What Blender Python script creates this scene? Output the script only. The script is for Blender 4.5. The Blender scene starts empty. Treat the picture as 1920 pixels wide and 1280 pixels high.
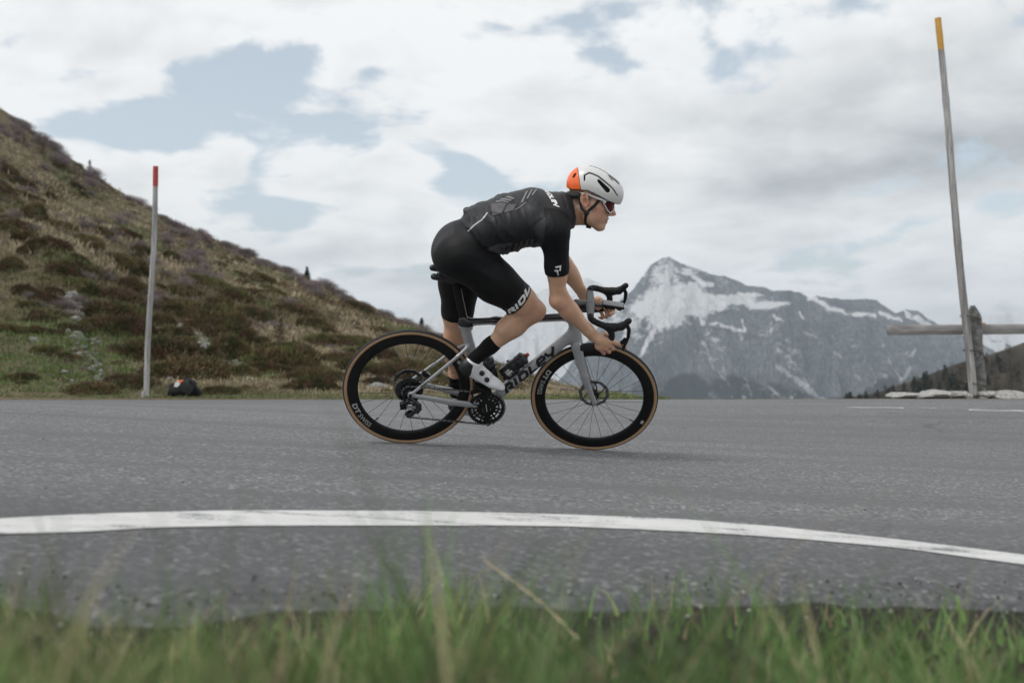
import bpy, bmesh, math, random
import numpy as np
from mathutils import Matrix, Vector
from mathutils.bvhtree import BVHTree

sc = bpy.context.scene
COL = sc.collection
rng = np.random.default_rng(7)
random.seed(7)
rad = math.radians

# ------------------------------------------------------------------ camera
CAM_H = 0.382
cam_d = bpy.data.cameras.new('camera')
cam = bpy.data.objects.new('camera', cam_d)
COL.objects.link(cam)
cam_d.sensor_width = 36.0
cam_d.lens = 35.0
cam.location = (0.0, 0.0, CAM_H)
cam.rotation_euler = (rad(90.0 + 1.69), 0.0, 0.0)
cam_d.clip_start = 0.05
cam_d.clip_end = 60000.0
cam_d.dof.use_dof = True
cam_d.dof.focus_distance = 5.05
cam_d.dof.aperture_fstop = 2.7
sc.camera = cam

# ------------------------------------------------------------------ sky, sun, exposure
SUN_EL, SUN_AZ = rad(56.0), rad(236.0)      # azimuth clockwise from +Y: high, to the left and a little behind the camera
world = bpy.data.worlds.new('World')
sc.world = world
world.use_nodes = True


def build_world():
    nt = world.node_tree
    nt.nodes.clear()
    N = nt.nodes.new
    Lk = nt.links.new

    def math_(op, a, b=None, c=None):
        n = N('ShaderNodeMath')
        n.operation = op
        for i, v in enumerate((a, b, c)):
            if v is None:
                continue
            if isinstance(v, (int, float)):
                n.inputs[i].default_value = v
            else:
                Lk(v, n.inputs[i])
        return n.outputs[0]

    def noise(vec, scale, detail, rough=0.55, dist=0.0):
        n = N('ShaderNodeTexNoise')
        n.inputs['Scale'].default_value = scale
        n.inputs['Detail'].default_value = detail
        n.inputs['Roughness'].default_value = rough
        n.inputs['Distortion'].default_value = dist
        Lk(vec, n.inputs['Vector'])
        return n.outputs['Fac']

    def smooth(x, lo, hi):
        n = N('ShaderNodeMapRange')
        n.interpolation_type = 'SMOOTHSTEP'
        n.inputs['From Min'].default_value = lo
        n.inputs['From Max'].default_value = hi
        Lk(x, n.inputs['Value'])
        return n.outputs[0]

    sky = N('ShaderNodeTexSky')
    sky.sky_type = 'NISHITA'
    sky.sun_disc = False
    sky.sun_elevation = SUN_EL
    sky.sun_rotation = SUN_AZ
    sky.air_density = 1.0
    sky.dust_density = 2.5
    sky.ozone_density = 1.0
    tc = N('ShaderNodeTexCoord')
    sep = N('ShaderNodeSeparateXYZ')
    Lk(tc.outputs['Generated'], sep.inputs[0])
    X, Y, Z = sep.outputs
    zz = math_('MAXIMUM', Z, 0.0)
    den = math_('ADD', zz, 0.22)
    comb = N('ShaderNodeCombineXYZ')
    Lk(math_('DIVIDE', X, den), comb.inputs[0])
    Lk(math_('DIVIDE', Y, den), comb.inputs[1])
    comb.inputs[2].default_value = 3.7
    P = comb.outputs[0]
    # cloud cover: broken cumulus under a high veil
    big = noise(P, 0.85, 3.0, 0.5, 0.3)
    mid = noise(P, 2.5, 7.0, 0.60, 0.30)
    # where the banks of cloud stand and where they part: bearing and elevation, mirrored behind the camera
    ya = math_('MAXIMUM', math_('ABSOLUTE', Y), 0.25)
    U = math_('DIVIDE', X, ya)
    Vv = math_('DIVIDE', Z, ya)
    wob = math_('MULTIPLY', math_('SUBTRACT', big, 0.5), 0.10)
    U = math_('ADD', U, wob)

    def bank(px, py, rx, ry, amp):
        a = math_('MULTIPLY', math_('SUBTRACT', U, (px - 960.0) / 1867.0), 1867.0 / rx)
        b = math_('MULTIPLY', math_('SUBTRACT', Vv, (695.0 - py) / 1867.0), 1867.0 / ry)
        r2 = math_('ADD', math_('MULTIPLY', a, a), math_('MULTIPLY', b, b))
        return math_('MULTIPLY', math_('POWER', 2.718, math_('MULTIPLY', r2, -1.0)), amp)

    def total(lst):
        t = lst[0]
        for q in lst[1:]:
            t = math_('ADD', t, q)
        return t
    gap = total([bank(330, 190, 230, 70, 0.20), bank(450, 110, 130, 60, 0.18), bank(130, 240, 200, 35, 0.16), bank(30, 140, 120, 30, 0.08), bank(845, 310, 75, 60, 0.15), bank(640, 240, 150, 30, 0.11),
                 bank(470, 350, 90, 40, 0.12), bank(520, 430, 60, 60, 0.12), bank(640, 385, 160, 25, 0.10), bank(700, 490, 110, 30, 0.12), bank(760, 545, 60, 30, 0.10), bank(740, 130, 60, 22, 0.10), bank(1480, 500, 60, 20, 0.08)])
    def puffs(vec, warp, scale):
        # cauliflower heads: rounded cells on a warped grid
        m = N('ShaderNodeVectorMath')
        m.operation = 'MULTIPLY_ADD'
        Lk(warp, m.inputs[0])
        m.inputs[1].default_value = (1.1 / scale,) * 3
        Lk(vec, m.inputs[2])
        v = N('ShaderNodeTexVoronoi')
        v.feature = 'F1'
        v.inputs['Scale'].default_value = scale
        Lk(m.outputs[0], v.inputs['Vector'])
        return math_('SUBTRACT', 0.85, math_('MULTIPLY', v.outputs['Distance'], 0.75))
    ang = N('ShaderNodeCombineXYZ')
    Lk(U, ang.inputs[0])
    Lk(math_('MULTIPLY', Vv, 1.5), ang.inputs[1])
    ang.inputs[2].default_value = 1.3
    A2 = ang.outputs[0]
    offa = N('ShaderNodeVectorMath')
    offa.operation = 'ADD'
    Lk(A2, offa.inputs[0])
    offa.inputs[1].default_value = (-0.012, 0.030, 0.0)
    wn = N('ShaderNodeTexNoise')
    wn.inputs['Scale'].default_value = 8.0
    wn.inputs['Detail'].default_value = 4.0
    Lk(A2, wn.inputs['Vector'])
    WP = wn.outputs['Color']
    pa = puffs(A2, WP, 9.0)
    pf = math_('ADD', math_('MULTIPLY', pa, 0.65), math_('MULTIPLY', puffs(A2, WP, 21.0), 0.35))
    pf2 = puffs(offa.outputs[0], WP, 9.0)
    dens = math_('ADD', math_('MULTIPLY', mid, 0.70), math_('MULTIPLY', pf, 0.32))
    dens = math_('SUBTRACT', math_('ADD', dens, 0.075), math_('MULTIPLY', gap, 0.92))
    mask = smooth(dens, 0.428, 0.512)
    # relief: compare the cloud's thickness with that a little way towards the sun
    offv = N('ShaderNodeVectorMath')
    offv.operation = 'ADD'
    Lk(P, offv.inputs[0])
    offv.inputs[1].default_value = (-0.07, -0.10, 0.0)
    mid2 = noise(offv.outputs[0], 2.5, 4.0, 0.60, 0.30)
    relief = math_('ADD', math_('MULTIPLY', math_('SUBTRACT', mid, mid2), 0.7), math_('MULTIPLY', math_('SUBTRACT', pf2, pa), 0.32))
    big2 = noise(P, 1.25, 5.0, 0.55, 0.5)
    veil = math_('ADD', math_('MULTIPLY', mask, 0.83), 0.17)
    # cloud brightness: sunlit tops and greyer bellies
    shade = big2
    dark = total([bank(1800, 285, 380, 95, 0.55), bank(1500, 340, 300, 55, 0.25), bank(1900, 120, 330, 150, 0.50), bank(1250, 300, 300, 70, 0.16), bank(1500, 150, 300, 100, 0.14)])
    soft = math_('MULTIPLY', smooth(shade, 0.42, 0.72), 0.16)
    dk = math_('ADD', math_('MULTIPLY', dark, math_('ADD', math_('MULTIPLY', shade, 1.1), 0.25)), soft)
    dk = math_('ADD', dk, math_('MULTIPLY', relief, 1.5))
    dk = math_('ADD', dk, math_('MULTIPLY', smooth(big2, 0.46, 0.66), 0.20))
    dk = math_('MINIMUM', math_('MAXIMUM', dk, 0.0), 1.0)
    mix_c = N('ShaderNodeMix')
    mix_c.data_type = 'RGBA'
    mix_c.inputs['A'].default_value = (0.775, 0.785, 0.788, 1)
    mix_c.inputs['B'].default_value = (0.33, 0.355, 0.375, 1)
    Lk(dk, mix_c.inputs['Factor'])
    hsv = N('ShaderNodeHueSaturation')
    hsv.inputs['Saturation'].default_value = 0.62
    hsv.inputs['Value'].default_value = 1.0
    hsv.inputs['Hue'].default_value = 0.482
    Lk(sky.outputs[0], hsv.inputs['Color'])
    bg1 = N('ShaderNodeBackground')
    bg1.inputs['Strength'].default_value = 0.135
    Lk(hsv.outputs[0], bg1.inputs['Color'])
    bg2 = N('ShaderNodeBackground')
    bg2.inputs['Strength'].default_value = 1.0
    Lk(mix_c.outputs['Result'], bg2.inputs['Color'])
    ms = N('ShaderNodeMixShader')
    Lk(veil, ms.inputs[0])
    Lk(bg1.outputs[0], ms.inputs[1])
    Lk(bg2.outputs[0], ms.inputs[2])
    out = N('ShaderNodeOutputWorld')
    Lk(ms.outputs[0], out.inputs['Surface'])


build_world()
world.cycles.sampling_method = 'MANUAL'
world.cycles.sample_map_resolution = 512
sun_d = bpy.data.lights.new('sun', 'SUN')
sun_d.energy = 1.5
sun_d.angle = rad(11.0)
sun_d.color = (1.0, 0.97, 0.93)
sun = bpy.data.objects.new('sun', sun_d)
COL.objects.link(sun)
_sd = Vector((math.sin(SUN_AZ) * math.cos(SUN_EL), math.cos(SUN_AZ) * math.cos(SUN_EL), math.sin(SUN_EL)))
sun.rotation_euler = (-_sd).to_track_quat('-Z', 'Y').to_euler()
sc.view_settings.view_transform = 'Standard'
sc.view_settings.look = 'None'
sc.view_settings.exposure = 0.36
sc.view_settings.gamma = 1.0
sc.cycles.use_denoising = True
sc.cycles.max_bounces = 4
sc.cycles.diffuse_bounces = 2
sc.cycles.glossy_bounces = 2
sc.cycles.transmission_bounces = 2
sc.cycles.volume_bounces = 0
sc.cycles.transparent_max_bounces = 8


# ------------------------------------------------------------------ helpers: materials
def new_mat(name):
    m = bpy.data.materials.new(name)
    m.use_nodes = True
    nt = m.node_tree
    return m, nt, nt.nodes['Principled BSDF']


def mix_rgb(nt, fac, a, b, blend='MIX'):
    n = nt.nodes.new('ShaderNodeMix')
    n.data_type = 'RGBA'
    n.blend_type = blend
    for key, v in (('Factor', fac), ('A', a), ('B', b)):
        sock = n.inputs[key] if key == 'Factor' else [s for s in n.inputs if s.name == key and s.type == 'RGBA'][0]
        if isinstance(v, (int, float)):
            sock.default_value = v
        elif isinstance(v, tuple):
            sock.default_value = v if len(v) == 4 else (*v, 1)
        else:
            nt.links.new(v, sock)
    return [s for s in n.outputs if s.type == 'RGBA'][0]


def tex_noise(nt, scale, detail=4, rough=0.55, coord='Object', vec=None, stretch=None, dist=0.0):
    n = nt.nodes.new('ShaderNodeTexNoise')
    n.inputs['Scale'].default_value = scale
    n.inputs['Detail'].default_value = detail
    n.inputs['Roughness'].default_value = rough
    n.inputs['Distortion'].default_value = dist
    if vec is None:
        tc = nt.nodes.new('ShaderNodeTexCoord')
        vec = tc.outputs[coord]
    if stretch:
        mp = nt.nodes.new('ShaderNodeMapping')
        mp.inputs['Scale'].default_value = stretch
        nt.links.new(vec, mp.inputs['Vector'])
        vec = mp.outputs[0]
    nt.links.new(vec, n.inputs['Vector'])
    return n.outputs['Fac']


def ramp(nt, fac, stops, interp='LINEAR'):
    n = nt.nodes.new('ShaderNodeValToRGB')
    cr = n.color_ramp
    cr.interpolation = interp
    while len(cr.elements) < len(stops):
        cr.elements.new(0.5)
    for e, (p, c) in zip(cr.elements, stops):
        e.position = p
        e.color = (c, c, c, 1) if isinstance(c, (int, float)) else (*c, 1)
    nt.links.new(fac, n.inputs[0])
    return n.outputs[0]


def add_bump(nt, bsdf, height, strength, dist=0.01, normal=None):
    b = nt.nodes.new('ShaderNodeBump')
    b.inputs['Strength'].default_value = strength
    b.inputs['Distance'].default_value = dist
    nt.links.new(height, b.inputs['Height'])
    if normal is not None:
        nt.links.new(normal, b.inputs['Normal'])
    nt.links.new(b.outputs[0], bsdf.inputs['Normal'])
    return b.outputs[0]


def simple_mat(name, col, rough=0.5, metal=0.0, var=0.12, scale=30.0, bump=0.0, coat=0.0, spec=0.5, sheen=0.0):
    m, nt, b = new_mat(name)
    f = tex_noise(nt, scale, 5)
    lo = tuple(c * (1 - var) for c in col)
    hi = tuple(min(1, c * (1 + var)) for c in col)
    nt.links.new(mix_rgb(nt, f, lo, hi), b.inputs['Base Color'])
    b.inputs['Roughness'].default_value = rough
    b.inputs['Metallic'].default_value = metal
    b.inputs['Specular IOR Level'].default_value = spec
    b.inputs['Coat Weight'].default_value = coat
    b.inputs['Sheen Weight'].default_value = sheen
    r2 = tex_noise(nt, scale * 0.6, 3)
    mr = nt.nodes.new('ShaderNodeMapRange')
    mr.inputs['To Min'].default_value = max(0.02, rough - 0.08)
    mr.inputs['To Max'].default_value = min(1.0, rough + 0.08)
    nt.links.new(r2, mr.inputs['Value'])
    nt.links.new(mr.outputs[0], b.inputs['Roughness'])
    if bump:
        add_bump(nt, b, tex_noise(nt, scale * 5, 3), bump, 0.002)
    return m


def fabric(name, col, rough=0.62, weave=900, crease=0.25, sheen=0.25, var=0.18, crease_scale=26, spec=0.35):
    m, nt, b = new_mat(name)
    f = tex_noise(nt, 9, 4)
    nt.links.new(mix_rgb(nt, f, tuple(c * (1 - var) for c in col), tuple(c * (1 + var) for c in col)), b.inputs['Base Color'])
    b.inputs['Roughness'].default_value = rough
    b.inputs['Sheen Weight'].default_value = sheen
    b.inputs['Sheen Roughness'].default_value = 0.4
    b.inputs['Specular IOR Level'].default_value = spec
    n1 = add_bump(nt, b, tex_noise(nt, crease_scale, 3, 0.5, stretch=(1.0, 0.35, 1.0)), crease, 0.006)
    add_bump(nt, b, tex_noise(nt, weave, 2), 0.12, 0.0008, n1)
    return m


# ------------------------------------------------------------------ helpers: objects
def tag(o, label=None, cat=None, group=None, kind=None):
    if label:
        o['label'] = label
    if cat:
        o['category'] = cat
    if group:
        o['group'] = group
    if kind:
        o['kind'] = kind
    return o


def empty(name, loc=(0, 0, 0), mat=None):
    o = bpy.data.objects.new(name, None)
    o.empty_display_size = 0.1
    COL.objects.link(o)
    if mat is not None:
        o.matrix_world = mat
    else:
        o.location = loc
    return o


def mesh_data(name, V, F, mats=(), mi=None, smooth=True):
    me = bpy.data.meshes.new(name)
    V = np.asarray(V, dtype=np.float32)
    if isinstance(F, np.ndarray) and F.ndim == 2:
        n, k = F.shape
        me.vertices.add(len(V))
        me.vertices.foreach_set('co', V.ravel())
        me.loops.add(n * k)
        me.loops.foreach_set('vertex_index', F.astype(np.int32).ravel())
        me.polygons.add(n)
        me.polygons.foreach_set('loop_start', np.arange(0, n * k, k, dtype=np.int32))
        me.update(calc_edges=True)
    else:
        me.from_pydata([tuple(v) for v in V], [], [tuple(f) for f in F])
        me.update()
    me.polygons.foreach_set('use_smooth', np.full(len(me.polygons), bool(smooth)))
    for m in (mats if isinstance(mats, (list, tuple)) else [mats]):
        me.materials.append(m)
    if mi is not None:
        me.polygons.foreach_set('material_index', np.asarray(mi, dtype=np.int32))
    me.validate()
    return me


def link(name, me, parent=None, matrix=None):
    o = bpy.data.objects.new(name, me)
    COL.objects.link(o)
    if parent is not None:
        o.parent = parent
    if matrix is not None:
        o.matrix_local = matrix
    return o


def mobj(name, V, F, mats, parent=None, smooth=True, mi=None):
    return link(name, mesh_data(name, V, F, mats, mi, smooth), parent)


class MB:
    """Collects shapes; build() links them as one mesh object."""

    def __init__(self):
        self.V, self.F, self.M, self.n = [], [], [], 0

    def add(self, V, F, mi=0):
        V = np.asarray(V, float)
        self.V.append(V)
        for f in F:
            self.F.append(tuple(int(i) + self.n for i in f))
            self.M.append(mi)
        self.n += len(V)
        return self

    def box(self, c, s, R=None, mi=0, bev=0.0):
        sx, sy, sz = [v / 2 for v in s]
        if bev <= 0:
            P = np.array([(x, y, z) for x in (-sx, sx) for y in (-sy, sy) for z in (-sz, sz)])
            F = [(0, 1, 3, 2), (4, 6, 7, 5), (0, 4, 5, 1), (2, 3, 7, 6), (0, 2, 6, 4), (1, 5, 7, 3)]
        else:
            bm = bmesh.new()
            bmesh.ops.create_cube(bm, size=1.0)
            bmesh.ops.scale(bm, vec=s, verts=bm.verts)
            bmesh.ops.bevel(bm, geom=list(bm.edges), offset=bev, segments=2, affect='EDGES', profile=0.6)
            bm.verts.index_update()
            P = np.array([v.co[:] for v in bm.verts])
            F = [[v.index for v in f.verts] for f in bm.faces]
            bm.free()
        if R is not None:
            P = P @ np.asarray(R).T
        return self.add(P + np.asarray(c), F, mi)

    def tube(self, pts, rads, seg=10, flat=None, up=(0, 1, 0), mi=0, closed=False, caps=True):
        """Sweep; rads scalar/list of (in-plane) radius, flat: scale of the section along `up` (lateral)."""
        P = np.asarray(pts, float)
        n = len(P)
        rr = np.full(n, rads, float) if np.isscalar(rads) else np.asarray(rads, float)
        fl = np.ones(n) if flat is None else (np.full(n, flat, float) if np.isscalar(flat) else np.asarray(flat, float))
        if closed:
            T = np.roll(P, -1, 0) - np.roll(P, 1, 0)
        else:
            T = np.gradient(P, axis=0)
        T /= np.linalg.norm(T, axis=1)[:, None] + 1e-12
        U = np.tile(np.asarray(up, float), (n, 1))
        U = U - (U * T).sum(1)[:, None] * T
        bad = np.linalg.norm(U, axis=1) < 1e-3
        U[bad] = np.cross(T[bad], (1, 0.01, 0.02))
        U /= np.linalg.norm(U, axis=1)[:, None]
        W = np.cross(T, U)
        a = np.arange(seg) / seg * 2 * np.pi
        V = P[:, None] + rr[:, None, None] * (np.cos(a)[None, :, None] * W[:, None] + np.sin(a)[None, :, None] * U[:, None] * fl[:, None, None])
        V = V.reshape(-1, 3)
        F = []
        m = n if closed else n - 1
        for i in range(m):
            j = (i + 1) % n
            for k in range(seg):
                k2 = (k + 1) % seg
                F.append((i * seg + k, i * seg + k2, j * seg + k2, j * seg + k))
        if caps and not closed:
            F.append(tuple(range(seg))[::-1])
            F.append(tuple((n - 1) * seg + k for k in range(seg)))
        return self.add(V, F, mi)

    def lathe(self, prof, c, axis='y', seg=64, mi=None, a0=0.0, closed_prof=False):
        """prof: list of (r, h) along the axis through c."""
        pr = np.asarray(prof, float)
        n = len(pr)
        a = a0 + np.arange(seg) / seg * 2 * np.pi
        ca, sa = np.cos(a), np.sin(a)
        r, h = pr[:, 0], pr[:, 1]
        if axis == 'y':
            V = np.stack([np.outer(ca, r), np.tile(h, (seg, 1)), np.outer(sa, r)], -1)
        elif axis == 'z':
            V = np.stack([np.outer(ca, r), np.outer(sa, r), np.tile(h, (seg, 1))], -1)
        else:
            V = np.stack([np.tile(h, (seg, 1)), np.outer(ca, r), np.outer(sa, r)], -1)
        V = V.reshape(-1, 3) + np.asarray(c)
        m = n if closed_prof else n - 1
        base = self.n
        self.V.append(V)
        for i in range(seg):
            j = (i + 1) % seg
            for k in range(m):
                k2 = (k + 1) % n
                self.F.append((base + i * n + k, base + i * n + k2, base + j * n + k2, base + j * n + k))
                self.M.append(0 if mi is None else (mi if np.isscalar(mi) else mi[k]))
        self.n += len(V)
        return self

    def prism(self, poly, y0, y1, mi=0, R=None, c=(0, 0, 0)):
        """poly in (x, z), extruded along y from y0 to y1."""
        p = np.asarray(poly, float)
        n = len(p)
        V = np.concatenate([np.stack([p[:, 0], np.full(n, y0), p[:, 1]], 1), np.stack([p[:, 0], np.full(n, y1), p[:, 1]], 1)])
        if R is not None:
            V = V @ np.asarray(R).T
        F = [tuple(range(n)), tuple(range(2 * n - 1, n - 1, -1))] + [(i, i + n, (i + 1) % n + n, (i + 1) % n) for i in range(n)]
        return self.add(V + np.asarray(c), F, mi)

    def xf(self, M):
        M = np.asarray(M)
        self.V = [v @ M[:3, :3].T + M[:3, 3] for v in self.V]
        return self

    def build(self, name, mats, parent=None, smooth=True, fixn=True):
        V = np.concatenate(self.V)
        me = mesh_data(name, V, self.F, mats, self.M, smooth)
        if fixn:
            bm = bmesh.new()
            bm.from_mesh(me)
            bmesh.ops.recalc_face_normals(bm, faces=bm.faces)
            bm.to_mesh(me)
            bm.free()
        if smooth:
            try:
                me.set_sharp_from_angle(angle=rad(40))
            except Exception:
                pass
        return link(name, me, parent)


# ------------------------------------------------------------------ helpers: signed-distance modelling
def cone(a, b, ra, rb, k=0.02, sy=1.0, op=1):
    return ('c', np.array(a, float), np.array(b, float), ra, rb, k, sy, op)


def ell(c, r, k=0.02, R=None, op=1):
    return ('e', np.array(c, float), np.array(r, float), None if R is None else np.asarray(R, float), 0, k, 1.0, op)


def field(prims, lo, hi, h, pad=0.05):
    lo, hi = np.asarray(lo, float), np.asarray(hi, float)
    ax = [np.arange(lo[i], hi[i] + h * 0.5, h) for i in range(3)]
    F = np.full([len(a) for a in ax], 0.06, np.float32)
    for kind, A, B, ra, rb, k, sy, op in prims:
        if kind == 'c':
            rm = max(ra, rb)
            ext = np.array([rm, rm * sy, rm]) + pad
            b0, b1 = np.minimum(A, B) - ext, np.maximum(A, B) + ext
        else:
            ext = max(B) + pad
            b0, b1 = A - ext, A + ext
        ix = []
        for i in range(3):
            s = max(0, int(np.floor((b0[i] - lo[i]) / h)))
            e = min(len(ax[i]), int(np.ceil((b1[i] - lo[i]) / h)) + 1)
            ix.append(slice(s, e))
        if any(s.stop <= s.start for s in ix):
            continue
        x = ax[0][ix[0]].astype(np.float32)[:, None, None]
        y = ax[1][ix[1]].astype(np.float32)[None, :, None]
        z = ax[2][ix[2]].astype(np.float32)[None, None, :]
        if kind == 'c':
            a = A.copy()
            b = B.copy()
            # lateral flattening about the segment's own mid-plane
            yc = 0.5 * (a[1] + b[1])
            ab = b - a
            ab[1] /= sy
            px, py, pz = x - a[0], (y - yc) / sy - (a[1] - yc) / sy, z - a[2]
            t = np.clip((px * ab[0] + py * ab[1] + pz * ab[2]) / max(1e-9, ab @ ab), 0, 1)
            d = np.sqrt((px - t * ab[0]) ** 2 + (py - t * ab[1]) ** 2 + (pz - t * ab[2]) ** 2) - (ra + t * (rb - ra))
        else:
            px, py, pz = x - A[0], y - A[1], z - A[2]
            if ra is not None:
                R = ra
                qx = px * R[0, 0] + py * R[1, 0] + pz * R[2, 0]
                qy = px * R[0, 1] + py * R[1, 1] + pz * R[2, 1]
                qz = px * R[0, 2] + py * R[1, 2] + pz * R[2, 2]
            else:
                qx, qy, qz = px, py, pz
            k0 = np.sqrt((qx / B[0]) ** 2 + (qy / B[1]) ** 2 + (qz / B[2]) ** 2)
            k1 = np.sqrt((qx / B[0] ** 2) ** 2 + (qy / B[1] ** 2) ** 2 + (qz / B[2] ** 2) ** 2) + 1e-9
            d = k0 * (k0 - 1) / k1
        S = tuple(ix)
        f = F[S]
        if op > 0:
            hh = np.clip(0.5 + 0.5 * (f - d) / k, 0, 1)
            F[S] = f * (1 - hh) + d * hh - k * hh * (1 - hh)
        else:
            hh = np.clip(0.5 - 0.5 * (f + d) / k, 0, 1)
            F[S] = f * (1 - hh) - d * hh + k * hh * (1 - hh)
    return F, ax


def nets(F, ax, relax=1):
    """Naive surface nets -> vertices, quads."""
    inside = F < 0
    nx, ny, nz = F.shape
    cnt = np.zeros((nx - 1, ny - 1, nz - 1), np.int8)
    for i in (0, 1):
        for j in (0, 1):
            for k in (0, 1):
                cnt += inside[i:nx - 1 + i, j:ny - 1 + j, k:nz - 1 + k]
    act = (cnt > 0) & (cnt < 8)
    I, J, K = np.nonzero(act)
    idx = np.full(act.shape, -1, np.int64)
    idx[I, J, K] = np.arange(len(I))
    acc = np.zeros((len(I), 3))
    num = np.zeros(len(I))
    for d in range(3):
        for u in (0, 1):
            for v in (0, 1):
                o = [0, 0, 0]
                e = [(d + 1) % 3, (d + 2) % 3]
                o[e[0]], o[e[1]] = u, v
                o2 = list(o)
                o2[d] = 1
                f0 = F[I + o[0], J + o[1], K + o[2]]
                f1 = F[I + o2[0], J + o2[1], K + o2[2]]
                m = (f0 < 0) != (f1 < 0)
                t = np.where(m, f0 / np.where(m, f0 - f1, 1), 0)
                p = np.array(o, float)[None] + np.zeros((len(I), 3))
                p[:, d] += t
                acc[m] += p[m]
                num[m] += 1
    acc /= num[:, None]
    h = ax[0][1] - ax[0][0]
    V = (np.stack([I, J, K], 1) + acc) * h + np.array([a[0] for a in ax])
    quads = []
    for d in range(3):
        e1, e2 = (d + 1) % 3, (d + 2) % 3
        sl0 = [slice(None)] * 3
        sl1 = [slice(None)] * 3
        sl0[d] = slice(0, -1)
        sl1[d] = slice(1, None)
        for s in (sl0, sl1):
            s[e1] = slice(1, -1)
            s[e2] = slice(1, -1)
        a, b = inside[tuple(sl0)], inside[tuple(sl1)]
        for flip, mm in ((False, a & ~b), (True, ~a & b)):
            G = np.array(np.nonzero(mm))
            if G.shape[1] == 0:
                continue
            G[e1] += 1
            G[e2] += 1
            c = []
            for (u, v) in ((-1, -1), (0, -1), (0, 0), (-1, 0)):
                q = G.copy()
                q[e1] += u
                q[e2] += v
                c.append(idx[q[0], q[1], q[2]])
            Q = np.stack(c, 1)
            quads.append(Q[:, ::-1] if flip else Q)
    Q = np.concatenate(quads) if quads else np.zeros((0, 4), int)
    Q = Q[(Q >= 0).all(1)]
    for _ in range(relax):
        V = lap(V, Q, 0.5)
    return V, Q


def lap(V, Q, w=0.5):
    S = np.zeros_like(V)
    n = np.zeros(len(V))
    for a, b in ((0, 1), (1, 2), (2, 3), (3, 0)):
        for p, q in ((a, b), (b, a)):
            for d in range(3):
                S[:, d] += np.bincount(Q[:, p], weights=V[Q[:, q], d], minlength=len(V))
            n += np.bincount(Q[:, p], minlength=len(V))
    n[n == 0] = 1
    return V * (1 - w) + w * S / n[:, None]


def vnormals(V, Q):
    n = np.cross(V[Q[:, 2]] - V[Q[:, 0]], V[Q[:, 3]] - V[Q[:, 1]])
    S = np.zeros_like(V)
    for c in range(4):
        for d in range(3):
            S[:, d] += np.bincount(Q[:, c], weights=n[:, d], minlength=len(V))
    return S / (np.linalg.norm(S, axis=1)[:, None] + 1e-12)


def trim(V, Q, keep_face):
    Q = Q[keep_face]
    u, inv = np.unique(Q, return_inverse=True)
    return V[u], inv.reshape(Q.shape)


_G = rng.random((64, 64, 64)).astype(np.float32)


def vnoise(P, scale, octaves=3, seed=0, gain=0.5):
    """Smooth value noise in [-1, 1] at points P (n, 3) (n, 2 also works)."""
    P = np.asarray(P, float)
    if P.shape[1] == 2:
        P = np.concatenate([P, np.zeros((len(P), 1))], 1)
    out = np.zeros(len(P))
    amp, tot = 1.0, 0.0
    for o in range(octaves):
        q = P * scale * 2 ** o + 17.3 * (seed + 1) + 5.1 * o
        i = np.floor(q).astype(int)
        f = q - i
        f = f * f * (3 - 2 * f)
        v = 0
        for a in (0, 1):
            for b in (0, 1):
                for c in (0, 1):
                    w = (f[:, 0] if a else 1 - f[:, 0]) * (f[:, 1] if b else 1 - f[:, 1]) * (f[:, 2] if c else 1 - f[:, 2])
                    v = v + w * _G[(i[:, 0] + a) % 64, (i[:, 1] + b) % 64, (i[:, 2] + c) % 64]
        out += amp * (v * 2 - 1)
        tot += amp
        amp *= gain
    return out / tot


def sstep(x, a, b):
    t = np.clip((x - a) / (b - a), 0, 1)
    return t * t * (3 - 2 * t)


# ------------------------------------------------------------------ helpers: lettering
def text_mesh(body, size=1.0, bold=0.0, shear=0.0, xs=1.0):
    cu = bpy.data.curves.new('lettering', 'FONT')
    cu.body = body
    cu.size = size
    cu.offset = bold
    cu.shear = shear
    cu.resolution_u = 3
    cu.align_x = 'LEFT'
    ob = bpy.data.objects.new('lettering', cu)
    COL.objects.link(ob)
    bpy.context.view_layer.update()
    dg = bpy.context.evaluated_depsgraph_get()
    me = bpy.data.meshes.new_from_object(ob.evaluated_get(dg))
    bpy.data.objects.remove(ob)
    bm = bmesh.new()
    bm.from_mesh(me)
    bmesh.ops.triangulate(bm, faces=bm.faces)
    bm.verts.index_update()
    V = np.array([v.co[:] for v in bm.verts])
    F = [[v.index for v in f.verts] for f in bm.faces]
    bm.free()
    V[:, 0] *= xs
    return V, F


def stroke_text(strokes, wid):
    """strokes: list of polylines in letter units -> mitred flat ribbons (V 2D, F)."""
    V, F = [], []
    for st in strokes:
        p = np.asarray(st, float)
        T = np.gradient(p, axis=0)
        segs = np.diff(p, axis=0)
        segs /= np.linalg.norm(segs, axis=1)[:, None]
        nrm = np.stack([-segs[:, 1], segs[:, 0]], 1)
        b = len(V)
        for i in range(len(p)):
            if i == 0:
                m = nrm[0]
            elif i == len(p) - 1:
                m = nrm[-1]
            else:
                m = nrm[i - 1] + nrm[i]
                m = m / (np.linalg.norm(m) + 1e-9)
                m = m / max(0.5, m @ nrm[i])
            V.append(p[i] + m * wid / 2)
            V.append(p[i] - m * wid / 2)
        for i in range(len(p) - 1):
            F.append((b + 2 * i, b + 2 * i + 1, b + 2 * i + 3, b + 2 * i + 2))
    V = np.array(V)
    return np.concatenate([V, np.zeros((len(V), 1))], 1), F


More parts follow.
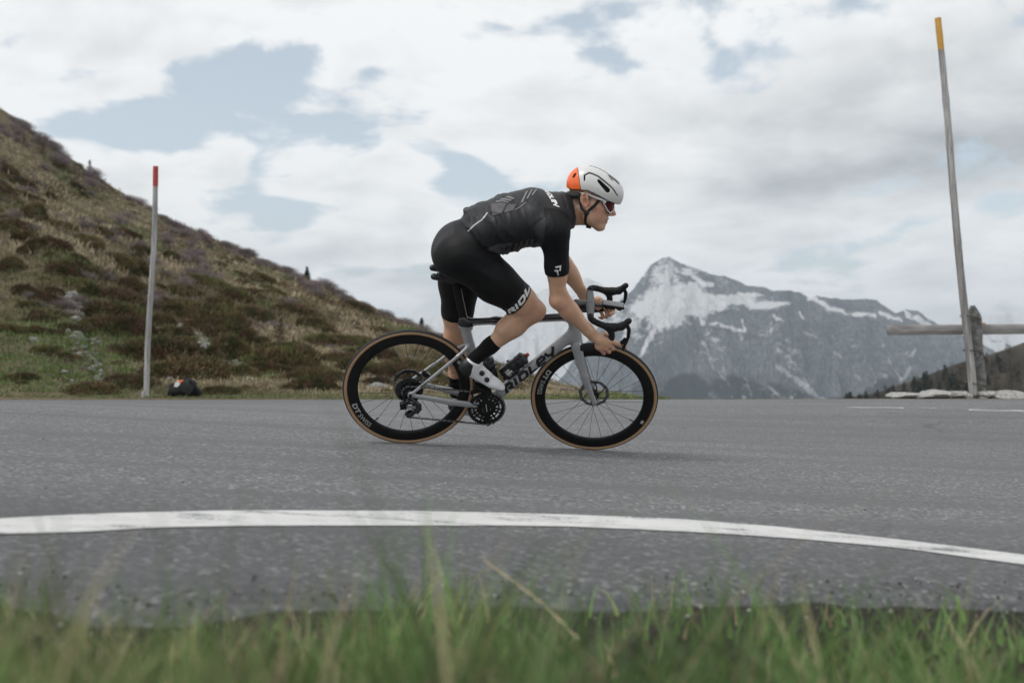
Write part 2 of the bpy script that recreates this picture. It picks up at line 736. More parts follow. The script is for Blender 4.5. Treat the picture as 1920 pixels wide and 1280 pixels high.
def subdiv(V, F, maxlen):
    bm = bmesh.new()
    vs = [bm.verts.new(v) for v in V]
    for f in F:
        try:
            bm.faces.new([vs[i] for i in f])
        except ValueError:
            pass
    bmesh.ops.triangulate(bm, faces=bm.faces)
    for _ in range(6):
        es = [e for e in bm.edges if e.calc_length() > maxlen]
        if not es:
            break
        bmesh.ops.subdivide_edges(bm, edges=es, cuts=1)
        bmesh.ops.triangulate(bm, faces=bm.faces)
    bm.verts.index_update()
    V = np.array([v.co[:] for v in bm.verts])
    F = [[v.index for v in f.verts] for f in bm.faces]
    bm.free()
    return V, F


def bvh_of(*objs):
    V, F, n = [], [], 0
    for o in objs:
        me = o.data
        V += [tuple(v.co) for v in me.vertices]
        F += [tuple(i + n for i in p.vertices) for p in me.polygons]
        n = len(V)
    return BVHTree.FromPolygons(V, F)


def project_text(name, V, F, origin, ex, ey, direc, bvh, mat, parent, lift=0.0012, maxlen=0.006, start=0.4):
    """Lay flat lettering (x along ex, y along ey) onto a surface by casting along direc."""
    V, F = subdiv(V, F, maxlen)
    o, ex, ey, d = (np.asarray(v, float) for v in (origin, ex, ey, direc))
    d = d / np.linalg.norm(d)
    P = o + V[:, :1] * ex + V[:, 1:2] * ey
    out = []
    ok = []
    for p in P:
        h = bvh.ray_cast(Vector(p - d * start), Vector(d), start * 2)
        if h[0] is None:
            out.append(p)
            ok.append(False)
        else:
            out.append(np.array(h[0]) - d * lift * 0.6 + np.array(h[1]) * lift * 0.6)
            ok.append(True)
    F = [f for f in F if all(ok[i] for i in f)]
    if not F:
        print('LETTERING MISSED', name)
        return None
    return mobj(name, np.array(out), F, mat, parent, smooth=False)
#@SETTING
# ================================================================== ground, road, hills, mountains
FPX, PCX, PYH = 1867.0, 960.0, 695.0      # the photograph's focal length, centre and eye level, used to survey the site


def ground_z(x, y):
    """road surface: falls to the right through the bend, levels out on the far side"""
    x, y = np.asarray(x, float), np.asarray(y, float)
    w = 1 - sstep(y, 6.2, 12.5)
    return -0.0507 * 6.0 * np.tanh((x + 0.576) / 6.0) * w


def on_road(px, py):
    dx, dz = (px - PCX) / FPX, -(py - PYH) / FPX
    y = 5.0
    for _ in range(60):
        y = 0.5 * y + 0.5 * (ground_z(dx * y, y) - CAM_H) / dz
    return np.array([dx * y, float(y), float(ground_z(dx * y, y))])


def road_near(x):
    x = np.asarray(x, float)
    P = np.stack([x, x * 0, x * 0], 1)
    return 1.94 + 0.22 * np.tanh((x - 0.1) / 0.8) + 0.15 * vnoise(P, 1.3, 2, 1) + 0.07 * vnoise(P, 7.0, 5, 2, 0.65)


def road_far(x):
    x = np.asarray(x, float)
    P = np.stack([x, x * 0 + 3, x * 0], 1)
    return 13.35 + 0.035 * x + 0.14 * vnoise(P, 0.9, 4, 4, 0.6)


# ---- asphalt
M_ROAD, _nt, _b = new_mat('worn_asphalt')
_tc = _nt.nodes.new('ShaderNodeTexCoord')
_o = _tc.outputs['Object']
_f1 = tex_noise(_nt, 0.5, 5, 0.6, vec=_o, stretch=(0.35, 1.0, 1.0))
_f2 = tex_noise(_nt, 60, 4, 0.7, vec=_o)
_vo = _nt.nodes.new('ShaderNodeTexVoronoi')
_vo.inputs['Scale'].default_value = 85
_nt.links.new(_o, _vo.inputs['Vector'])
_vs = _nt.nodes.new('ShaderNodeSeparateColor')
_nt.links.new(_vo.outputs['Color'], _vs.inputs[0])
_stone = ramp(_nt, _vs.outputs[0], [(0.0, (0.060, 0.062, 0.065)), (0.45, (0.115, 0.118, 0.122)), (0.84, (0.200, 0.203, 0.206)), (0.96, (0.38, 0.38, 0.375)), (1.0, (0.52, 0.515, 0.50))])
_base = mix_rgb(_nt, ramp(_nt, _f1, [(0.3, 0.0), (0.7, 1.0)]), (0.118, 0.121, 0.125), (0.165, 0.168, 0.172))
_base = mix_rgb(_nt, 0.62, _base, _stone)
_base = mix_rgb(_nt, ramp(_nt, _f2, [(0.30, 0.75), (0.5, 0.0)]), _base, (0.050, 0.051, 0.054))
_w = tex_noise(_nt, 1.6, 6, 0.6, vec=_o, stretch=(0.12, 1.6, 1.0))
_base = mix_rgb(_nt, ramp(_nt, _w, [(0.47, 0.0), (0.62, 0.75)]), _base, (0.105, 0.106, 0.110))
_vc2 = _nt.nodes.new('ShaderNodeTexVoronoi')
_vc2.feature = 'DISTANCE_TO_EDGE'
_vc2.inputs['Scale'].default_value = 0.55
_wp = _nt.nodes.new('ShaderNodeMapping')
_nt.links.new(_o, _wp.inputs['Vector'])
_nz = _nt.nodes.new('ShaderNodeTexNoise')
_nz.inputs['Scale'].default_value = 2.5
_nt.links.new(_o, _nz.inputs['Vector'])
_ad = _nt.nodes.new('ShaderNodeVectorMath')
_ad.operation = 'MULTIPLY_ADD'
_nt.links.new(_nz.outputs['Color'], _ad.inputs[0])
_ad.inputs[1].default_value = (0.6, 0.6, 0)
_nt.links.new(_o, _ad.inputs[2])
_nt.links.new(_ad.outputs[0], _vc2.inputs['Vector'])
_crk = ramp(_nt, _vc2.outputs['Distance'], [(0.0, 0.55), (0.012, 0.0)])
_crm = mix_rgb(_nt, ramp(_nt, tex_noise(_nt, 0.35, 3, vec=_o), [(0.50, 0.0), (0.62, 1.0)]), (0, 0, 0), _crk)
_base = mix_rgb(_nt, _crm, _base, (0.03, 0.03, 0.032))
# asphalt grows darker towards the near edge; old patches differ a little
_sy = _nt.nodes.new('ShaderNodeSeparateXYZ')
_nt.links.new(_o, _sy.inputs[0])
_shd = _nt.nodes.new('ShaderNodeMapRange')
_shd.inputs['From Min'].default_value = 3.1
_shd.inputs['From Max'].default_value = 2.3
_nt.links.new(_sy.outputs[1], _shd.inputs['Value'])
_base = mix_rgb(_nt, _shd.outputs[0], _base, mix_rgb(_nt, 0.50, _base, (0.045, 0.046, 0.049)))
_vp = _nt.nodes.new('ShaderNodeTexVoronoi')
_vp.inputs['Scale'].default_value = 0.22
_nt.links.new(_ad.outputs[0], _vp.inputs['Vector'])
_vps = _nt.nodes.new('ShaderNodeSeparateColor')
_nt.links.new(_vp.outputs['Color'], _vps.inputs[0])
_base = mix_rgb(_nt, ramp(_nt, _vps.outputs[0], [(0.0, 0.40), (0.5, 0.0)]), _base, (0.085, 0.087, 0.09))
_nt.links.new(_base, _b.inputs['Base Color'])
_b.inputs['Roughness'].default_value = 0.82
_b.inputs['Specular IOR Level'].default_value = 0.35
_n1 = add_bump(_nt, _b, _f2, 0.5, 0.004)
_n2 = add_bump(_nt, _b, _vo.outputs['Distance'], 0.55, 0.004, _n1)


def road_mesh():
    xs = np.concatenate([np.linspace(-26, -7, 40)[:-1], np.linspace(-7, 7, 281), np.linspace(7, 26, 40)[1:]])
    t = np.concatenate([np.linspace(0, 0.02, 8)[:-1], np.linspace(0.02, 1, 70)])
    yn, yf = road_near(xs), road_far(xs)
    Y = yn[:, None] + (yf - yn)[:, None] * t[None] ** 1.35
    X = np.repeat(xs[:, None], len(t), 1)
    Z = ground_z(X, Y)
    # the edge crumbles and slumps a little towards the verge
    Z = Z - 0.022 * np.exp(-((Y - yn[:, None]) / 0.05) ** 2) - 0.02 * np.exp(-((Y - yn[:, None]) / 0.22) ** 2) * np.clip(vnoise(np.stack([X.ravel(), Y.ravel(), X.ravel() * 0], 1), 5.0, 3, 16).reshape(X.shape) + 0.2, 0, 1) + 0.0015 * vnoise(np.stack([X.ravel(), Y.ravel(), X.ravel() * 0], 1), 1.3, 3, 6).reshape(X.shape) * sstep(np.hypot(X, Y - 5.3), 1.0, 2.0)
    n, m = X.shape
    V = np.stack([X, Y, Z], -1).reshape(-1, 3)
    i = np.arange((n - 1) * m).reshape(n - 1, m)[:, :-1].ravel()
    Q = np.stack([i, i + m, i + m + 1, i + 1], 1)
    # broken face down to the earth
    k = np.arange(n) * m
    low = V[k] + np.stack([0 * k, -0.05 + 0.03 * vnoise(V[k], 9, 2, 5), -0.045 + 0 * k], 1)
    lo_i = len(V) + np.arange(n)
    V = np.concatenate([V, low])
    Q2 = np.stack([k[:-1], lo_i[:-1], lo_i[1:], k[1:]], 1)
    return V, np.concatenate([Q, Q2])


V, Q = road_mesh()
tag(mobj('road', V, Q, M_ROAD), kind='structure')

# ---- painted lines
M_LINE, _nt, _b = new_mat('road_paint')
_o = _nt.nodes.new('ShaderNodeTexCoord').outputs['Object']
_w1 = tex_noise(_nt, 9, 6, 0.65, vec=_o, stretch=(0.5, 1.6, 1))
_w2 = tex_noise(_nt, 95, 4, 0.7, vec=_o)
_sum = _nt.nodes.new('ShaderNodeMath')
_sum.operation = 'MULTIPLY_ADD'
_nt.links.new(_w2, _sum.inputs[0])
_sum.inputs[1].default_value = 0.55
_nt.links.new(_w1, _sum.inputs[2])
_wear = ramp(_nt, _sum.outputs[0], [(0.60, 1.0), (0.71, 0.15), (0.86, 0.0)])
_c = mix_rgb(_nt, tex_noise(_nt, 4, 4, vec=_o), (0.47, 0.47, 0.46), (0.63, 0.63, 0.62))
_nt.links.new(mix_rgb(_nt, _wear, _c, (0.14, 0.142, 0.146)), _b.inputs['Base Color'])
_b.inputs['Roughness'].default_value = 0.75
add_bump(_nt, _b, _w2, 0.4, 0.003)


M_LINE2 = M_LINE.copy()
M_LINE2.name = 'faded_road_paint'
for nd in M_LINE2.node_tree.nodes:
    if nd.type == 'VALTORGB':
        for e_, p_ in zip(nd.color_ramp.elements, (0.72, 0.84, 1.0)):
            e_.position = p_


def strip(far_px, near_px, label, lift=0.0025, n=140, wob=0.006, ext=True):
    A = np.array([on_road(*p) for p in far_px])
    B = np.array([on_road(*p) for p in near_px])
    if ext:
        A = np.concatenate([[A[0] * 2 - A[1]], A, [A[-1] * 2 - A[-2]]])
        B = np.concatenate([[B[0] * 2 - B[1]], B, [B[-1] * 2 - B[-2]]])
    t = np.linspace(0, 1, n)

    def res(P):
        u = np.linspace(0, 1, len(P))
        R_ = np.stack([np.interp(t, u, P[:, i]) for i in range(2)], 1)
        for _ in range(10):
            R_[1:-1] = (R_[:-2] + 2 * R_[1:-1] + R_[2:]) / 4
        return R_
    a, b = res(A), res(B)
    a += wob * vnoise(np.concatenate([a, a[:, :1] * 0], 1), 8, 3, 1)[:, None] * np.array([0.2, 1.0])
    b += wob * vnoise(np.concatenate([b, b[:, :1] * 0], 1), 8, 3, 2)[:, None] * np.array([0.2, 1.0])
    k = 5
    V = []
    for j in range(k):
        p = a + (b - a) * j / (k - 1)
        z = ground_z(p[:, 0], p[:, 1]) + 0.0015 * vnoise(np.concatenate([p, p[:, :1] * 0], 1), 1.3, 3, 6) * sstep(np.hypot(p[:, 0], p[:, 1] - 5.3), 1.0, 2.0)
        V.append(np.concatenate([p, z[:, None] + lift], 1))
    V = np.stack(V, 1).reshape(-1, 3)
    i = np.arange((n - 1) * k).reshape(n - 1, k)[:, :-1].ravel()
    o = mobj('road_line', V, np.stack([i, i + 1, i + k + 1, i + k], 1), M_LINE if label == 'line' else M_LINE2)
    return tag(o, kind='structure')


strip([(0, 972), (150, 964), (300, 959), (450, 956), (600, 956.5), (780, 957.5), (960, 961), (1060, 964), (1260, 971), (1460, 986), (1660, 1008), (1860, 1032), (1920, 1040)],
      [(0, 1000), (150, 997), (300, 988), (450, 985), (600, 985), (780, 984.5), (960, 985), (1060, 986), (1260, 994), (1460, 1006), (1660, 1023), (1860, 1050), (1920, 1058)], 'line')
strip([(1585, 762.3), (1640, 762.9), (1694, 763.6)], [(1585, 763.9), (1640, 764.5), (1694, 765.2)], 'far', ext=False, wob=0.05, n=40)
strip([(1722, 763.4), (1754, 764.0)], [(1722, 764.6), (1754, 765.2)], 'far', ext=False, wob=0.04, n=20)
strip([(1815, 766.6), (1870, 767.8), (1935, 769.4), (2000, 771.0)], [(1815, 769.0), (1870, 770.5), (1935, 772.4), (2000, 774.3)], 'far', ext=False, wob=0.05, n=40)

# ---- terrain
_sil = np.array([(-700, -40), (-400, 40), (-200, 98), (0, 202), (60, 247), (150, 312), (230, 362), (300, 402), (400, 447), (480, 480), (570, 519), (640, 551), (700, 578), (790, 616), (860, 645), (930, 682), (990, 702), (1050, 722), (1120, 735), (1180, 743), (1240, 748), (1300, 752)], float)
_rdg = np.array([(-700, 110), (0, 92), (400, 84), (700, 76), (800, 66), (900, 42), (1000, 30), (1100, 23), (1200, 19), (1300, 17)], float)
VALLEY = -420.0


def terrain_z(x, y, detail=True):
    x, y = np.asarray(x, float), np.asarray(y, float)
    ys = np.maximum(y, 6.0)
    px = PCX + FPX * x / ys
    y0 = road_far(np.clip(x, -26, 26).ravel()).reshape(x.shape) + 0.25
    E = (PYH - np.interp(px, _sil[:, 0], _sil[:, 1])) / FPX
    yr = np.interp(px, _rdg[:, 0], _rdg[:, 1])
    zr = CAM_H + E * yr
    u = np.clip((y - y0) / np.maximum(yr - y0, 1), 0, None)
    zh = np.where(u < 1, zr * np.clip(u, 0, 1) ** 1.25, zr - 0.6 * (y - yr))
    zh = np.maximum(zh, VALLEY)
    zd = np.maximum(-0.42 * np.clip(y - y0 - 0.7, 0, None) - 0.02, VALLEY)
    wr = sstep(px, 1170, 1300)
    z = zh * (1 - wr) + zd * wr
    # towards and behind the camera: verge just below the road
    zn = ground_z(x, np.clip(y, -3, 14)) - 0.045
    z = np.where(y < y0, zn, z)
    z = np.where((y > y0 - 0.35) & (y < y0 + 1.2), np.where(y < y0, -0.02 - 0.06 * sstep(y0 - y, 0.05, 0.3), z + 0.0), z)
    if detail:
        P = np.stack([x.ravel(), y.ravel(), 0 * x.ravel()], 1)
        m = sstep(y - y0, 0.3, 8.0) * (1 - sstep(y, 140, 300))
        hill = m * (1 - wr)
        z = z + hill * (0.55 * vnoise(P, 0.16, 3, 11).reshape(x.shape) + 0.14 * vnoise(P, 0.9, 3, 12).reshape(x.shape)) * np.clip((y - y0) / 14, 0.15, 1.3) * (1 - sstep(u, 0.86, 1.0) * 0.7)
        # grassy mound on the left and the little gully beside it
        z = z + hill * 1.3 * np.exp(-(((px - 95) / 120) ** 2 + ((y - 34) / 7.0) ** 2))
        gl_ = np.exp(-((px - np.interp(y, [14, 16, 20, 26, 32], [208, 190, 172, 158, 140])) / 15) ** 2) * sstep(y, 14.2, 15.5) * (1 - sstep(y, 25, 32))
        z = z - 0.20 * gl_
        z = z + hill * 0.9 * np.exp(-(((px - 30) / 90) ** 2 + ((y - 16.5) / 2.2) ** 2)) * 0.45
        # near verge: lumps of turf
        near = (y < 2.6) & (y > -4)
        z = z + np.where(near, 0.020 * vnoise(P, 3.0, 3, 13).reshape(x.shape) + 0.20 * (1 - sstep(y, 0.35, 1.55)), 0)
    return z


_hpx = np.arange(-80, 1320, 4.0)
_hys = np.concatenate([np.arange(13.7, 22, 0.06), np.arange(22, 40, 0.12), np.arange(40, 125, 0.3)])
_hz = terrain_z(((_hpx - PCX) / FPX)[:, None] * _hys[None], np.repeat(_hys[None], len(_hpx), 0))


def hits(px, py):
    """where the lines of sight through photo pixels meet the hillside (n, 3); nan where they miss"""
    px, py = np.asarray(px, float), np.asarray(py, float)
    k = np.clip((px - _hpx[0]) / 4.0, 0, len(_hpx) - 1.001)
    i = k.astype(int)
    out = np.full((len(px), 3), np.nan)
    for c in range(0, len(px), 4000):
        s_ = slice(c, c + 4000)
        f = (k - i)[s_, None]
        t = _hz[i[s_]] * (1 - f) + _hz[i[s_] + 1] * f
        low = CAM_H - ((py[s_, None] - PYH) / FPX) * _hys[None] <= t
        j = low.argmax(1)
        ok_ = low.any(1)
        y = _hys[j]
        out[s_] = np.where(ok_[:, None], np.stack([(px[s_] - PCX) / FPX * y, y, t[np.arange(len(j)), j]], 1), np.nan)
    return out


def hit(px, py):
    p = hits([px], [py])[0]
    return None if np.isnan(p[0]) else p


M_HILL, _nt, _b = new_mat('alpine_turf')
_o = _nt.nodes.new('ShaderNodeTexCoord').outputs['Object']
_a = tex_noise(_nt, 0.22, 6, 0.62, vec=_o)
_c1 = ramp(_nt, _a, [(0.30, (0.060, 0.064, 0.030)), (0.45, (0.085, 0.076, 0.044)), (0.56, (0.150, 0.122, 0.078)), (0.66, (0.075, 0.062, 0.038)), (0.78, (0.042, 0.040, 0.022))])
_d = tex_noise(_nt, 2.6, 6, 0.7, vec=_o)
_c1 = mix_rgb(_nt, ramp(_nt, _d, [(0.40, 0.0), (0.62, 0.75)]), _c1, (0.17, 0.14, 0.092))
_e = tex_noise(_nt, 14, 4, 0.7, vec=_o)
_c1 = mix_rgb(_nt, ramp(_nt, _e, [(0.35, 0.65), (0.52, 0.0)]), _c1, (0.032, 0.027, 0.016))
_rk = tex_noise(_nt, 0.5, 6, 0.6, vec=_o)
_c1 = mix_rgb(_nt, ramp(_nt, _rk, [(0.66, 0.0), (0.70, 0.8)]), _c1, (0.24, 0.235, 0.225))
_sy = _nt.nodes.new('ShaderNodeSeparateXYZ')
_nt.links.new(_o, _sy.inputs[0])
_so = _nt.nodes.new('ShaderNodeMapRange')
_so.inputs['From Min'].default_value = 3.4
_so.inputs['From Max'].default_value = 2.8
_nt.links.new(_sy.outputs[1], _so.inputs['Value'])
_soil = mix_rgb(_nt, tex_noise(_nt, 30, 5, 0.7, vec=_o), (0.014, 0.013, 0.011), (0.060, 0.054, 0.045))
_c1 = mix_rgb(_nt, _so.outputs[0], _c1, _soil)          # bare dark earth of the roadside verge
_nt.links.new(_c1, _b.inputs['Base Color'])
_b.inputs['Roughness'].default_value = 0.95
_b.inputs['Specular IOR Level'].default_value = 0.1
add_bump(_nt, _b, _e, 0.9, 0.08)


def fan(px0, px1, nx, ys, pad_left=-9000.0, pad_right=9000.0):
    s = (np.linspace(px0, px1, nx) - PCX) / FPX
    X = s[:, None] * np.maximum(ys, 6.0)[None]
    Y = np.repeat(ys[None], nx, 0)
    return X, Y


def grid_faces(n, m):
    i = np.arange((n - 1) * m).reshape(n - 1, m)[:, :-1].ravel()
    return np.stack([i, i + m, i + m + 1, i + 1], 1)


ysr = np.concatenate([np.linspace(-8, 0, 9)[:-1], np.linspace(0, 2.8, 60)[:-1], np.linspace(2.8, 13.0, 12)[:-1], np.linspace(13.0, 14.6, 24)[:-1], np.geomspace(14.6, 110, 230)[:-1], np.geomspace(110, 16000, 60)])
sx = np.concatenate([np.linspace(-5600, -760, 60)[:-1], np.linspace(-760, 1340, 420)[:-1], np.linspace(1340, 2300, 90)[:-1], np.linspace(2300, 7000, 50)])
Xg = ((sx - PCX) / FPX)[:, None] * np.maximum(ysr, 6.0)[None]
Yg = np.repeat(ysr[None], len(sx), 0)
Zg = terrain_z(Xg, Yg)
tag(mobj('terrain', np.stack([Xg, Yg, Zg], -1).reshape(-1, 3), grid_faces(*Xg.shape), M_HILL), kind='structure')

# ---- mountains
M_MTN, _nt, _b = new_mat('mountain_rock')
_geo = _nt.nodes.new('ShaderNodeTexCoord').outputs['Object']
_va = _nt.nodes.new('ShaderNodeVertexColor')
_va.layer_name = 'cover'
_sp = _nt.nodes.new('ShaderNodeSeparateColor')
_nt.links.new(_va.outputs['Color'], _sp.inputs[0])
_r1 = tex_noise(_nt, 0.006, 8, 0.65, vec=_geo, stretch=(1.0, 0.5, 2.2))
_r2 = tex_noise(_nt, 0.03, 6, 0.7, vec=_geo, stretch=(1.6, 0.6, 0.5))
_rock = mix_rgb(_nt, ramp(_nt, _r1, [(0.35, 0.0), (0.65, 1.0)]), (0.120, 0.137, 0.156), (0.25, 0.272, 0.297))
_r3 = tex_noise(_nt, 0.012, 7, 0.7, vec=_geo, stretch=(0.25, 0.25, 5.0))
_rock = mix_rgb(_nt, ramp(_nt, _r3, [(0.42, 0.0), (0.60, 0.6)]), _rock, (0.155, 0.168, 0.185))
_rock = mix_rgb(_nt, ramp(_nt, _r2, [(0.35, 0.6), (0.55, 0.0)]), _rock, (0.052, 0.062, 0.075))


def thresh(sock, lo, hi, nz, amt):
    m = _nt.nodes.new('ShaderNodeMath')
    m.operation = 'MULTIPLY_ADD'
    _nt.links.new(nz, m.inputs[0])
    m.inputs[1].default_value = amt
    _nt.links.new(sock, m.inputs[2])
    return ramp(_nt, m.outputs[0], [(lo, 0.0), (hi, 1.0)])


_r4 = tex_noise(_nt, 0.075, 6, 0.72, vec=_geo, stretch=(2.2, 0.5, 0.45), dist=0.4)
_rock = mix_rgb(_nt, ramp(_nt, _r4, [(0.38, 0.7), (0.52, 0.0)]), _rock, (0.045, 0.055, 0.068))
_rock = mix_rgb(_nt, ramp(_nt, _r4, [(0.54, 0.0), (0.66, 0.65)]), _rock, (0.30, 0.315, 0.33))
_nn = tex_noise(_nt, 0.034, 10, 0.75, vec=_geo, stretch=(1.0, 0.7, 1.6))
_fm = tex_noise(_nt, 0.02, 6, 0.7, vec=_geo)
_col = mix_rgb(_nt, thresh(_sp.outputs[1], 0.72, 0.86, _nn, 0.75), _rock, (0.018, 0.026, 0.024))
_col = mix_rgb(_nt, thresh(_sp.outputs[2], 0.75, 1.25, _nn, 0.75), _col, (0.44, 0.45, 0.455))
_col = mix_rgb(_nt, thresh(_sp.outputs[0], 0.80, 0.90, _nn, 0.75), _col, (0.83, 0.84, 0.86))
_nt.links.new(_col, _b.inputs['Base Color'])
_b.inputs['Roughness'].default_value = 0.9
_b.inputs['Specular IOR Level'].default_value = 0.1
_n1 = add_bump(_nt, _b, _r2, 1.0, 30.0)
add_bump(_nt, _b, _r4, 1.0, 12.0, _n1)


def seg(px, py, pts, w):
    """soft ridge along a polyline in the surveyed view"""
    d = np.full(px.shape, 1e9)
    pts = np.asarray(pts, float)
    for p, q in zip(pts[:-1], pts[1:]):
        ab = q - p
        t = np.clip(((px - p[0]) * ab[0] + (py - p[1]) * ab[1]) / (ab @ ab), 0, 1)
        d = np.minimum(d, np.hypot(px - p[0] - t * ab[0], py - p[1] - t * ab[1]))
    return np.exp(-(d / w) ** 2)


def gs(px, py, cx_, cy_, rx, ry):
    return np.exp(-(((px - cx_) / rx) ** 2 + ((py - cy_) / ry) ** 2))


def range_mesh(name, sil, px0, px1, nx, yb, yc, ny, zb, cover, rough, seed):
    """a range of peaks: skyline given by bearing and elevation, foot at yb, crest at yc"""
    sil = np.asarray(sil, float)
    pxs = np.linspace(px0, px1, nx)
    s = (pxs - PCX) / FPX
    t = np.linspace(0, 1, ny)
    back = np.linspace(0, 1, 14)[1:]
    # the crest wanders in depth
    wander = vnoise(np.stack([pxs / 60, 0 * pxs, 0 * pxs], 1), 1.0, 3, seed) * (yc - yb) * 0.16
    yc_ = yc + wander
    E = (PYH - np.interp(pxs, sil[:, 0], sil[:, 1])) / FPX
    E = E + 0.0022 * vnoise(np.stack([pxs / 11, 0 * pxs, 0 * pxs], 1), 1.0, 5, seed + 3, 0.65)
    Y = yb + (yc_ - yb)[:, None] * t[None]
    Y = np.concatenate([Y, yc_[:, None] + 1500 * back[None]], 1)
    zc = CAM_H + E * yc_
    prof = 0.30 * t + 0.70 * t ** 1.7
    Z = zb + (zc - zb)[:, None] * prof[None]
    Z = np.concatenate([Z, zc[:, None] - (zc[:, None] - zb) * back[None] ** 0.8], 1)
    X = s[:, None] * Y
    P = np.stack([X.ravel(), Y.ravel(), 0 * X.ravel()], 1)
    # gullies and buttresses running down the fall line, broken by horizontal bands
    Pw = P + 120 * np.stack([vnoise(P, 0.002, 2, seed + 7), vnoise(P, 0.002, 2, seed + 8), 0 * P[:, 0]], 1)
    g1 = 1 - np.abs(vnoise(Pw * (1, 0.35, 1), 0.0042, 4, seed + 1))
    g2 = 1 - np.abs(vnoise(Pw * (1, 0.5, 1), 0.013, 4, seed + 2))
    tt = np.concatenate([t, 1 + 0 * back])
    env = (np.sin(np.clip(tt, 0, 1) * math.pi) ** 0.7)[None]
    envb = np.concatenate([0 * t, np.sin(back * math.pi)])[None]
    g3 = 1 - np.abs(vnoise(Pw * (1, 0.8, 1), 0.035, 3, seed + 5))
    dz = rough * ((g1.reshape(X.shape) - 0.72) * 1.0 + (g2.reshape(X.shape) - 0.72) * 0.50 + (g3.reshape(X.shape) - 0.72) * 0.16)
    Z = Z + dz * (env + 0.04) + dz * envb
    px, py = PCX + FPX * X / Y, PYH - FPX * (Z - CAM_H) / Y
    V = np.stack([X, Y, Z], -1).reshape(-1, 3)
    o = mobj(name, V, grid_faces(*X.shape), M_MTN)
    gx = np.gradient(Z, axis=0)
    c = cover(px, py, X, Y, Z, g1.reshape(X.shape), g2.reshape(X.shape), tt[None] + 0 * X)
    C = np.concatenate([np.clip(np.stack(c, -1), 0, 1), np.ones(X.shape + (1,))], -1).astype(np.float32)
    ca = o.data.color_attributes.new('cover', 'FLOAT_COLOR', 'POINT')
    ca.data.foreach_set('color', C.reshape(-1))
    tag(o, kind='structure')
    return o


def cover_main(px, py, X, Y, Z, g1, g2, t):
    W = np.stack([px.ravel() / 14, py.ravel() / 14, 0 * px.ravel()], 1)
    px = px + 7.0 * vnoise(W, 1.0, 4, 51, 0.6).reshape(px.shape)
    py = py + 5.0 * vnoise(W, 1.0, 4, 52, 0.6).reshape(px.shape)
    brk = 0.55 + 0.75 * sstep(vnoise(W, 0.8, 3, 53).reshape(px.shape), -0.35, 0.3)
    snow = 0.30 + 0.30 * (g1 - 0.7) + 0.2 * (0.8 - g2)
    f = np.zeros_like(px)
    for cx_, cy_, rx, ry, a in ((1262, 566, 62, 26, 1.0), (1345, 562, 60, 10, 0.75), (1205, 578, 26, 20, 0.62), (1245, 598, 28, 16, 0.62), (1235, 520, 45, 34, 0.30), (1290, 508, 40, 14, 0.22), (1385, 566, 50, 8, 0.5), (1425, 572, 34, 7, 0.6), (1405, 552, 26, 5, 0.45), (1190, 606, 26, 18, 0.30), (1300, 584, 40, 10, 0.5), (1350, 577, 30, 6, 0.5), (1285, 545, 36, 14, 0.6), (1150, 590, 30, 30, 0.22), (1470, 570, 26, 5, 0.45)):
        f = np.maximum(f, a * gs(px, py, cx_, cy_, rx, ry))
    for pts, w, a in (([(1285, 505), (1310, 525), (1335, 534)], 4, 0.7), ([(1240, 600), (1222, 628), (1206, 655), (1200, 668)], 3.0, 0.75), ([(1308, 588), (1318, 606)], 2.5, 0.55), ([(1520, 556), (1560, 578), (1600, 588), (1640, 591)], 4.5, 0.75), ([(1650, 585), (1690, 600)], 4, 0.5), ([(1700, 590), (1745, 612)], 4, 0.4), ([(1392, 600), (1398, 620)], 2.5, 0.6), ([(1335, 606), (1372, 614), (1395, 622)], 2.5, 0.55), ([(1450, 592), (1470, 600)], 2.5, 0.45), ([(1500, 586), (1506, 595)], 3, 0.5), ([(1180, 600), (1170, 640)], 5, 0.35), ([(1660, 560), (1690, 578), (1730, 600)], 3, 0.4)):
        f = np.maximum(f, a * brk * seg(px, py, pts, w))
    snow = snow + 0.62 * f
    snow = np.where(t > 1.0, 0.8, snow)
    forest = np.zeros_like(px)
    for cx_, cy_, rx, ry, a in ((1290, 730, 55, 30, 0.9), (1375, 728, 60, 26, 0.9), (1440, 735, 50, 22, 0.85), (1500, 742, 40, 14, 0.7), (1660, 735, 40, 30, 0.9), (1260, 745, 60, 14, 0.7), (1590, 748, 60, 10, 0.6), (1200, 735, 50, 25, 0.5), (1700, 720, 40, 40, 0.5), (1800, 690, 40, 20, 0.5)):
        forest = np.maximum(forest, a * gs(px, py, cx_, cy_, rx, ry))
    scree = np.zeros_like(px)
    for pts, w, a in (([(1318, 640), (1332, 680), (1362, 715), (1396, 746)], 3.0, 0.8), ([(1455, 685), (1490, 710), (1540, 748)], 5.0, 0.9), ([(1500, 700), (1515, 725), (1545, 748)], 3.0, 0.7), ([(1354, 672), (1360, 700)], 2.8, 0.8), ([(1490, 612), (1540, 640), (1580, 672), (1620, 690)], 3.5, 0.7), ([(1600, 700), (1640, 728)], 3.5, 0.7), ([(1655, 648), (1668, 680), (1690, 712)], 4.0, 0.75), ([(1718, 655), (1705, 690), (1690, 712)], 4.0, 0.7), ([(1640, 690), (1662, 706)], 3.5, 0.7), ([(1200, 668), (1190, 700), (1192, 715)], 3.0, 0.6), ([(1400, 660), (1412, 690)], 2.5, 0.4), ([(1432, 720), (1470, 748)], 4.0, 0.6), ([(1740, 640), (1780, 668)], 4.0, 0.5)):
        scree = np.maximum(scree, a * 0.9 * brk * seg(px, py, pts, w))
    forest = forest * (1 - 0.9 * scree) + 0.3 * (g2 - 0.75)
    scree = scree + 0.25 * (g2 - 0.8)
    return snow, forest, scree


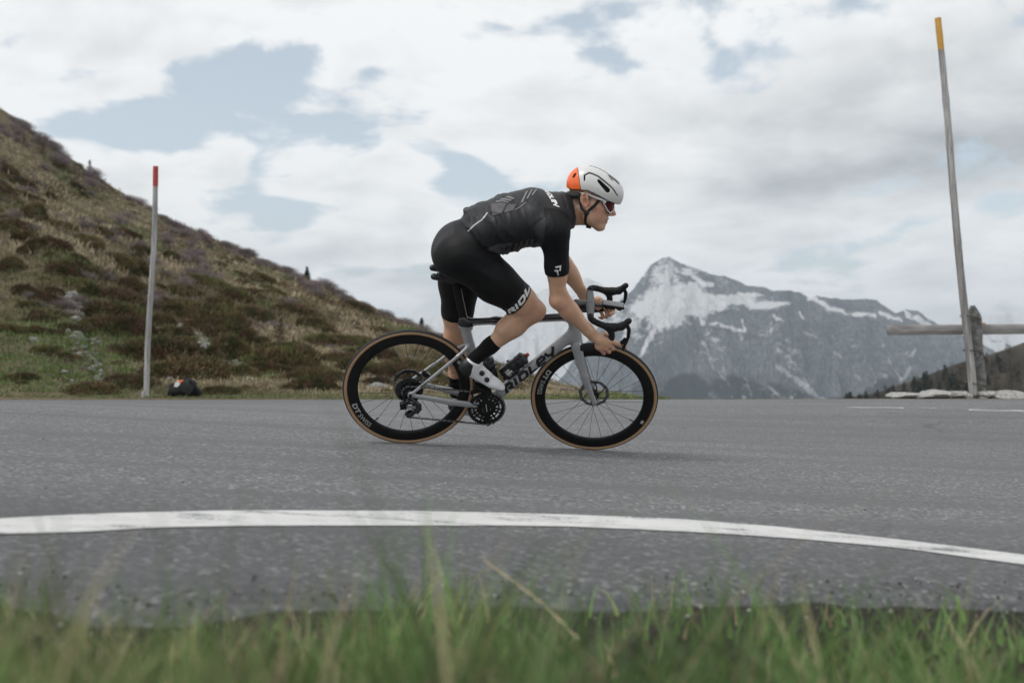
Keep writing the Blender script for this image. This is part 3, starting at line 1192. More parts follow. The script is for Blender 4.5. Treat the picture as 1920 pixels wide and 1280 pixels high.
def cover_snow(px, py, X, Y, Z, g1, g2, t):
    snow = 0.62 + 1.1 * (g1 - 0.72) + 0.5 * (g2 - 0.72) - 0.25 * sstep(py, 640, 720)
    return snow, np.zeros_like(px), np.zeros_like(px)


range_mesh('mountain', [(1000, 760), (1060, 700), (1100, 642), (1130, 604), (1160, 568), (1185, 545), (1200, 525), (1220, 497), (1240, 485), (1255, 480), (1268, 486), (1280, 495), (1300, 503), (1330, 514), (1360, 518), (1385, 527), (1400, 537), (1430, 538), (1450, 545), (1480, 543), (1500, 548), (1520, 560), (1530, 556), (1600, 562), (1625, 560), (1645, 563), (1660, 575), (1680, 586), (1700, 581), (1722, 584), (1742, 600), (1765, 611), (1800, 625), (1850, 650), (1920, 690), (2100, 760)],
           1000, 2100, 1050, 2500.0, 4300.0, 330, VALLEY, cover_main, 250.0, 21)
range_mesh('snow_mountains', [(200, 690), (560, 640), (700, 622), (780, 606), (830, 588), (870, 580), (910, 566), (945, 580), (985, 560), (1022, 541), (1050, 548), (1075, 536), (1100, 521), (1120, 528), (1150, 546), (1200, 560), (1400, 600), (1600, 610), (1700, 612), (1760, 607), (1790, 606), (1830, 596), (1870, 590), (1920, 584), (2000, 590), (2300, 640)],
           200, 2300, 800, 4600.0, 5900.0, 170, VALLEY, cover_snow, 260.0, 33)

# near wooded shoulder on the right
M_SHOULDER, _nt, _b = new_mat('wooded_slope')
_o = _nt.nodes.new('ShaderNodeTexCoord').outputs['Object']
_a = tex_noise(_nt, 0.03, 6, 0.65, vec=_o)
_c1 = ramp(_nt, _a, [(0.3, (0.022, 0.020, 0.016)), (0.5, (0.046, 0.039, 0.032)), (0.6, (0.075, 0.065, 0.052)), (0.75, (0.032, 0.029, 0.023))])
_c1 = mix_rgb(_nt, ramp(_nt, tex_noise(_nt, 0.25, 5, 0.7, vec=_o), [(0.40, 0.8), (0.58, 0.0)]), _c1, (0.022, 0.022, 0.016))
_nt.links.new(_c1, _b.inputs['Base Color'])
_b.inputs['Roughness'].default_value = 0.95
_b.inputs['Specular IOR Level'].default_value = 0.1
_shs = np.array([(1480, 775), (1560, 752), (1640, 738), (1700, 718), (1760, 696), (1790, 684), (1850, 666), (1880, 656), (1920, 641), (2000, 610), (2300, 520), (2700, 420)], float)


def shoulder_z(x, y):
    px = PCX + FPX * x / y
    E = (PYH - np.interp(px, _shs[:, 0], _shs[:, 1])) / FPX
    yc = 520.0
    zc = CAM_H + E * yc
    u = (y - 240.0) / (yc - 240.0)
    lowz = -150.0
    z = np.where(u < 1, lowz + (zc - lowz) * np.clip(u, 0, 1) ** 0.8, zc - 0.55 * (y - yc))
    P = np.stack([np.ravel(x), np.ravel(y), 0 * np.ravel(x)], 1)
    return z + (7.0 * vnoise(P, 0.015, 3, 41) + 2.0 * vnoise(P, 0.07, 3, 42)).reshape(np.shape(x)) * np.clip(1 - np.abs(u - 0.5) * 1.6, 0.1, 1)


pxs = np.linspace(1480, 2700, 220)
yy = np.concatenate([np.linspace(240, 520, 110), np.linspace(530, 1100, 16)])
Xs = ((pxs - PCX) / FPX)[:, None] * yy[None]
Ys = np.repeat(yy[None], len(pxs), 0)
tag(mobj('wooded_hill', np.stack([Xs, Ys, shoulder_z(Xs, Ys)], -1).reshape(-1, 3), grid_faces(*Xs.shape), M_SHOULDER), kind='structure')

# ---- the air between: even, pale haze round the whole site
M_HAZE = bpy.data.materials.new('thin_haze')
M_HAZE.use_nodes = True
_nt = M_HAZE.node_tree
_nt.nodes.clear()
_pv = _nt.nodes.new('ShaderNodeVolumePrincipled')
_pv.inputs['Color'].default_value = (0.78, 0.89, 1.0, 1)
_pv.inputs['Density'].default_value = 9.0e-5
_pv.inputs['Anisotropy'].default_value = 0.0
_mo = _nt.nodes.new('ShaderNodeOutputMaterial')
_nt.links.new(_pv.outputs[0], _mo.inputs['Volume'])
hz = MB().box((0, 7500.0, (VALLEY - 60 + 720) / 2), (36500.0, 18500.0, 720 - (VALLEY - 60))).build('haze', [M_HAZE], None, False)
tag(hz, kind='stuff')
#@THINGS
# ================================================================== plants, rocks, trees
M_LEAFC, _nt, _b = new_mat('foliage')
_va = _nt.nodes.new('ShaderNodeVertexColor')
_va.layer_name = 'col'
_oi = _nt.nodes.new('ShaderNodeObjectInfo')
_hs = _nt.nodes.new('ShaderNodeHueSaturation')
_mr = _nt.nodes.new('ShaderNodeMapRange')
_mr.inputs['To Min'].default_value = 0.75
_mr.inputs['To Max'].default_value = 1.25
_nt.links.new(_oi.outputs['Random'], _mr.inputs['Value'])
_nt.links.new(_mr.outputs[0], _hs.inputs['Value'])
_mr2 = _nt.nodes.new('ShaderNodeMapRange')
_mr2.inputs['To Min'].default_value = 0.485
_mr2.inputs['To Max'].default_value = 0.515
_nt.links.new(_oi.outputs['Random'], _mr2.inputs['Value'])
_nt.links.new(_mr2.outputs[0], _hs.inputs['Hue'])
_nt.links.new(_va.outputs['Color'], _hs.inputs['Color'])
_nt.links.new(_hs.outputs[0], _b.inputs['Base Color'])
_b.inputs['Roughness'].default_value = 0.8
_b.inputs['Specular IOR Level'].default_value = 0.2


def quads(C, D, U, L, W, col):
    """leaf/blade cards: centre C, along D (length L), across U (width W), colour per card"""
    n = len(C)
    a = D * (L / 2)[:, None]
    b = U * (W / 2)[:, None]
    V = np.stack([C - a - b * 0.6, C - a + b * 0.6, C + a + b * 0.35, C + a - b * 0.35], 1).reshape(-1, 3)
    F = np.arange(4 * n).reshape(n, 4)
    return V, F, np.repeat(col, 4, 0)


def col_mesh(name, V, F, col, mat):
    me = mesh_data(name, V, F, mat, None, False)
    ca = me.color_attributes.new('col', 'FLOAT_COLOR', 'POINT')
    C = np.concatenate([col, np.ones((len(col), 1))], 1).astype(np.float32)
    ca.data.foreach_set('color', C.ravel())
    return me


def unit(v):
    return v / (np.linalg.norm(v, axis=1)[:, None] + 1e-9)


def shrub_mesh(kind, seed):
    g = np.random.default_rng(seed)
    if kind == 'cushion':
        n = 5200
        # lumpy low dome, unit radius, height 0.55
        d = unit(g.normal(size=(n, 3)))
        d[:, 2] = np.abs(d[:, 2])
        lump = 1 + 0.48 * vnoise(d, 1.4, 3, seed) + 0.18 * vnoise(d, 4.5, 3, seed + 1)
        r = lump * g.uniform(0.70, 1.02, n) ** 0.5
        C = d * r[:, None] * (1.0, 1.0, 0.58)
        D = unit(d * (0.6, 0.6, 0.9) + g.normal(size=(n, 3)) * 0.45 + (0, 0, 0.35))
        U = unit(np.cross(D, g.normal(size=(n, 3))))
        t = (vnoise(C, 2.6, 3, seed + 2) + 1) / 2
        a = np.array([0.050, 0.052, 0.022])
        b = np.array([0.125, 0.082, 0.048])
        c = np.array([0.115, 0.118, 0.045])
        w = sstep(t, 0.35, 0.62)[:, None]
        col = a * (1 - w) + b * w
        w2 = (sstep(vnoise(C, 1.7, 2, seed + 5), 0.05, 0.4) * 0.8)[:, None]
        col = col * (1 - w2) + c * w2
        col *= g.uniform(0.6, 1.5, (n, 1))
        sprig = g.random(n) < 0.10
        C = C + d * (sprig * g.uniform(0.02, 0.14, n))[:, None]
        return quads(C, D, U, g.uniform(0.06, 0.13, n) * np.where(sprig, 1.6, 1.0), g.uniform(0.020, 0.042, n) * np.where(sprig, 0.6, 1.0), col)
    if kind == 'bare':
        n = 1500
        base = g.normal(size=(n, 3)) * (0.25, 0.25, 0)
        d = unit(np.concatenate([g.normal(size=(n, 2)) * 0.60, np.ones((n, 1))], 1))
        l0 = g.uniform(0.2, 0.95, n)
        C = base + d * l0[:, None] * (1, 1, 0.95)
        D = unit(d + g.normal(size=(n, 3)) * 0.4)
        U = unit(np.cross(D, g.normal(size=(n, 3))))
        col = np.array([0.185, 0.160, 0.160]) * g.uniform(0.55, 1.45, (n, 1)) + np.array([0.02, 0.0, 0.0]) * g.uniform(0, 1, (n, 1))
        return quads(C, D, U, g.uniform(0.12, 0.34, n), g.uniform(0.012, 0.030, n), col)
    n = 900
    base = g.normal(size=(n, 3)) * (0.35, 0.35, 0)
    d = unit(np.concatenate([g.normal(size=(n, 2)) * 0.55, np.ones((n, 1))], 1))
    ln = g.uniform(0.25, 0.6, n)
    C = base + d * (ln / 2)[:, None]
    U = unit(np.cross(d, g.normal(size=(n, 3))))
    w = g.uniform(0, 1, (n, 1))
    col = (np.array([0.27, 0.205, 0.11]) * w + np.array([0.12, 0.125, 0.045]) * (1 - w)) * g.uniform(0.6, 1.3, (n, 1))
    return quads(C, d, U, ln, g.uniform(0.014, 0.028, n), col)


SHRUB = {k: [col_mesh(k + '_shrub', *shrub_mesh(k, 100 * i + j), M_LEAFC) for j in range(m)] for i, (k, m) in enumerate((('cushion', 6), ('bare', 5), ('tuft', 3)))}


def slope_n(x, y):
    e = 0.5
    gx = (terrain_z(np.array([x + e]), np.array([y]), False) - terrain_z(np.array([x - e]), np.array([y]), False))[0] / (2 * e)
    gy = (terrain_z(np.array([x]), np.array([y + e]), False) - terrain_z(np.array([x]), np.array([y - e]), False))[0] / (2 * e)
    return Vector((-gx * 0.6, -gy * 0.6, 1)).normalized()


def plant(kind, name, px, py, wpx, label, cat, group, hs=1.0, ell_=1.0):
    p = hit(px, py)
    if p is None:
        return None
    r = 0.5 * wpx / FPX * p[1]
    o = bpy.data.objects.new(name, random.choice(SHRUB[kind]))
    COL.objects.link(o)
    q = slope_n(p[0], p[1]).to_track_quat('Z', 'Y') @ Matrix.Rotation(random.uniform(0, 6.28), 4, 'Z').to_quaternion()
    o.matrix_world = Matrix.Translation(Vector(p) - Vector((0, 0, 0.10 * r))) @ q.to_matrix().to_4x4() @ Matrix.Diagonal((r, r * ell_, r * hs, 1))
    return tag(o, label, cat, group)


# dark heath cushions whose places can be read in the photograph
CUSH = [(19, 500, 56), (47, 470, 36), (89, 460, 62), (155, 452, 56), (117, 500, 60), (168, 508, 44), (222, 484, 72), (252, 506, 46), (252, 533, 42), (140, 535, 74), (216, 556, 72), (218, 586, 84), (240, 620, 74), (300, 664, 140), (236, 718, 70), (356, 700, 130), (425, 668, 100), (460, 700, 46), (352, 582, 62), (408, 612, 96), (438, 634, 82), (330, 545, 36), (380, 528, 60), (436, 552, 86), (474, 592, 72), (70, 618, 34), (47, 545, 40), (20, 492, 40), (100, 545, 34), (265, 470, 40), (180, 430, 40),
        (525, 662, 90), (533, 684, 110), (495, 694, 60), (580, 708, 74), (622, 706, 60), (602, 642, 96), (515, 548, 44), (556, 694, 52), (632, 674, 70), (590, 610, 60), (550, 585, 60), (650, 640, 60), (668, 690, 70), (700, 700, 64), (740, 705, 60), (720, 672, 60), (760, 690, 54), (800, 706, 60), (830, 690, 46), (840, 716, 44), (470, 640, 60), (300, 600, 50), (330, 625, 60), (390, 690, 70), (310, 700, 60), (270, 660, 60), (20, 425, 50), (60, 400, 60), (10, 370, 44), (110, 420, 40), (35, 340, 40)]


def zone(px, py):
    if py - sky_y(px) < 60:
        return 'near the skyline of the hill', 'by the skyline'
    if px < 120:
        return 'on the slope at the left edge of the picture', 'at the left edge'
    if px < 272:
        return 'between the little gully and the red topped pole', 'left of the pole'
    if px < 380:
        return 'above and beside the black backpack', 'round the backpack'
    if px < 640:
        return 'on the slope between the backpack and the rear wheel', 'between backpack and wheel'
    return 'on the slope behind the bicycle', 'behind the bicycle'


def sky_y(px):
    return float(np.interp(px, _sil[:, 0], _sil[:, 1]))


def heath(px, py, w, hs, el):
    a, b = zone(px, py)
    return plant('cushion', 'heath_shrub', px, py, w, 'dark heath shrub ' + a, 'shrub', 'heath shrubs ' + b, hs, el)


for px, py, w in CUSH:
    heath(px, py + 6, w * 1.34, random.uniform(0.75, 1.35), random.uniform(0.55, 1.35))


g5 = np.random.default_rng(5)
cnt = 0
while cnt < 215:
    px = g5.uniform(-20, 980)
    top = sky_y(px)
    t = g5.uniform(0.05, 1.0)
    py = top + 6 + (738 - top) * t
    if abs(px - np.interp(py, [550, 600, 650, 735], [128, 150, 165, 204])) < 26 and py > 545:
        continue
    if 318 < px < 480 and abs(py - (606 + (px - 320) * 0.65)) < 16:
        continue
    if py > 738 or vnoise(np.array([[px / 70, py / 50, 0]]), 1.0, 2, 61)[0] < -0.10:
        continue
    w = g5.uniform(16, 34) + 40 * t * g5.uniform(0.3, 1.0)
    if heath(px, py, w * random.uniform(0.8, 1.6), random.uniform(0.7, 1.2), random.uniform(0.5, 1.5)):
        cnt += 1
cnt = 0
while cnt < 290:
    px = g5.uniform(-20, 1010)
    top = sky_y(px)
    t = g5.uniform(0.0, 1.0) ** 1.4
    py = top + 3 + (700 - top) * 0.75 * t
    if py > 735 or (t > 0.12 and vnoise(np.array([[px / 80, py / 40, 0]]), 1.0, 2, 71)[0] < -0.02):
        continue
    za, zb_ = zone(px, py)
    if plant('bare', 'bare_shrub', px, py, g5.uniform(18, 44), 'grey leafless shrub ' + za, 'shrub', 'grey bare shrubs ' + zb_, random.uniform(0.7, 1.1)):
        cnt += 1
# bushes seen through the bicycle, on the low bank behind the road
for px, py, w in ((965, 728, 44), (985, 722, 40), (1005, 732, 36), (1030, 735, 40), (1060, 738, 30), (1085, 740, 34), (1120, 742, 30), (1150, 744, 24), (1185, 745, 22), (940, 715, 50)):
    plant('bare' if w < 38 else 'cushion', 'bank_shrub', px, py, w, 'brownish low bush on the bank seen through the bicycle frame and front wheel', 'shrub', 'bushes on the bank behind the bicycle', 1.0)

# ---- grass on the slope: bleached tussocks and green turf, uncountable
g6 = np.random.default_rng(11)
NT = 26000
pxr = g6.uniform(-60, 1240, NT)
tp = np.interp(pxr, _sil[:, 0], _sil[:, 1])
tr = g6.uniform(0.0, 1.0, NT) ** 0.8
pyr = tp + 2 + (750 - tp - 2) * tr
HP_ = hits(pxr, pyr)
ok = ~np.isnan(HP_[:, 0])
X_, Y_ = HP_[ok, 0], HP_[ok, 1]
Z_ = HP_[ok, 2]
nb = 6
n = len(X_)
B0 = np.repeat(np.stack([X_, Y_, Z_ - 0.02], 1), nb, 0) + g6.normal(size=(n * nb, 3)) * (0.07, 0.07, 0.0) * np.repeat(np.clip(Y_ / 18, 0.8, 3), nb)[:, None]
d = unit(np.concatenate([g6.normal(size=(n * nb, 2)) * 0.55, np.ones((n * nb, 1))], 1))
hscale = np.repeat(np.clip(Y_ / 20, 0.75, 2.0) * g6.uniform(0.7, 1.3, n), nb)
ln = g6.uniform(0.05, 0.13, n * nb) * hscale
wn = g6.uniform(0.010, 0.022, n * nb) * np.repeat(np.clip(Y_ / 14, 1, 5), nb)
edge = np.repeat(Y_ - road_far(X_), nb)
ln = np.where(edge < 1.0, ln * 0.6, ln)
C = B0 + d * (ln / 2)[:, None]
U = unit(np.cross(d, g6.normal(size=(n * nb, 3))))
cl = (vnoise(np.stack([X_, Y_, 0 * X_], 1), 0.35, 3, 81) + 1) / 2
gr = np.repeat(np.clip(sstep(cl, 0.52, 0.68) + 1.0 * (1 - sstep(Y_ - road_far(X_), 0.6, 1.8)), 0, 1), nb)[:, None] * g6.uniform(0.6, 1.0, (n * nb, 1))
gr = np.clip(gr + np.repeat(0.75 * np.exp(-((Y_ - 17) / 6.5) ** 2) * (1 - sstep(PCX + FPX * X_ / Y_, 190, 300)) * sstep(cl, 0.36, 0.52), nb)[:, None], 0, 1)
straw = np.array([0.42, 0.35, 0.235]) * g6.uniform(0.5, 1.2, (n * nb, 1))
brn = np.repeat(sstep(vnoise(np.stack([X_, Y_, 0 * X_], 1), 0.22, 3, 83), -0.15, 0.2), nb)[:, None]
straw = straw * (1 - brn) + np.array([0.150, 0.128, 0.075]) * g6.uniform(0.5, 1.3, (n * nb, 1)) * brn
green = np.array([0.115, 0.165, 0.055]) * g6.uniform(0.6, 1.4, (n * nb, 1))
V, F, cc = quads(C, d, U, ln, wn, straw * (1 - gr) + green * gr)
tag(link('hill_grass', col_mesh('hill_grass', V, F, cc, M_LEAFC)), 'bleached and green grass covering the hillside beyond the road', 'grass', kind='stuff')

# ---- heath mat between the shrubs: one rough, uncountable cover
NM = 52000
pxm = g6.uniform(-60, 1000, NM)
tpm = np.interp(pxm, _sil[:, 0], _sil[:, 1])
pym = tpm + 2 + (738 - tpm) * g6.uniform(0, 1, NM)
msk = vnoise(np.stack([pxm / 75, pym / 38, 0 * pxm], 1), 1.0, 4, 101, 0.6) > np.interp(pym - tpm, [30, 160, 300], [0.0, 0.10, 0.24])
gul = (np.abs(pxm - np.interp(pym, [550, 600, 650, 735], [128, 150, 165, 204])) < 17) & (pym > 545)
outc = (pxm > 318) & (pxm < 480) & (np.abs(pym - (606 + (pxm - 320) * 0.65)) < 11)
msk &= ~gul & ~outc
Hm = hits(pxm[msk], pym[msk])
Hm = Hm[~np.isnan(Hm[:, 0])]
nb = 3
n = len(Hm)
s_ = np.repeat(Hm[:, 1], nb) / FPX
C = np.repeat(Hm, nb, 0) + g6.normal(size=(n * nb, 3)) * (2.5, 2.5, 0.0) * s_[:, None]
C[:, 2] += np.abs(g6.normal(size=n * nb)) * 3.0 * s_
D = unit(g6.normal(size=(n * nb, 3)) * (1, 1, 0.5) + (0, 0, 0.8))
U = unit(np.cross(D, g6.normal(size=D.shape)))
k1 = np.repeat(sstep(vnoise(Hm * (1, 1, 0), 0.30, 3, 104), -0.2, 0.25), nb)[:, None]
k2 = np.repeat(sstep(vnoise(Hm * (1, 1, 0), 0.17, 3, 106), 0.05, 0.3), nb)[:, None]
cm_ = np.array([0.070, 0.068, 0.030]) * (1 - k1) + np.array([0.145, 0.098, 0.058]) * k1
cm_ = cm_ * (1 - 0.6 * k2) + np.array([0.135, 0.118, 0.115]) * 0.6 * k2
V, F, cc = quads(C, D, U, g6.uniform(2.5, 6.5, n * nb) * s_, g6.uniform(0.9, 2.6, n * nb) * s_, cm_ * g6.uniform(0.5, 1.5, (n * nb, 1)))
tag(link('heath_mat', col_mesh('heath_mat', V, F, cc, M_LEAFC)), 'rough brown heath and scrub matting the hillside between the shrubs', 'heath', kind='stuff')

# ---- rocks
M_ROCK, _nt, _b = new_mat('lichened_stone')
_o = _nt.nodes.new('ShaderNodeTexCoord').outputs['Object']
_oi = _nt.nodes.new('ShaderNodeObjectInfo')
_f = tex_noise(_nt, 6, 7, 0.68, vec=_o)
_c = ramp(_nt, _f, [(0.30, (0.10, 0.10, 0.098)), (0.46, (0.24, 0.235, 0.225)), (0.60, (0.40, 0.39, 0.375)), (0.72, (0.52, 0.51, 0.49))])
_c = mix_rgb(_nt, ramp(_nt, tex_noise(_nt, 3, 4, vec=_o), [(0.58, 0.0), (0.68, 0.5)]), _c, (0.22, 0.17, 0.10))
_nt.links.new(_c, _b.inputs['Base Color'])
_b.inputs['Roughness'].default_value = 0.9
add_bump(_nt, _b, tex_noise(_nt, 14, 7, 0.7, vec=_o), 0.8, 0.06)


def rock_mesh(seed, flat=0.6, lay=0.0):
    bm = bmesh.new()
    bmesh.ops.create_icosphere(bm, subdivisions=3, radius=1.0)
    V = np.array([v.co[:] for v in bm.verts])
    r = 1 + 0.30 * vnoise(V, 1.1, 2, seed) + 0.14 * vnoise(V, 3.2, 3, seed + 1)
    V = V * r[:, None]
    g = np.random.default_rng(seed)
    for _ in range(7):                      # planar breaks
        nrm = unit(g.normal(size=(1, 3)))[0]
        d0 = g.uniform(0.55, 0.85)
        k = V @ nrm
        V = V - np.outer(np.clip(k - d0, 0, None), nrm) * 0.85
    if lay:
        V[:, 2] += 0.05 * np.sign(np.sin(V[:, 2] * 14)) * lay
    V *= (1, 1, flat)
    for v, c in zip(bm.verts, V):
        v.co = c
    me = bpy.data.meshes.new('rock')
    bm.to_mesh(me)
    bm.free()
    me.materials.append(M_ROCK)
    return me


ROCKS = [rock_mesh(500 + 7 * i, 0.55 + 0.1 * (i % 3)) for i in range(6)]


def put_rock(name, p, r, label, cat, group, flat=1.0):
    o = bpy.data.objects.new(name, random.choice(ROCKS))
    COL.objects.link(o)
    o.matrix_world = Matrix.Translation(Vector(p)) @ Matrix.Rotation(random.uniform(0, 6.28), 4, 'Z') @ Matrix.Rotation(random.uniform(-0.4, 0.4), 4, 'X') @ Matrix.Diagonal((r * random.uniform(0.8, 1.5), r * random.uniform(0.7, 1.1), r * flat, 1))
    return tag(o, label, cat, group)


for i in range(115):       # stones in the little gully
    t = i / 114
    px = np.interp(t, [0, 0.2, 0.45, 0.75, 1.0], [128, 145, 155, 176, 202]) + random.gauss(0, 6 + 4 * (0.3 < t < 0.7))
    py = 556 + 176 * t + random.gauss(0, 3)
    p = hit(px, py)
    if p is not None:
        put_rock('gully_stone', p, random.uniform(4, 11) / FPX * p[1], 'grey stone lying in the little gully left of the red topped pole', 'stone', 'stones in the gully')
for i in range(85):       # pale outcrop running down the slope right of the pole
    t = random.random()
    px = 320 + 150 * t + random.gauss(0, 5)
    py = 606 + 98 * t + random.gauss(0, 6)
    p = hit(px, py)
    if p is not None:
        put_rock('outcrop_stone', p, random.uniform(4, 11) / FPX * p[1], 'pale rock of the outcrop on the slope right of the red topped pole', 'stone', 'rocks of the pale outcrop')
for (px, py, w) in ((700, 718, 34), (712, 728, 30), (690, 706, 24), (60, 640, 26), (95, 655, 16), (120, 700, 20), (135, 716, 14), (186, 642, 16), (320, 712, 18), (335, 720, 12), (345, 708, 14), (20, 620, 20), (150, 306, 10), (660, 660, 20), (672, 670, 22), (645, 650, 16), (585, 672, 16)):
    p = hit(px, py)
    if p is not None:
        put_rock('hillside_rock', p, 0.5 * w / FPX * p[1], 'pale weathered rock showing through the hillside turf', 'stone', 'single rocks on the hillside')

# ---- trees
M_BARK = simple_mat('bark', (0.075, 0.06, 0.05), 0.9, 0.0, 0.3, 12, bump=0.5)


def conifer_data(h, seed, bare, dense=1.0):
    g = np.random.default_rng(seed)
    tr = MB()
    zz = np.linspace(0, h * 0.98, 9)
    wob = np.cumsum(g.normal(size=(9, 2)) * 0.006 * h, 0)
    spine = np.stack([wob[:, 0], wob[:, 1], zz], 1)
    tr.tube(spine, np.linspace(0.014, 0.002, 9) * h, 7, up=(0, 1, 0))
    C, D, U, L, W, K = [], [], [], [], [], []
    nl = int(26 * dense)
    for i in range(nl):
        z = h * (0.10 + 0.88 * (i / nl) ** 0.95)
        R_ = h * 0.34 * (1 - (z / h)) ** 0.75 * g.uniform(0.75, 1.15) + 0.02 * h
        nbr = g.integers(5, 8)
        for b in range(nbr):
            a = g.uniform(0, 6.283)
            ln = R_ * g.uniform(0.6, 1.1)
            dr = np.array([math.cos(a), math.sin(a), g.uniform(-0.25, 0.12) if not bare else g.uniform(-0.05, 0.45)])
            dr /= np.linalg.norm(dr)
            o = np.array([np.interp(z, zz, spine[:, 0]), np.interp(z, zz, spine[:, 1]), z])
            tr.tube([o, o + dr * ln * 0.6, o + dr * ln], [0.004 * h, 0.002 * h, 0.001 * h], 4, up=(0, 0, 1))
            m = int((14 if not bare else 5) * dense)
            for k in range(m):
                t = g.uniform(0.15, 1.0)
                C.append(o + dr * ln * t + g.normal(size=3) * 0.012 * h)
                D.append(dr + g.normal(size=3) * 0.55 + (0, 0, -0.25 if not bare else 0.3))
                L.append(h * g.uniform(0.06, 0.12))
                W.append(h * g.uniform(0.030, 0.060) * (0.75 if bare == 'pale' else 0.35 if bare else 1.0))
                K.append(g.uniform(0.55, 1.35))
    C, D = np.array(C), unit(np.array(D))
    U = unit(np.cross(D, g.normal(size=D.shape)))
    colr = np.array([0.23, 0.185, 0.115]) if bare == 'pale' else (np.array([0.15, 0.13, 0.115]) if bare else np.array([0.028, 0.038, 0.024]))
    V, F, cc = quads(C, D, U, np.array(L), np.array(W), colr[None] * np.array(K)[:, None])
    return tr, col_mesh('crown', V, F, cc, M_LEAFC)


def tree(name, p, h, seed, bare, label, cat, group=None, dense=1.0):
    o = empty(name, tuple(p))
    tr, cm = conifer_data(h, seed, bare, dense)
    tr.build('trunk', [M_BARK], o)
    link('crown', cm, o)
    tag(o, label, cat, group)
    return o


def ridge_pt(px, dy=0.0):
    yr = float(np.interp(px, _rdg[:, 0], _rdg[:, 1])) - 1.0
    x = (px - PCX) / FPX * yr
    return np.array([x, yr, float(terrain_z(np.array([x]), np.array([yr]))[0]) - 0.1]), yr


for px, hpx, bare, lab in ((574, 26, False, 'small dark conifer standing on the ridge above the hillside shrubs'), (790, 24, False, 'small dark conifer on the ridge just above the rear wheel'), (163, 26, True, 'bare young larch on the ridge line left of the red topped pole')):
    p, yr = ridge_pt(px)
    tree('conifer' if not bare else 'bare_larch', p, hpx / FPX * yr, px, bare, lab, 'tree')
for px, py, hpx, bare, lab in ((526, 660, 66, 'pale', 'pale straw coloured larch standing among the shrubs above the road'), (38, 276, 32, 'pale', 'leftmost bare grey larch high on the slope'), (75, 292, 34, 'pale', 'second bare grey larch high on the left slope')):
    p = hit(px, py)
    if p is not None:
        tree('larch', p, hpx / FPX * p[1], px, bare, lab, 'tree', dense=0.8)

# woods on the far right shoulder: the nearer row tree by tree, the rest as one mass
FARC = [conifer_data(1.0, 900 + i, 'pale' if i == 3 else False, 0.6) for i in range(4)]
FARM = []
for tr, cm in FARC:
    V = np.concatenate(tr.V)
    tm = mesh_data('far_trunk', V, tr.F, M_BARK, None, True)
    FARM.append((tm, cm))


def shoulder_pt(px, y):
    x = (px - PCX) / FPX * y
    return np.array([x, y, float(shoulder_z(np.array([x]), np.array([y]))[0]) - 0.3])


for i in range(36):
    px = 1600 + 235 * (i / 35) + random.uniform(-5, 5)
    p = shoulder_pt(px, 512 - random.uniform(0, 46))
    h = random.uniform(3.8, 6.2) * (1.15 if 1700 < px < 1790 else 0.9)
    o = empty('far_conifer', tuple(p))
    k = i % 3
    for nm, me in (('trunk', FARM[k][0]), ('crown', FARM[k][1])):
        c = link(nm, me, o)
    o.scale = (h * 1.1, h * 1.1, h)
    o.rotation_euler = (0, 0, random.uniform(0, 6.28))
    tag(o, 'small far conifer on the dark wooded hill left of the stone post', 'tree', 'conifers on the far wooded hill')
# mass of the wood
g7 = np.random.default_rng(77)
Vw, Fw, Cw, nn_ = [], [], [], 0
base_me = [FARM[0][1], FARM[1][1], FARM[3][1]]
bv_ = []
for me in base_me:
    v = np.empty(len(me.vertices) * 3)
    me.vertices.foreach_get('co', v)
    c = np.empty(len(me.vertices) * 4)
    me.color_attributes['col'].data.foreach_get('color', c)
    v = v.reshape(-1, 4, 3)[::6]
    c = c.reshape(-1, 4, 4)[::6, :, :3]
    # fewer, larger cards for the far mass
    v = v.mean(1, keepdims=True) + (v - v.mean(1, keepdims=True)) * 2.2
    bv_.append((v.reshape(-1, 3), c.reshape(-1, 3)))
for i in range(1500):
    px = g7.uniform(1560, 1990)
    y_ = g7.uniform(330, 515)
    if vnoise(np.array([[px / 60, y_ / 60, 0]]), 1.0, 2, 5)[0] < -0.25:
        continue
    p = shoulder_pt(px, y_)
    h = g7.uniform(3.2, 6.0)
    k = 2 if (px > 1740 and g7.random() < 0.65) or g7.random() < 0.2 else g7.integers(0, 2)
    v, c = bv_[k]
    a = g7.uniform(0, 6.28)
    R_ = np.array([[math.cos(a), -math.sin(a), 0], [math.sin(a), math.cos(a), 0], [0, 0, 1]])
    Vw.append((v @ R_.T) * (h * 1.1, h * 1.1, h) + p)
    Cw.append(c * g7.uniform(0.7, 1.3) * (0.45 if k == 2 else 1.0))
Vw, Cw = np.concatenate(Vw), np.concatenate(Cw)
tag(link('far_wood', col_mesh('far_wood', Vw, np.arange(len(Vw)).reshape(-1, 4), Cw, M_LEAFC)), 'dark mixed wood covering the far hill at the right edge', 'wood', kind='stuff')
# ================================================================== poles, fence, stones, bag
def wood(name, c1, c2, grain_axis='z', sc_=1.0):
    m, nt, b = new_mat(name)
    o = nt.nodes.new('ShaderNodeTexCoord').outputs['Object']
    stv = {'z': (26, 26, 1.6), 'x': (1.6, 26, 26)}[grain_axis]
    g = tex_noise(nt, 1.6 * sc_, 6, 0.65, vec=o, stretch=stv)
    g2 = tex_noise(nt, 0.9 * sc_, 5, 0.6, vec=o, stretch=tuple(v * 0.2 for v in stv))
    c = mix_rgb(nt, ramp(nt, g, [(0.32, 0.0), (0.66, 1.0)]), c1, c2)
    c = mix_rgb(nt, ramp(nt, g2, [(0.40, 0.55), (0.55, 0.0)]), c, tuple(v * 0.5 for v in c1))
    nt.links.new(c, b.inputs['Base Color'])
    b.inputs['Roughness'].default_value = 0.85
    b.inputs['Specular IOR Level'].default_value = 0.25
    add_bump(nt, b, g, 0.7, 0.006)
    return m


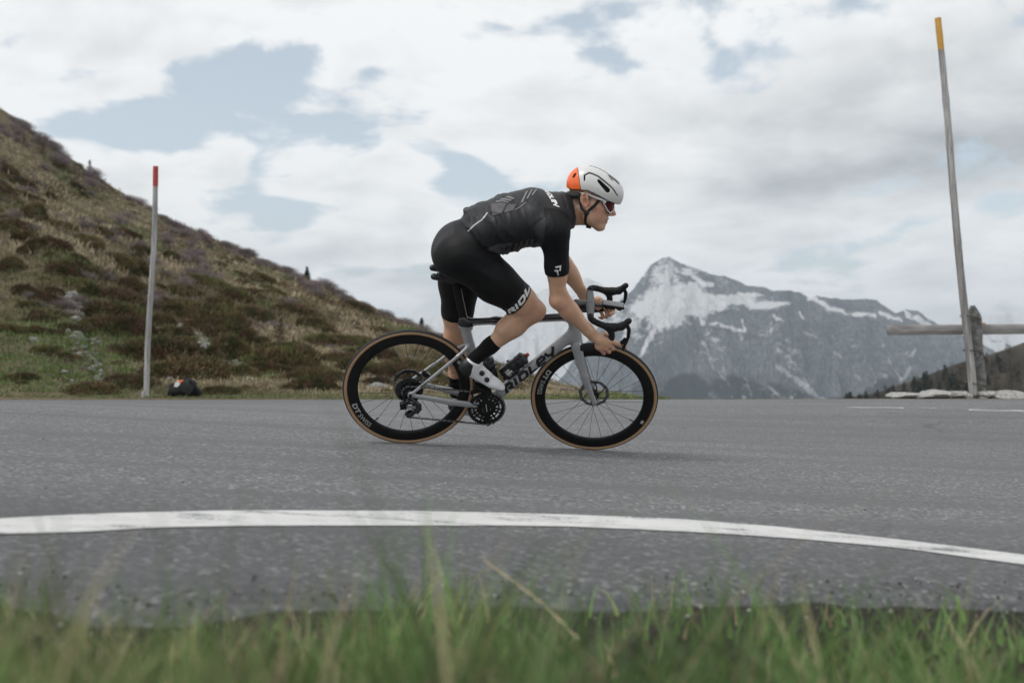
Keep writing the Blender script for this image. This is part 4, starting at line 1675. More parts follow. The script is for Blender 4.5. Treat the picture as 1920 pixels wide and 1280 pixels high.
M_WOODP = wood('weathered_pole', (0.19, 0.185, 0.18), (0.48, 0.47, 0.46), 'z')
M_WOODR = wood('weathered_rail', (0.17, 0.163, 0.16), (0.41, 0.40, 0.392), 'x')
M_WOODD = wood('dark_weathered_pole', (0.18, 0.172, 0.167), (0.45, 0.44, 0.43), 'z')
M_REDP = simple_mat('faded_red_paint', (0.36, 0.045, 0.04), 0.7, 0.0, 0.3, 9, bump=0.3)
M_YELP = simple_mat('faded_ochre_paint', (0.50, 0.27, 0.045), 0.7, 0.0, 0.25, 9, bump=0.3)
M_WIRE = simple_mat('rusty_wire', (0.05, 0.04, 0.035), 0.7, 0.5, 0.3, 60)


def at(px, py, y):
    return np.array([(px - PCX) / FPX * y, y, CAM_H + (PYH - py) / FPX * y])


def pole_mesh(p0, p1, r0, r1, seed, knots=()):
    """round timber with a slight bow, checks and swellings at the knots"""
    n = 60
    t = np.linspace(0, 1, n)
    P = p0[None] + (p1 - p0)[None] * t[:, None]
    ln = np.linalg.norm(p1 - p0)
    P[:, 0] += 0.012 * np.sin(t * math.pi * 2.3 + seed) + 0.006 * vnoise(np.stack([t * 9, 0 * t, 0 * t], 1), 1, 3, seed)
    r = r0 + (r1 - r0) * t + 0.002 * vnoise(np.stack([t * 24, 0 * t, 0 * t], 1), 1, 2, seed + 1)
    for kk in knots:
        r = r + 0.006 * np.exp(-((t - kk) / 0.006) ** 2)
    return P, r, t


# left pole: grey with a red head
A, Bt = at(275, 749, 13.75), at(289, 310, 13.75)
A[2] -= 0.10
P, r, t = pole_mesh(A, Bt, 0.040, 0.034, 3, (0.15, 0.3, 0.52, 0.7))
cut = int(np.searchsorted(t, 0.913))
pole = empty('snow_pole', tuple(A))
tag(pole, 'tall grey wooden snow pole with a red painted top beside the black bag', 'pole')
MB().tube(P[:cut + 1] - A, r[:cut + 1], 14).build('shaft', [M_WOODP], pole)
MB().tube(P[cut:] - A + (0, 0, 0.0), r[cut:] + 0.0012, 14).build('painted_top', [M_REDP], pole)
MB().box((-0.03, -0.03, 0.14), (0.05, 0.03, 0.16), None, 0, 0.008).build('wedge', [M_WOODP], pole)

# right pole: wired to a stone post, ochre head
YR = 14.7
A2, B2 = at(1823, 740, YR), at(1766, 28, YR)
P, r, t = pole_mesh(A2, B2, 0.058, 0.043, 8, (0.08, 0.26, 0.41, 0.55, 0.66, 0.78))
cut = int(np.searchsorted(t, 0.899))
pole = empty('snow_pole', tuple(A2))
tag(pole, 'very tall leaning snow pole with an ochre painted top wired to the stone post', 'pole')
MB().tube(P[:cut + 1] - A2, r[:cut + 1], 16).build('shaft', [M_WOODD], pole)
MB().tube(P[cut:] - A2, r[cut:] + 0.0012, 16).build('painted_top', [M_YELP], pole)
wr_ = MB()
for py in (596, 660, 722):
    c = at(1817 + (py - 660) * 0.075 + 8, py, YR + 0.05)
    for dz_ in (0.0, 0.014):
        a = np.linspace(0, 2 * math.pi, 25)[:-1]
        wr_.tube([c - A2 + (0.135 * math.cos(q), 0.15 * math.sin(q), dz_ - 0.03 * math.cos(q)) for q in a], 0.0038, 5, closed=True, up=(0, 0, 1))
wr_.build('wire', [M_WIRE], pole)

# stone post
M_GRAN, _nt, _b = new_mat('rough_granite')
_o = _nt.nodes.new('ShaderNodeTexCoord').outputs['Object']
_f = tex_noise(_nt, 11, 7, 0.7, vec=_o)
_c = ramp(_nt, _f, [(0.3, (0.060, 0.062, 0.058)), (0.48, (0.155, 0.155, 0.148)), (0.66, (0.30, 0.30, 0.285))])
_c = mix_rgb(_nt, ramp(_nt, tex_noise(_nt, 60, 4, 0.7, vec=_o), [(0.36, 0.7), (0.5, 0.0)]), _c, (0.05, 0.052, 0.048))
_nt.links.new(_c, _b.inputs['Base Color'])
_b.inputs['Roughness'].default_value = 0.92
add_bump(_nt, _b, _f, 0.9, 0.03)
post_y = YR + 0.22
base = at(1834, 742, post_y)
gn = np.random.default_rng(3)
zz = np.linspace(-0.2, 1.36, 34)
rows = []
for k, z in enumerate(zz):
    top = max(0.0, (z - 1.16) / 0.20)
    w = 0.084 + 0.010 * math.sin(z * 5) - 0.075 * top ** 1.6
    dpt = 0.11 - 0.05 * top
    xo = -0.055 * (z / 1.3) - 0.02 * top
    a = np.linspace(0, 2 * math.pi, 22)[:-1]
    sq = lambda c_, s_: np.sign(c_) * np.abs(c_) ** 0.55
    rows.append(np.stack([xo + w * sq(np.cos(a), 0), dpt * sq(np.sin(a), 0), np.full(21, z)], 1))
V = np.concatenate(rows)
V = V + 0.020 * np.stack([vnoise(V, 5, 4, 1, 0.6), vnoise(V, 5, 4, 2, 0.6), 0.4 * vnoise(V, 5, 3, 3)], 1)
m = 21
F = [(i * m + k, i * m + (k + 1) % m, (i + 1) * m + (k + 1) % m, (i + 1) * m + k) for i in range(33) for k in range(m)]
F.append(tuple(33 * m + k for k in range(m)))
so = mobj('stone_post', V, F, M_GRAN, None, True)
so.location = tuple(base)
tag(so, 'rough grey granite fence post behind the tall ochre topped pole', 'fence post')

# rail: squared beam with weathered, split end
def beam(px0, px1, py_c, hpx, y, dep, tilt=0.0):
    a, b = at(px0, py_c, y), at(px1, py_c + tilt, y)
    n = 60
    t = np.linspace(0, 1, n)
    C = a + (b - a) * t[:, None]
    hh_ = hpx / FPX * y / 2
    ring_ = np.array([(-1, -0.9), (-0.9, -1), (0.9, -1), (1, -0.9), (1, 0.9), (0.9, 1), (-0.9, 1), (-1, 0.9)])
    V = []
    for i in range(n):
        q = ring_ * (dep / 2, hh_)
        p = np.stack([np.full(8, C[i, 0]), C[i, 1] + q[:, 0], C[i, 2] + q[:, 1]], 1)
        p[:, 2] += 0.006 * vnoise(p * (0.8, 3, 3), 1.5, 3, 4)
        V.append(p)
    V = np.concatenate(V)
    # ragged end grain
    V[:8, 0] += np.array([0.02, 0.0, 0.035, 0.05, 0.0, 0.03, 0.01, 0.045])
    F = [(i * 8 + k, i * 8 + (k + 1) % 8, (i + 1) * 8 + (k + 1) % 8, (i + 1) * 8 + k) for i in range(n - 1) for k in range(8)]
    F += [tuple(range(7, -1, -1)), tuple((n - 1) * 8 + k for k in range(8))]
    return V, F


V, F = beam(1662, 2250, 618.5, 18.5, YR + 0.37, 0.07, -4.0)
o = empty('fence_rail', tuple(V[0]))
tag(o, 'weathered grey brown horizontal rail fixed behind the granite post', 'fence rail')
mobj('rail', V - V[0], F, M_WOODR, o)
M_FRESH = simple_mat('fresh_wood', (0.50, 0.32, 0.15), 0.8, 0.0, 0.2, 20)
MB().box(at(1829, 606, YR + 0.36) - V[0], (0.30, 0.06, 0.030), np.array(Matrix.Rotation(rad(3), 3, 'Y')), 0, 0.006).build('shim', [M_FRESH], o)

# edge stones along the drop
M_PALES = M_ROCK.copy()
M_PALES.name = 'pale_layered_stone'
for nd in M_PALES.node_tree.nodes:
    if nd.type == 'VALTORGB' and len(nd.color_ramp.elements) == 4:
        for e_, c_ in zip(nd.color_ramp.elements, (0.17, 0.42, 0.58, 0.66)):
            e_.color = (c_, c_ * 0.985, c_ * 0.95, 1)
STN = [rock_mesh(700 + 9 * i, 0.5, 1.0) for i in range(5)]
for m_ in STN:
    m_.materials[0] = M_PALES
for i, (px, w, h_, dy, lab) in enumerate(((1699, 62, 15, 0.0, 'flat pale slab at the left end of the row of edge stones'), (1752, 60, 19, 0.1, 'whitish wedge shaped edge stone left of the pole foot'), (1800, 34, 18, 0.2, 'small grey edge stone just left of the pole foot'), (1852, 50, 17, 0.25, 'grey edge stone at the foot of the granite post'), (1900, 70, 20, 0.1, 'long pale layered edge stone at the right edge of the picture'), (1975, 80, 20, 0.1, 'edge stone past the right end of the row'), (1728, 26, 10, -0.1, 'little stone between the pale slab and the whitish wedge'))):
    y_ = YR - 0.15 + dy
    p = at(px, 746, y_)
    me = STN[i % 5]
    o = bpy.data.objects.new('edge_stone', me)
    COL.objects.link(o)
    rx = 0.5 * w / FPX * y_ * 1.12
    rz = h_ / FPX * y_ / 0.5 * 0.66
    o.matrix_world = Matrix.Translation((p[0], p[1], -0.005 + 0.12 * rz)) @ Matrix.Rotation(random.uniform(-0.1, 0.1), 4, 'Y') @ Matrix.Diagonal((rx, 0.26, rz, 1))
    tag(o, lab, 'stone', 'edge stones by the drop')

# ---- camera backpack and its pouch on the verge
M_BAG = fabric('black_nylon', (0.006, 0.006, 0.0065), 0.7, 300, 0.4, 0.0)
M_BAG2 = fabric('charcoal_nylon', (0.014, 0.0145, 0.016), 0.7, 300, 0.4, 0.0)
M_ORNG = simple_mat('orange_fabric', (0.75, 0.16, 0.03), 0.7, 0.0, 0.15, 20)
M_PAPER = simple_mat('white_paper', (0.72, 0.72, 0.70), 0.8, 0.0, 0.06, 20)
YB = 14.0
bp = at(352, 746.5, YB)
bp[2] = -0.01
bag = empty('backpack', tuple(bp))
tag(bag, 'black camera backpack slumped on the grass verge right of the red topped pole', 'backpack')
pr = [cone((-0.16, 0, 0.10), (0.10, 0.0, 0.09), 0.10, 0.085, 0.03, 1.3), cone((-0.13, 0.0, 0.17), (0.05, 0.0, 0.20), 0.075, 0.075, 0.04, 1.4), cone((-0.02, 0, 0.22), (0.02, 0, 0.22), 0.06, 0.055, 0.04, 1.4), cone((0.05, 0, 0.15), (0.14, 0, 0.07), 0.08, 0.05, 0.03, 1.3)]
FF, fx = field(pr, (-0.32, -0.25, -0.05), (0.32, 0.25, 0.36), 0.008)
V, Q = nets(FF, fx, 1)
V = V + vnormals(V, Q) * (0.010 * vnoise(V, 14, 3, 9))[:, None]
V[:, 2] = np.maximum(V[:, 2], 0.0)
mobj('body', V, Q, M_BAG, bag)
MB().box((0.03, -0.125, 0.15), (0.19, 0.05, 0.15), np.array(Matrix.Rotation(rad(32), 3, 'Y')), 0, 0.02).build('front_pocket', [M_BAG2], bag)
MB().tube([(0.06, -0.11, 0.27), (0.12, -0.13, 0.22), (0.17, -0.12, 0.12), (0.185, -0.10, 0.05)], 0.020, 8, flat=0.4).build('shoulder_strap', [M_BAG], bag)
MB().tube([(0.14, -0.10, 0.10), (0.21, -0.10, 0.10), (0.23, -0.10, 0.05), (0.17, -0.10, 0.03)], 0.014, 8, flat=0.5).build('shoulder_strap', [M_BAG], bag)
MB().tube([(-0.05, -0.02, 0.275), (-0.02, -0.02, 0.300), (0.02, -0.02, 0.280)], 0.010, 8, flat=0.6).build('grab_handle', [M_BAG2], bag)
pc = MB()
pv = np.array([(-0.155, 0.17), (-0.13, 0.245), (-0.115, 0.225), (-0.105, 0.265), (-0.075, 0.225), (-0.055, 0.24), (-0.075, 0.195), (-0.11, 0.165)])
pc.prism(pv, -0.115, -0.107)
pp = pc.build('paper_tag', [M_PAPER], None, False)
pp.location = tuple(bp)
tag(pp, 'crumpled white paper poking out of the black backpack', 'paper')
oc = [cone((-0.080, -0.10, 0.238), (-0.040, -0.10, 0.248), 0.019, 0.016, 0.01)]
FF, fx = field(oc, (-0.15, -0.16, 0.18), (0.03, -0.04, 0.31), 0.005)
V, Q = nets(FF, fx, 1)
V = V + vnormals(V, Q) * (0.006 * vnoise(V, 30, 2, 4))[:, None]
o = mobj('orange_cloth', V, Q, M_ORNG)
o.location = tuple(bp)
tag(o, 'small bright orange cloth bundle on top of the black backpack', 'cloth')
pbase = at(321, 746.5, YB - 0.02)
pbase[2] = -0.01
po = empty('lens_pouch', tuple(pbase))
tag(po, 'small upright black pouch with an orange tab leaning on the backpack', 'pouch')
pr = [cone((0, 0, 0.055), (0.025, 0, 0.175), 0.050, 0.046, 0.02, 1.1)]
FF, fx = field(pr, (-0.1, -0.1, -0.03), (0.12, 0.1, 0.28), 0.007)
V, Q = nets(FF, fx, 1)
V[:, 2] = np.maximum(V[:, 2], 0.0)
mobj('body', V + 0, Q, M_BAG, po)
MB().box((-0.012, -0.056, 0.022), (0.055, 0.012, 0.030), None, 0, 0.004).build('tab', [M_ORNG], po)
MB().tube([(0.045, -0.05, 0.15), (0.052, -0.055, 0.09), (0.05, -0.055, 0.01)], 0.008, 6, flat=0.5).build('strap', [M_BAG2], po)

# ================================================================== verge in front of the camera
M_BLADE, _nt, _b = new_mat('grass_blade')
_va = _nt.nodes.new('ShaderNodeVertexColor')
_va.layer_name = 'col'
_nt.links.new(_va.outputs['Color'], _b.inputs['Base Color'])
_b.inputs['Roughness'].default_value = 0.55
_b.inputs['Specular IOR Level'].default_value = 0.3
_b.inputs['Transmission Weight'].default_value = 0.0
_tl = _nt.nodes.new('ShaderNodeBsdfTranslucent')
_nt.links.new(_va.outputs['Color'], _tl.inputs['Color'])
_ms = _nt.nodes.new('ShaderNodeMixShader')
_ms.inputs[0].default_value = 0.35
_out = [n for n in _nt.nodes if n.type == 'OUTPUT_MATERIAL'][0]
_nt.links.new(_b.outputs[0], _ms.inputs[1])
_nt.links.new(_tl.outputs[0], _ms.inputs[2])
_nt.links.new(_ms.outputs[0], _out.inputs['Surface'])


def blades(x, y, h, w, lean, col, g):
    """curved tapering ribbons"""
    n = len(x)
    z0 = terrain_z(x, y) - 0.005
    az = g.uniform(0, 6.283, n)
    dirx, diry = np.cos(az), np.sin(az)
    tz = g.uniform(0, 6.283, n)
    px_, py_ = np.cos(tz), np.sin(tz)
    K = 5
    V = np.zeros((n, K, 2, 3))
    for k in range(K):
        t = k / (K - 1)
        cx_ = x + dirx * lean * h * t ** 1.8
        cy_ = y + diry * lean * h * t ** 1.8
        cz_ = z0 + h * (t - 0.25 * lean * t ** 2.5)
        ww = w * (1 - t) ** 0.6 * (0.75 + 0.5 * (t < 0.5)) / 2 + 0.0001
        V[:, k, 0] = np.stack([cx_ - px_ * ww, cy_ - py_ * ww, cz_], 1)
        V[:, k, 1] = np.stack([cx_ + px_ * ww, cy_ + py_ * ww, cz_], 1)
    V = V.reshape(-1, 3)
    b = (np.arange(n) * K * 2)[:, None, None]
    k = (np.arange(K - 1) * 2)[None, :, None]
    F = (b + k + np.array([0, 1, 3, 2])[None, None]).reshape(-1, 4)
    return V, F, np.repeat(col, K * 2, 0)


g8 = np.random.default_rng(21)
NB_ = 62000
xx = g8.uniform(-2.4, 2.4, NB_)
yy = g8.uniform(0.36, 2.25, NB_)
lim = road_near(xx) - 0.02
den = (sstep(lim - yy, 0.0, 0.7) * 0.90 + 0.10) * (1 - 0.35 * sstep(yy, 1.3, 1.8))
den *= 0.12 + 0.88 * sstep(vnoise(np.stack([xx, yy, 0 * xx], 1), 2.6, 3, 91), -0.2, 0.15)
den *= np.where((np.abs(xx / yy) < 0.62), 1, 0.5)
keep = (yy < lim) & (g8.random(NB_) < den)
xx, yy = xx[keep], yy[keep]
n = len(xx)
tall = 0.62 + 0.45 * sstep(xx / yy, -0.2, 0.45) + 1.15 * np.clip(vnoise(np.stack([xx, yy, 0 * xx], 1), 3.6, 3, 93), -0.45, 1)
tall = tall + 0.55 * np.exp(-((xx / yy + 0.08) / 0.05) ** 2)
h = g8.uniform(0.060, 0.165, n) * tall * (0.50 + 0.55 * (1 - sstep(yy, 1.2, 1.9)))
h = np.where(g8.random(n) < 0.05, h * 1.6, h)
w = g8.uniform(0.0028, 0.0080, n)
u_ = g8.random((n, 1))
warm = sstep(-xx / yy, -0.05, 0.45)[:, None] * 0.5
green = np.array([0.140, 0.235, 0.080]) * g8.uniform(0.6, 1.35, (n, 1))
olive = np.array([0.200, 0.230, 0.095]) * g8.uniform(0.6, 1.3, (n, 1))
straw = np.array([0.42, 0.35, 0.21]) * g8.uniform(0.6, 1.2, (n, 1))
col = np.where(u_ < 0.13, straw, np.where(u_ < 0.26 + warm, olive, green))
col = col * (0.75 + 0.75 * sstep(vnoise(np.stack([xx, yy, 0 * xx], 1), 4.5, 2, 97), -0.3, 0.4))[:, None]
V, F, cc = blades(xx, yy, h, w, g8.uniform(0.1, 0.9, n), col, g8)
tag(link('verge_grass', col_mesh('verge_grass', V, F, cc, M_BLADE)), 'short green grass on the verge in the foreground', 'grass', kind='stuff')

# dry stalk leaning over the asphalt edge
sp_ = [at(1085, 1195, 1.55), at(1020, 1130, 1.62), at(960, 1085, 1.68), at(906, 1045, 1.72)]
stalk = MB().tube(sp_, [0.0022, 0.0020, 0.0018, 0.0010], 6).build('dry_stalk', [simple_mat('dry_straw', (0.42, 0.34, 0.22), 0.8)], None)
tag(stalk, 'single dry straw stalk leaning left above the asphalt edge', 'stalk')

# crumbs of asphalt and grit along the broken edge
gm = np.random.default_rng(8)
bm = bmesh.new()
bmesh.ops.create_icosphere(bm, subdivisions=1, radius=1.0)
bm.verts.index_update()
IV = np.array([v.co[:] for v in bm.verts])
IF = np.array([[v.index for v in f.verts] for f in bm.faces])
bm.free()
NG = 4200
gx = gm.uniform(-2.2, 2.4, NG)
gy = road_near(gx) + gm.normal(0, 0.055, NG) - 0.035
fl_ = gm.random(NG) < 0.012
gy = np.where(fl_, gm.uniform(2.1, 4.6, NG), gy)
onr = gy > road_near(gx)
gz = np.where(onr, ground_z(gx, gy) - 0.022 * np.exp(-((gy - road_near(gx)) / 0.05) ** 2), terrain_z(gx, gy))
gr_ = gm.uniform(0.04, 1.0, NG) ** 2.5 * 0.0034 + 0.0008 * np.where(fl_, 0.35, 1.0)
rot_ = gm.uniform(0.6, 1.3, (NG, 1, 3))
V = (IV[None] * rot_ * (1 + 0.35 * gm.normal(size=(NG, len(IV), 1)) * 0.5)) * gr_[:, None, None] + np.stack([gx, gy, gz + gr_ * 0.4], 1)[:, None]
F = (IF[None] + (np.arange(NG) * len(IV))[:, None, None]).reshape(-1, 3)
gc = np.where(gm.random((NG, 1)) < 0.06, np.array([[0.45, 0.44, 0.41]]), np.array([[0.075, 0.074, 0.072]])) * gm.uniform(0.6, 1.3, (NG, 1))
tag(link('grit', col_mesh('grit', V.reshape(-1, 3), F, np.repeat(gc, len(IV), 0), M_LEAFC)), 'loose grit and asphalt crumbs along the broken road edge', 'grit', kind='stuff')
for px, py, r_, lab in ((1266, 1137, 0.011, 'small white stone in the dark earth below the asphalt edge, left of two'), (1434, 1131, 0.012, 'small white stone in the dark earth below the asphalt edge, right of two')):
    yv = 1.80
    p = at(px, py, yv)
    o = bpy.data.objects.new('white_pebble', ROCKS[px % 6])
    COL.objects.link(o)
    zt_ = float(terrain_z(np.array([p[0]]), np.array([yv]))[0])
    yv = (zt_ + 0.006 - CAM_H) * FPX / (PYH - py)
    p = at(px, py, yv)
    o.matrix_world = Matrix.Translation(Vector(p)) @ Matrix.Diagonal((r_, r_ * 0.7, r_, 1))
    tag(o, lab, 'pebble')
#@BIKE
# ================================================================== road bicycle
# bike frame of reference: x forward, y to the rider's left, z up, origin under the rear wheel
BIKE = (Matrix.Translation((-0.576, 5.305, 0.0)) @ Matrix.Rotation(rad(10.2), 4, 'Z')
        @ Matrix.Rotation(rad(2.9), 4, 'Y') @ Matrix.Rotation(rad(30.0), 4, 'X'))
WR, WB = 0.339, 0.985
_ha = rad(73.0)
ST_AX = np.array([-math.cos(_ha), 0, math.sin(_ha)])
ST_C = np.array([WB, 0, WR]) - 0.045 * np.array([math.sin(_ha), 0, math.cos(_ha)])
_S = Matrix.Translation(ST_C) @ Matrix.Rotation(rad(-10.9), 4, Vector(ST_AX)) @ Matrix.Translation(-Vector(ST_C))
STEER = np.array(_S)


def st(p):
    return STEER[:3, :3] @ np.asarray(p, float) + STEER[:3, 3]


M_PAINT = simple_mat('grey_frame_paint', (0.40, 0.41, 0.425), 0.32, 0.25, 0.05, 6, coat=0.5)
M_BLACKP = simple_mat('black_frame_paint', (0.012, 0.012, 0.013), 0.3, 0.0, 0.15, 10, coat=0.4)
M_CARBON = simple_mat('matt_carbon', (0.0075, 0.0075, 0.008), 0.5, 0.0, 0.2, 60, spec=0.3)
M_RUBBER = simple_mat('tyre_rubber', (0.022, 0.022, 0.023), 0.85, 0.0, 0.2, 90, bump=0.2)
M_TAN = simple_mat('tan_sidewall', (0.43, 0.270, 0.155), 0.8, 0.0, 0.12, 40)
M_BLKPART = simple_mat('black_component', (0.013, 0.013, 0.014), 0.33, 0.3, 0.2, 50)
M_STEEL = simple_mat('dark_steel', (0.36, 0.36, 0.365), 0.28, 1.0, 0.25, 80)
M_BRIGHT = simple_mat('bright_steel', (0.62, 0.62, 0.63), 0.25, 1.0, 0.15, 80)
M_CHROME = simple_mat('dark_chrome', (0.10, 0.10, 0.105), 0.24, 0.95, 0.3, 60)
M_TAPE = simple_mat('bar_tape', (0.014, 0.014, 0.015), 0.78, 0.0, 0.2, 120, bump=0.3, spec=0.3)
M_HOOD = simple_mat('hood_rubber', (0.011, 0.011, 0.012), 0.62, 0.0, 0.2, 90, bump=0.2, spec=0.35)
M_BARGREY = simple_mat('carbon_bar_top', (0.075, 0.077, 0.080), 0.42, 0.0, 0.2, 30)
M_WHITE_L = simple_mat('white_lettering', (0.72, 0.72, 0.71), 0.6, 0.0, 0.06, 40)
M_GREY_L = simple_mat('grey_lettering', (0.42, 0.42, 0.42), 0.6, 0.0, 0.06, 40)
M_BLACK_L = simple_mat('black_lettering', (0.008, 0.008, 0.009), 0.45, 0.0, 0.1, 40)
M_SADDLE = simple_mat('saddle_cover', (0.02, 0.021, 0.023), 0.5, 0.0, 0.2, 50)
M_COMP = simple_mat('device_glass', (0.16, 0.165, 0.17), 0.28, 0.0, 0.1, 20)

bike = empty('road_bicycle', mat=BIKE)
tag(bike, 'light grey road racing bicycle with black deep rims and tan tyre sidewalls under the cyclist', 'bicycle')

# ---- frame: one smooth carbon body
DT0, DT1 = (0.425, 0, 0.285), (0.80, 0, 0.70)
fr = [
    cone((0.408, 0, 0.266), (0.245, 0, 0.725), 0.026, 0.026, 0.01, 0.8),           # seat tube
    cone((0.245, 0, 0.725), (0.238, 0, 0.752), 0.028, 0.024, 0.02, 0.7),
    cone((0.25, 0, 0.738), (0.40, 0, 0.757), 0.020, 0.0185, 0.03, 0.95),           # top tube
    cone((0.40, 0, 0.757), (0.765, 0, 0.803), 0.0185, 0.021, 0.02, 1.0),
    cone((0.435, 0, 0.290), (0.79, 0, 0.69), 0.029, 0.031, 0.02, 0.85),            # down tube
    cone((0.785, 0, 0.835), (0.837, 0, 0.664), 0.028, 0.031, 0.035, 0.85),         # head tube
    cone((0.408, -0.030, 0.266), (0.408, 0.030, 0.266), 0.034, 0.034, 0.03),       # bottom bracket
    cone((0.43, 0, 0.28), (0.408, 0, 0.266), 0.034, 0.036, 0.04, 0.9),
]
for s in (-1, 1):
    fr += [cone((0.375, 0.034 * s, 0.272), (0.22, 0.058 * s, 0.300), 0.017, 0.0175, 0.012, 0.55),   # chain stay
           cone((0.22, 0.058 * s, 0.300), (0.012, 0.068 * s, 0.337), 0.0175, 0.012, 0.012, 0.55),
           cone((0.405, 0.018 * s, 0.268), (0.375, 0.034 * s, 0.272), 0.022, 0.017, 0.015, 0.7),
           cone((0.292, 0.012 * s, 0.622), (0.225, 0.040 * s, 0.560), 0.0115, 0.0095, 0.016, 0.8),  # seat stay
           cone((0.225, 0.040 * s, 0.560), (0.012, 0.068 * s, 0.346), 0.0095, 0.0085, 0.008, 0.8),
           cone((0.004, 0.068 * s, 0.334), (0.003, 0.068 * s, 0.345), 0.014, 0.012, 0.012, 0.5)]
FF, fax = field(fr, (-0.03, -0.09, 0.215), (0.90, 0.09, 0.88), 0.0028)
V, Q = nets(FF, fax, 2)
nrm = vnormals(V, Q)
fc = V[Q].mean(1)
fn = nrm[Q].mean(1)
zt = 0.742 + (fc[:, 0] - 0.25) * 0.12
black = ((fc[:, 2] > zt - 0.004) & (fc[:, 0] > 0.215) & (fc[:, 0] < 0.80)) | ((fc[:, 2] > 0.722) & (fc[:, 0] < 0.285))
black &= fc[:, 2] < 0.83
frame = mobj('frame', V, Q, [M_PAINT, M_BLACKP], bike, mi=black.astype(int))
frame_bvh = bvh_of(frame)

# ---- RIDLEY on the down tube (heavy slanted capitals; no stem on the R, rounded E)
RID = [
    [(0.05, 0.0), (0.30, 0.62), (0.42, 0.86), (0.95, 0.86), (1.05, 0.72), (0.92, 0.48), (0.48, 0.46)],
    [(0.62, 0.46), (1.02, 0.02)],
    [(1.28, 0.0), (1.62, 0.95)],
    [(1.85, 0.10), (2.12, 0.86), (2.72, 0.86), (2.90, 0.70), (2.74, 0.22), (2.55, 0.10), (1.85, 0.10)],
    [(3.42, 0.95), (3.12, 0.10), (3.85, 0.10)],
    [(4.92, 0.10), (4.30, 0.10), (4.16, 0.24), (4.30, 0.72), (4.46, 0.86), (4.98, 0.86), (5.10, 0.72), (5.03, 0.50), (4.28, 0.48)],
    [(5.36, 0.95), (5.52, 0.46), (5.98, 0.42)],
    [(6.42, 0.98), (5.98, 0.42), (5.68, -0.05)],
]
rv, rf = stroke_text(RID, 0.30)
RV = rv.copy()
dt_d = np.array([0.79 - 0.435, 0, 0.69 - 0.29])
dt_len = np.linalg.norm(dt_d)
dt_d /= dt_len
dt_n = np.array([-dt_d[2], 0, dt_d[0]])
LW = 0.352
project_text('frame_lettering', rv / 6.42 * 1.0, rf, np.array([0.462, 0, 0.322]) + dt_d * 0.050 - dt_n * 0.020, dt_d * LW, dt_n * LW * 0.80, (0, 1, 0), frame_bvh, M_BLACK_L, frame, 0.0010, 0.02)
sv, sf = text_mesh('RIDLEY', 0.016, 0.0006, 0.2)
ss_d = np.array([0.225 - 0.012, 0, 0.56 - 0.346])
ss_d /= np.linalg.norm(ss_d)
project_text('stay_lettering', sv, sf, np.array([0.055, 0, 0.385]), ss_d, (-ss_d[2], 0, ss_d[0]), (0, 1, 0), frame_bvh, M_BLACK_L, frame, 0.0008)

# ---- fork (steers)
fk = [cone((0.833, 0, 0.672), (0.842, 0, 0.640), 0.032, 0.033, 0.02, 0.9)]
for s in (-1, 1):
    fk += [cone((0.843, 0.030 * s, 0.640), (0.905, 0.050 * s, 0.49), 0.028, 0.020, 0.02, 0.45),
           cone((0.905, 0.050 * s, 0.49), (0.985, 0.053 * s, 0.345), 0.020, 0.0125, 0.012, 0.5),
           cone((0.985, 0.052 * s, 0.345), (0.987, 0.052 * s, 0.334), 0.0125, 0.011, 0.01, 0.6)]
FF, fax = field(fk, (0.78, -0.085, 0.305), (1.03, 0.085, 0.72), 0.0028)
# wheel slot between the legs
X3 = fax[0][:, None, None]
Y3 = fax[1][None, :, None]
Z3 = fax[2][None, None, :]
slot = np.maximum(np.abs(Y3) - 0.026, np.sqrt((X3 - WB) ** 2 + (Z3 - WR) ** 2) - 0.347)
FF = np.maximum(FF, -slot)
V, Q = nets(FF, fax, 2)
V = V @ STEER[:3, :3].T + STEER[:3, 3]
mobj('fork', V, Q, M_PAINT, bike)

# ---- wheels
M_SPOKE = simple_mat('spoke_steel', (0.03, 0.03, 0.03), 0.4, 0.8, 0.2, 50)


def dt_text(parent, a_start, matrix, size=0.034, r_top=0.3035):
    """words bent round the rim flank, feet towards the tyre, reading anticlockwise seen from the right"""
    for body, da, bold, sz, xs in (('DT', 0.0, 0.0014, size, 1.35), ('SWISS', 14.0, 0.0002, size, 1.0)):
        V2, F2 = text_mesh(body, sz, bold, 0.0, xs)
        V2, F2 = subdiv(V2, F2, 0.008)
        ang = a_start + rad(da) + V2[:, 0] / 0.290
        r = r_top - V2[:, 1]
        hw = np.interp(r, [0.262, 0.275, 0.30, 0.314], [0.0075, 0.0118, 0.0138, 0.0136]) + 0.0009
        P = np.stack([r * np.cos(ang), -hw, r * np.sin(ang)], 1)
        P = P @ matrix[:3, :3].T + matrix[:3, 3]
        mobj('rim_lettering', P, F2, M_GREY_L, parent, smooth=False)


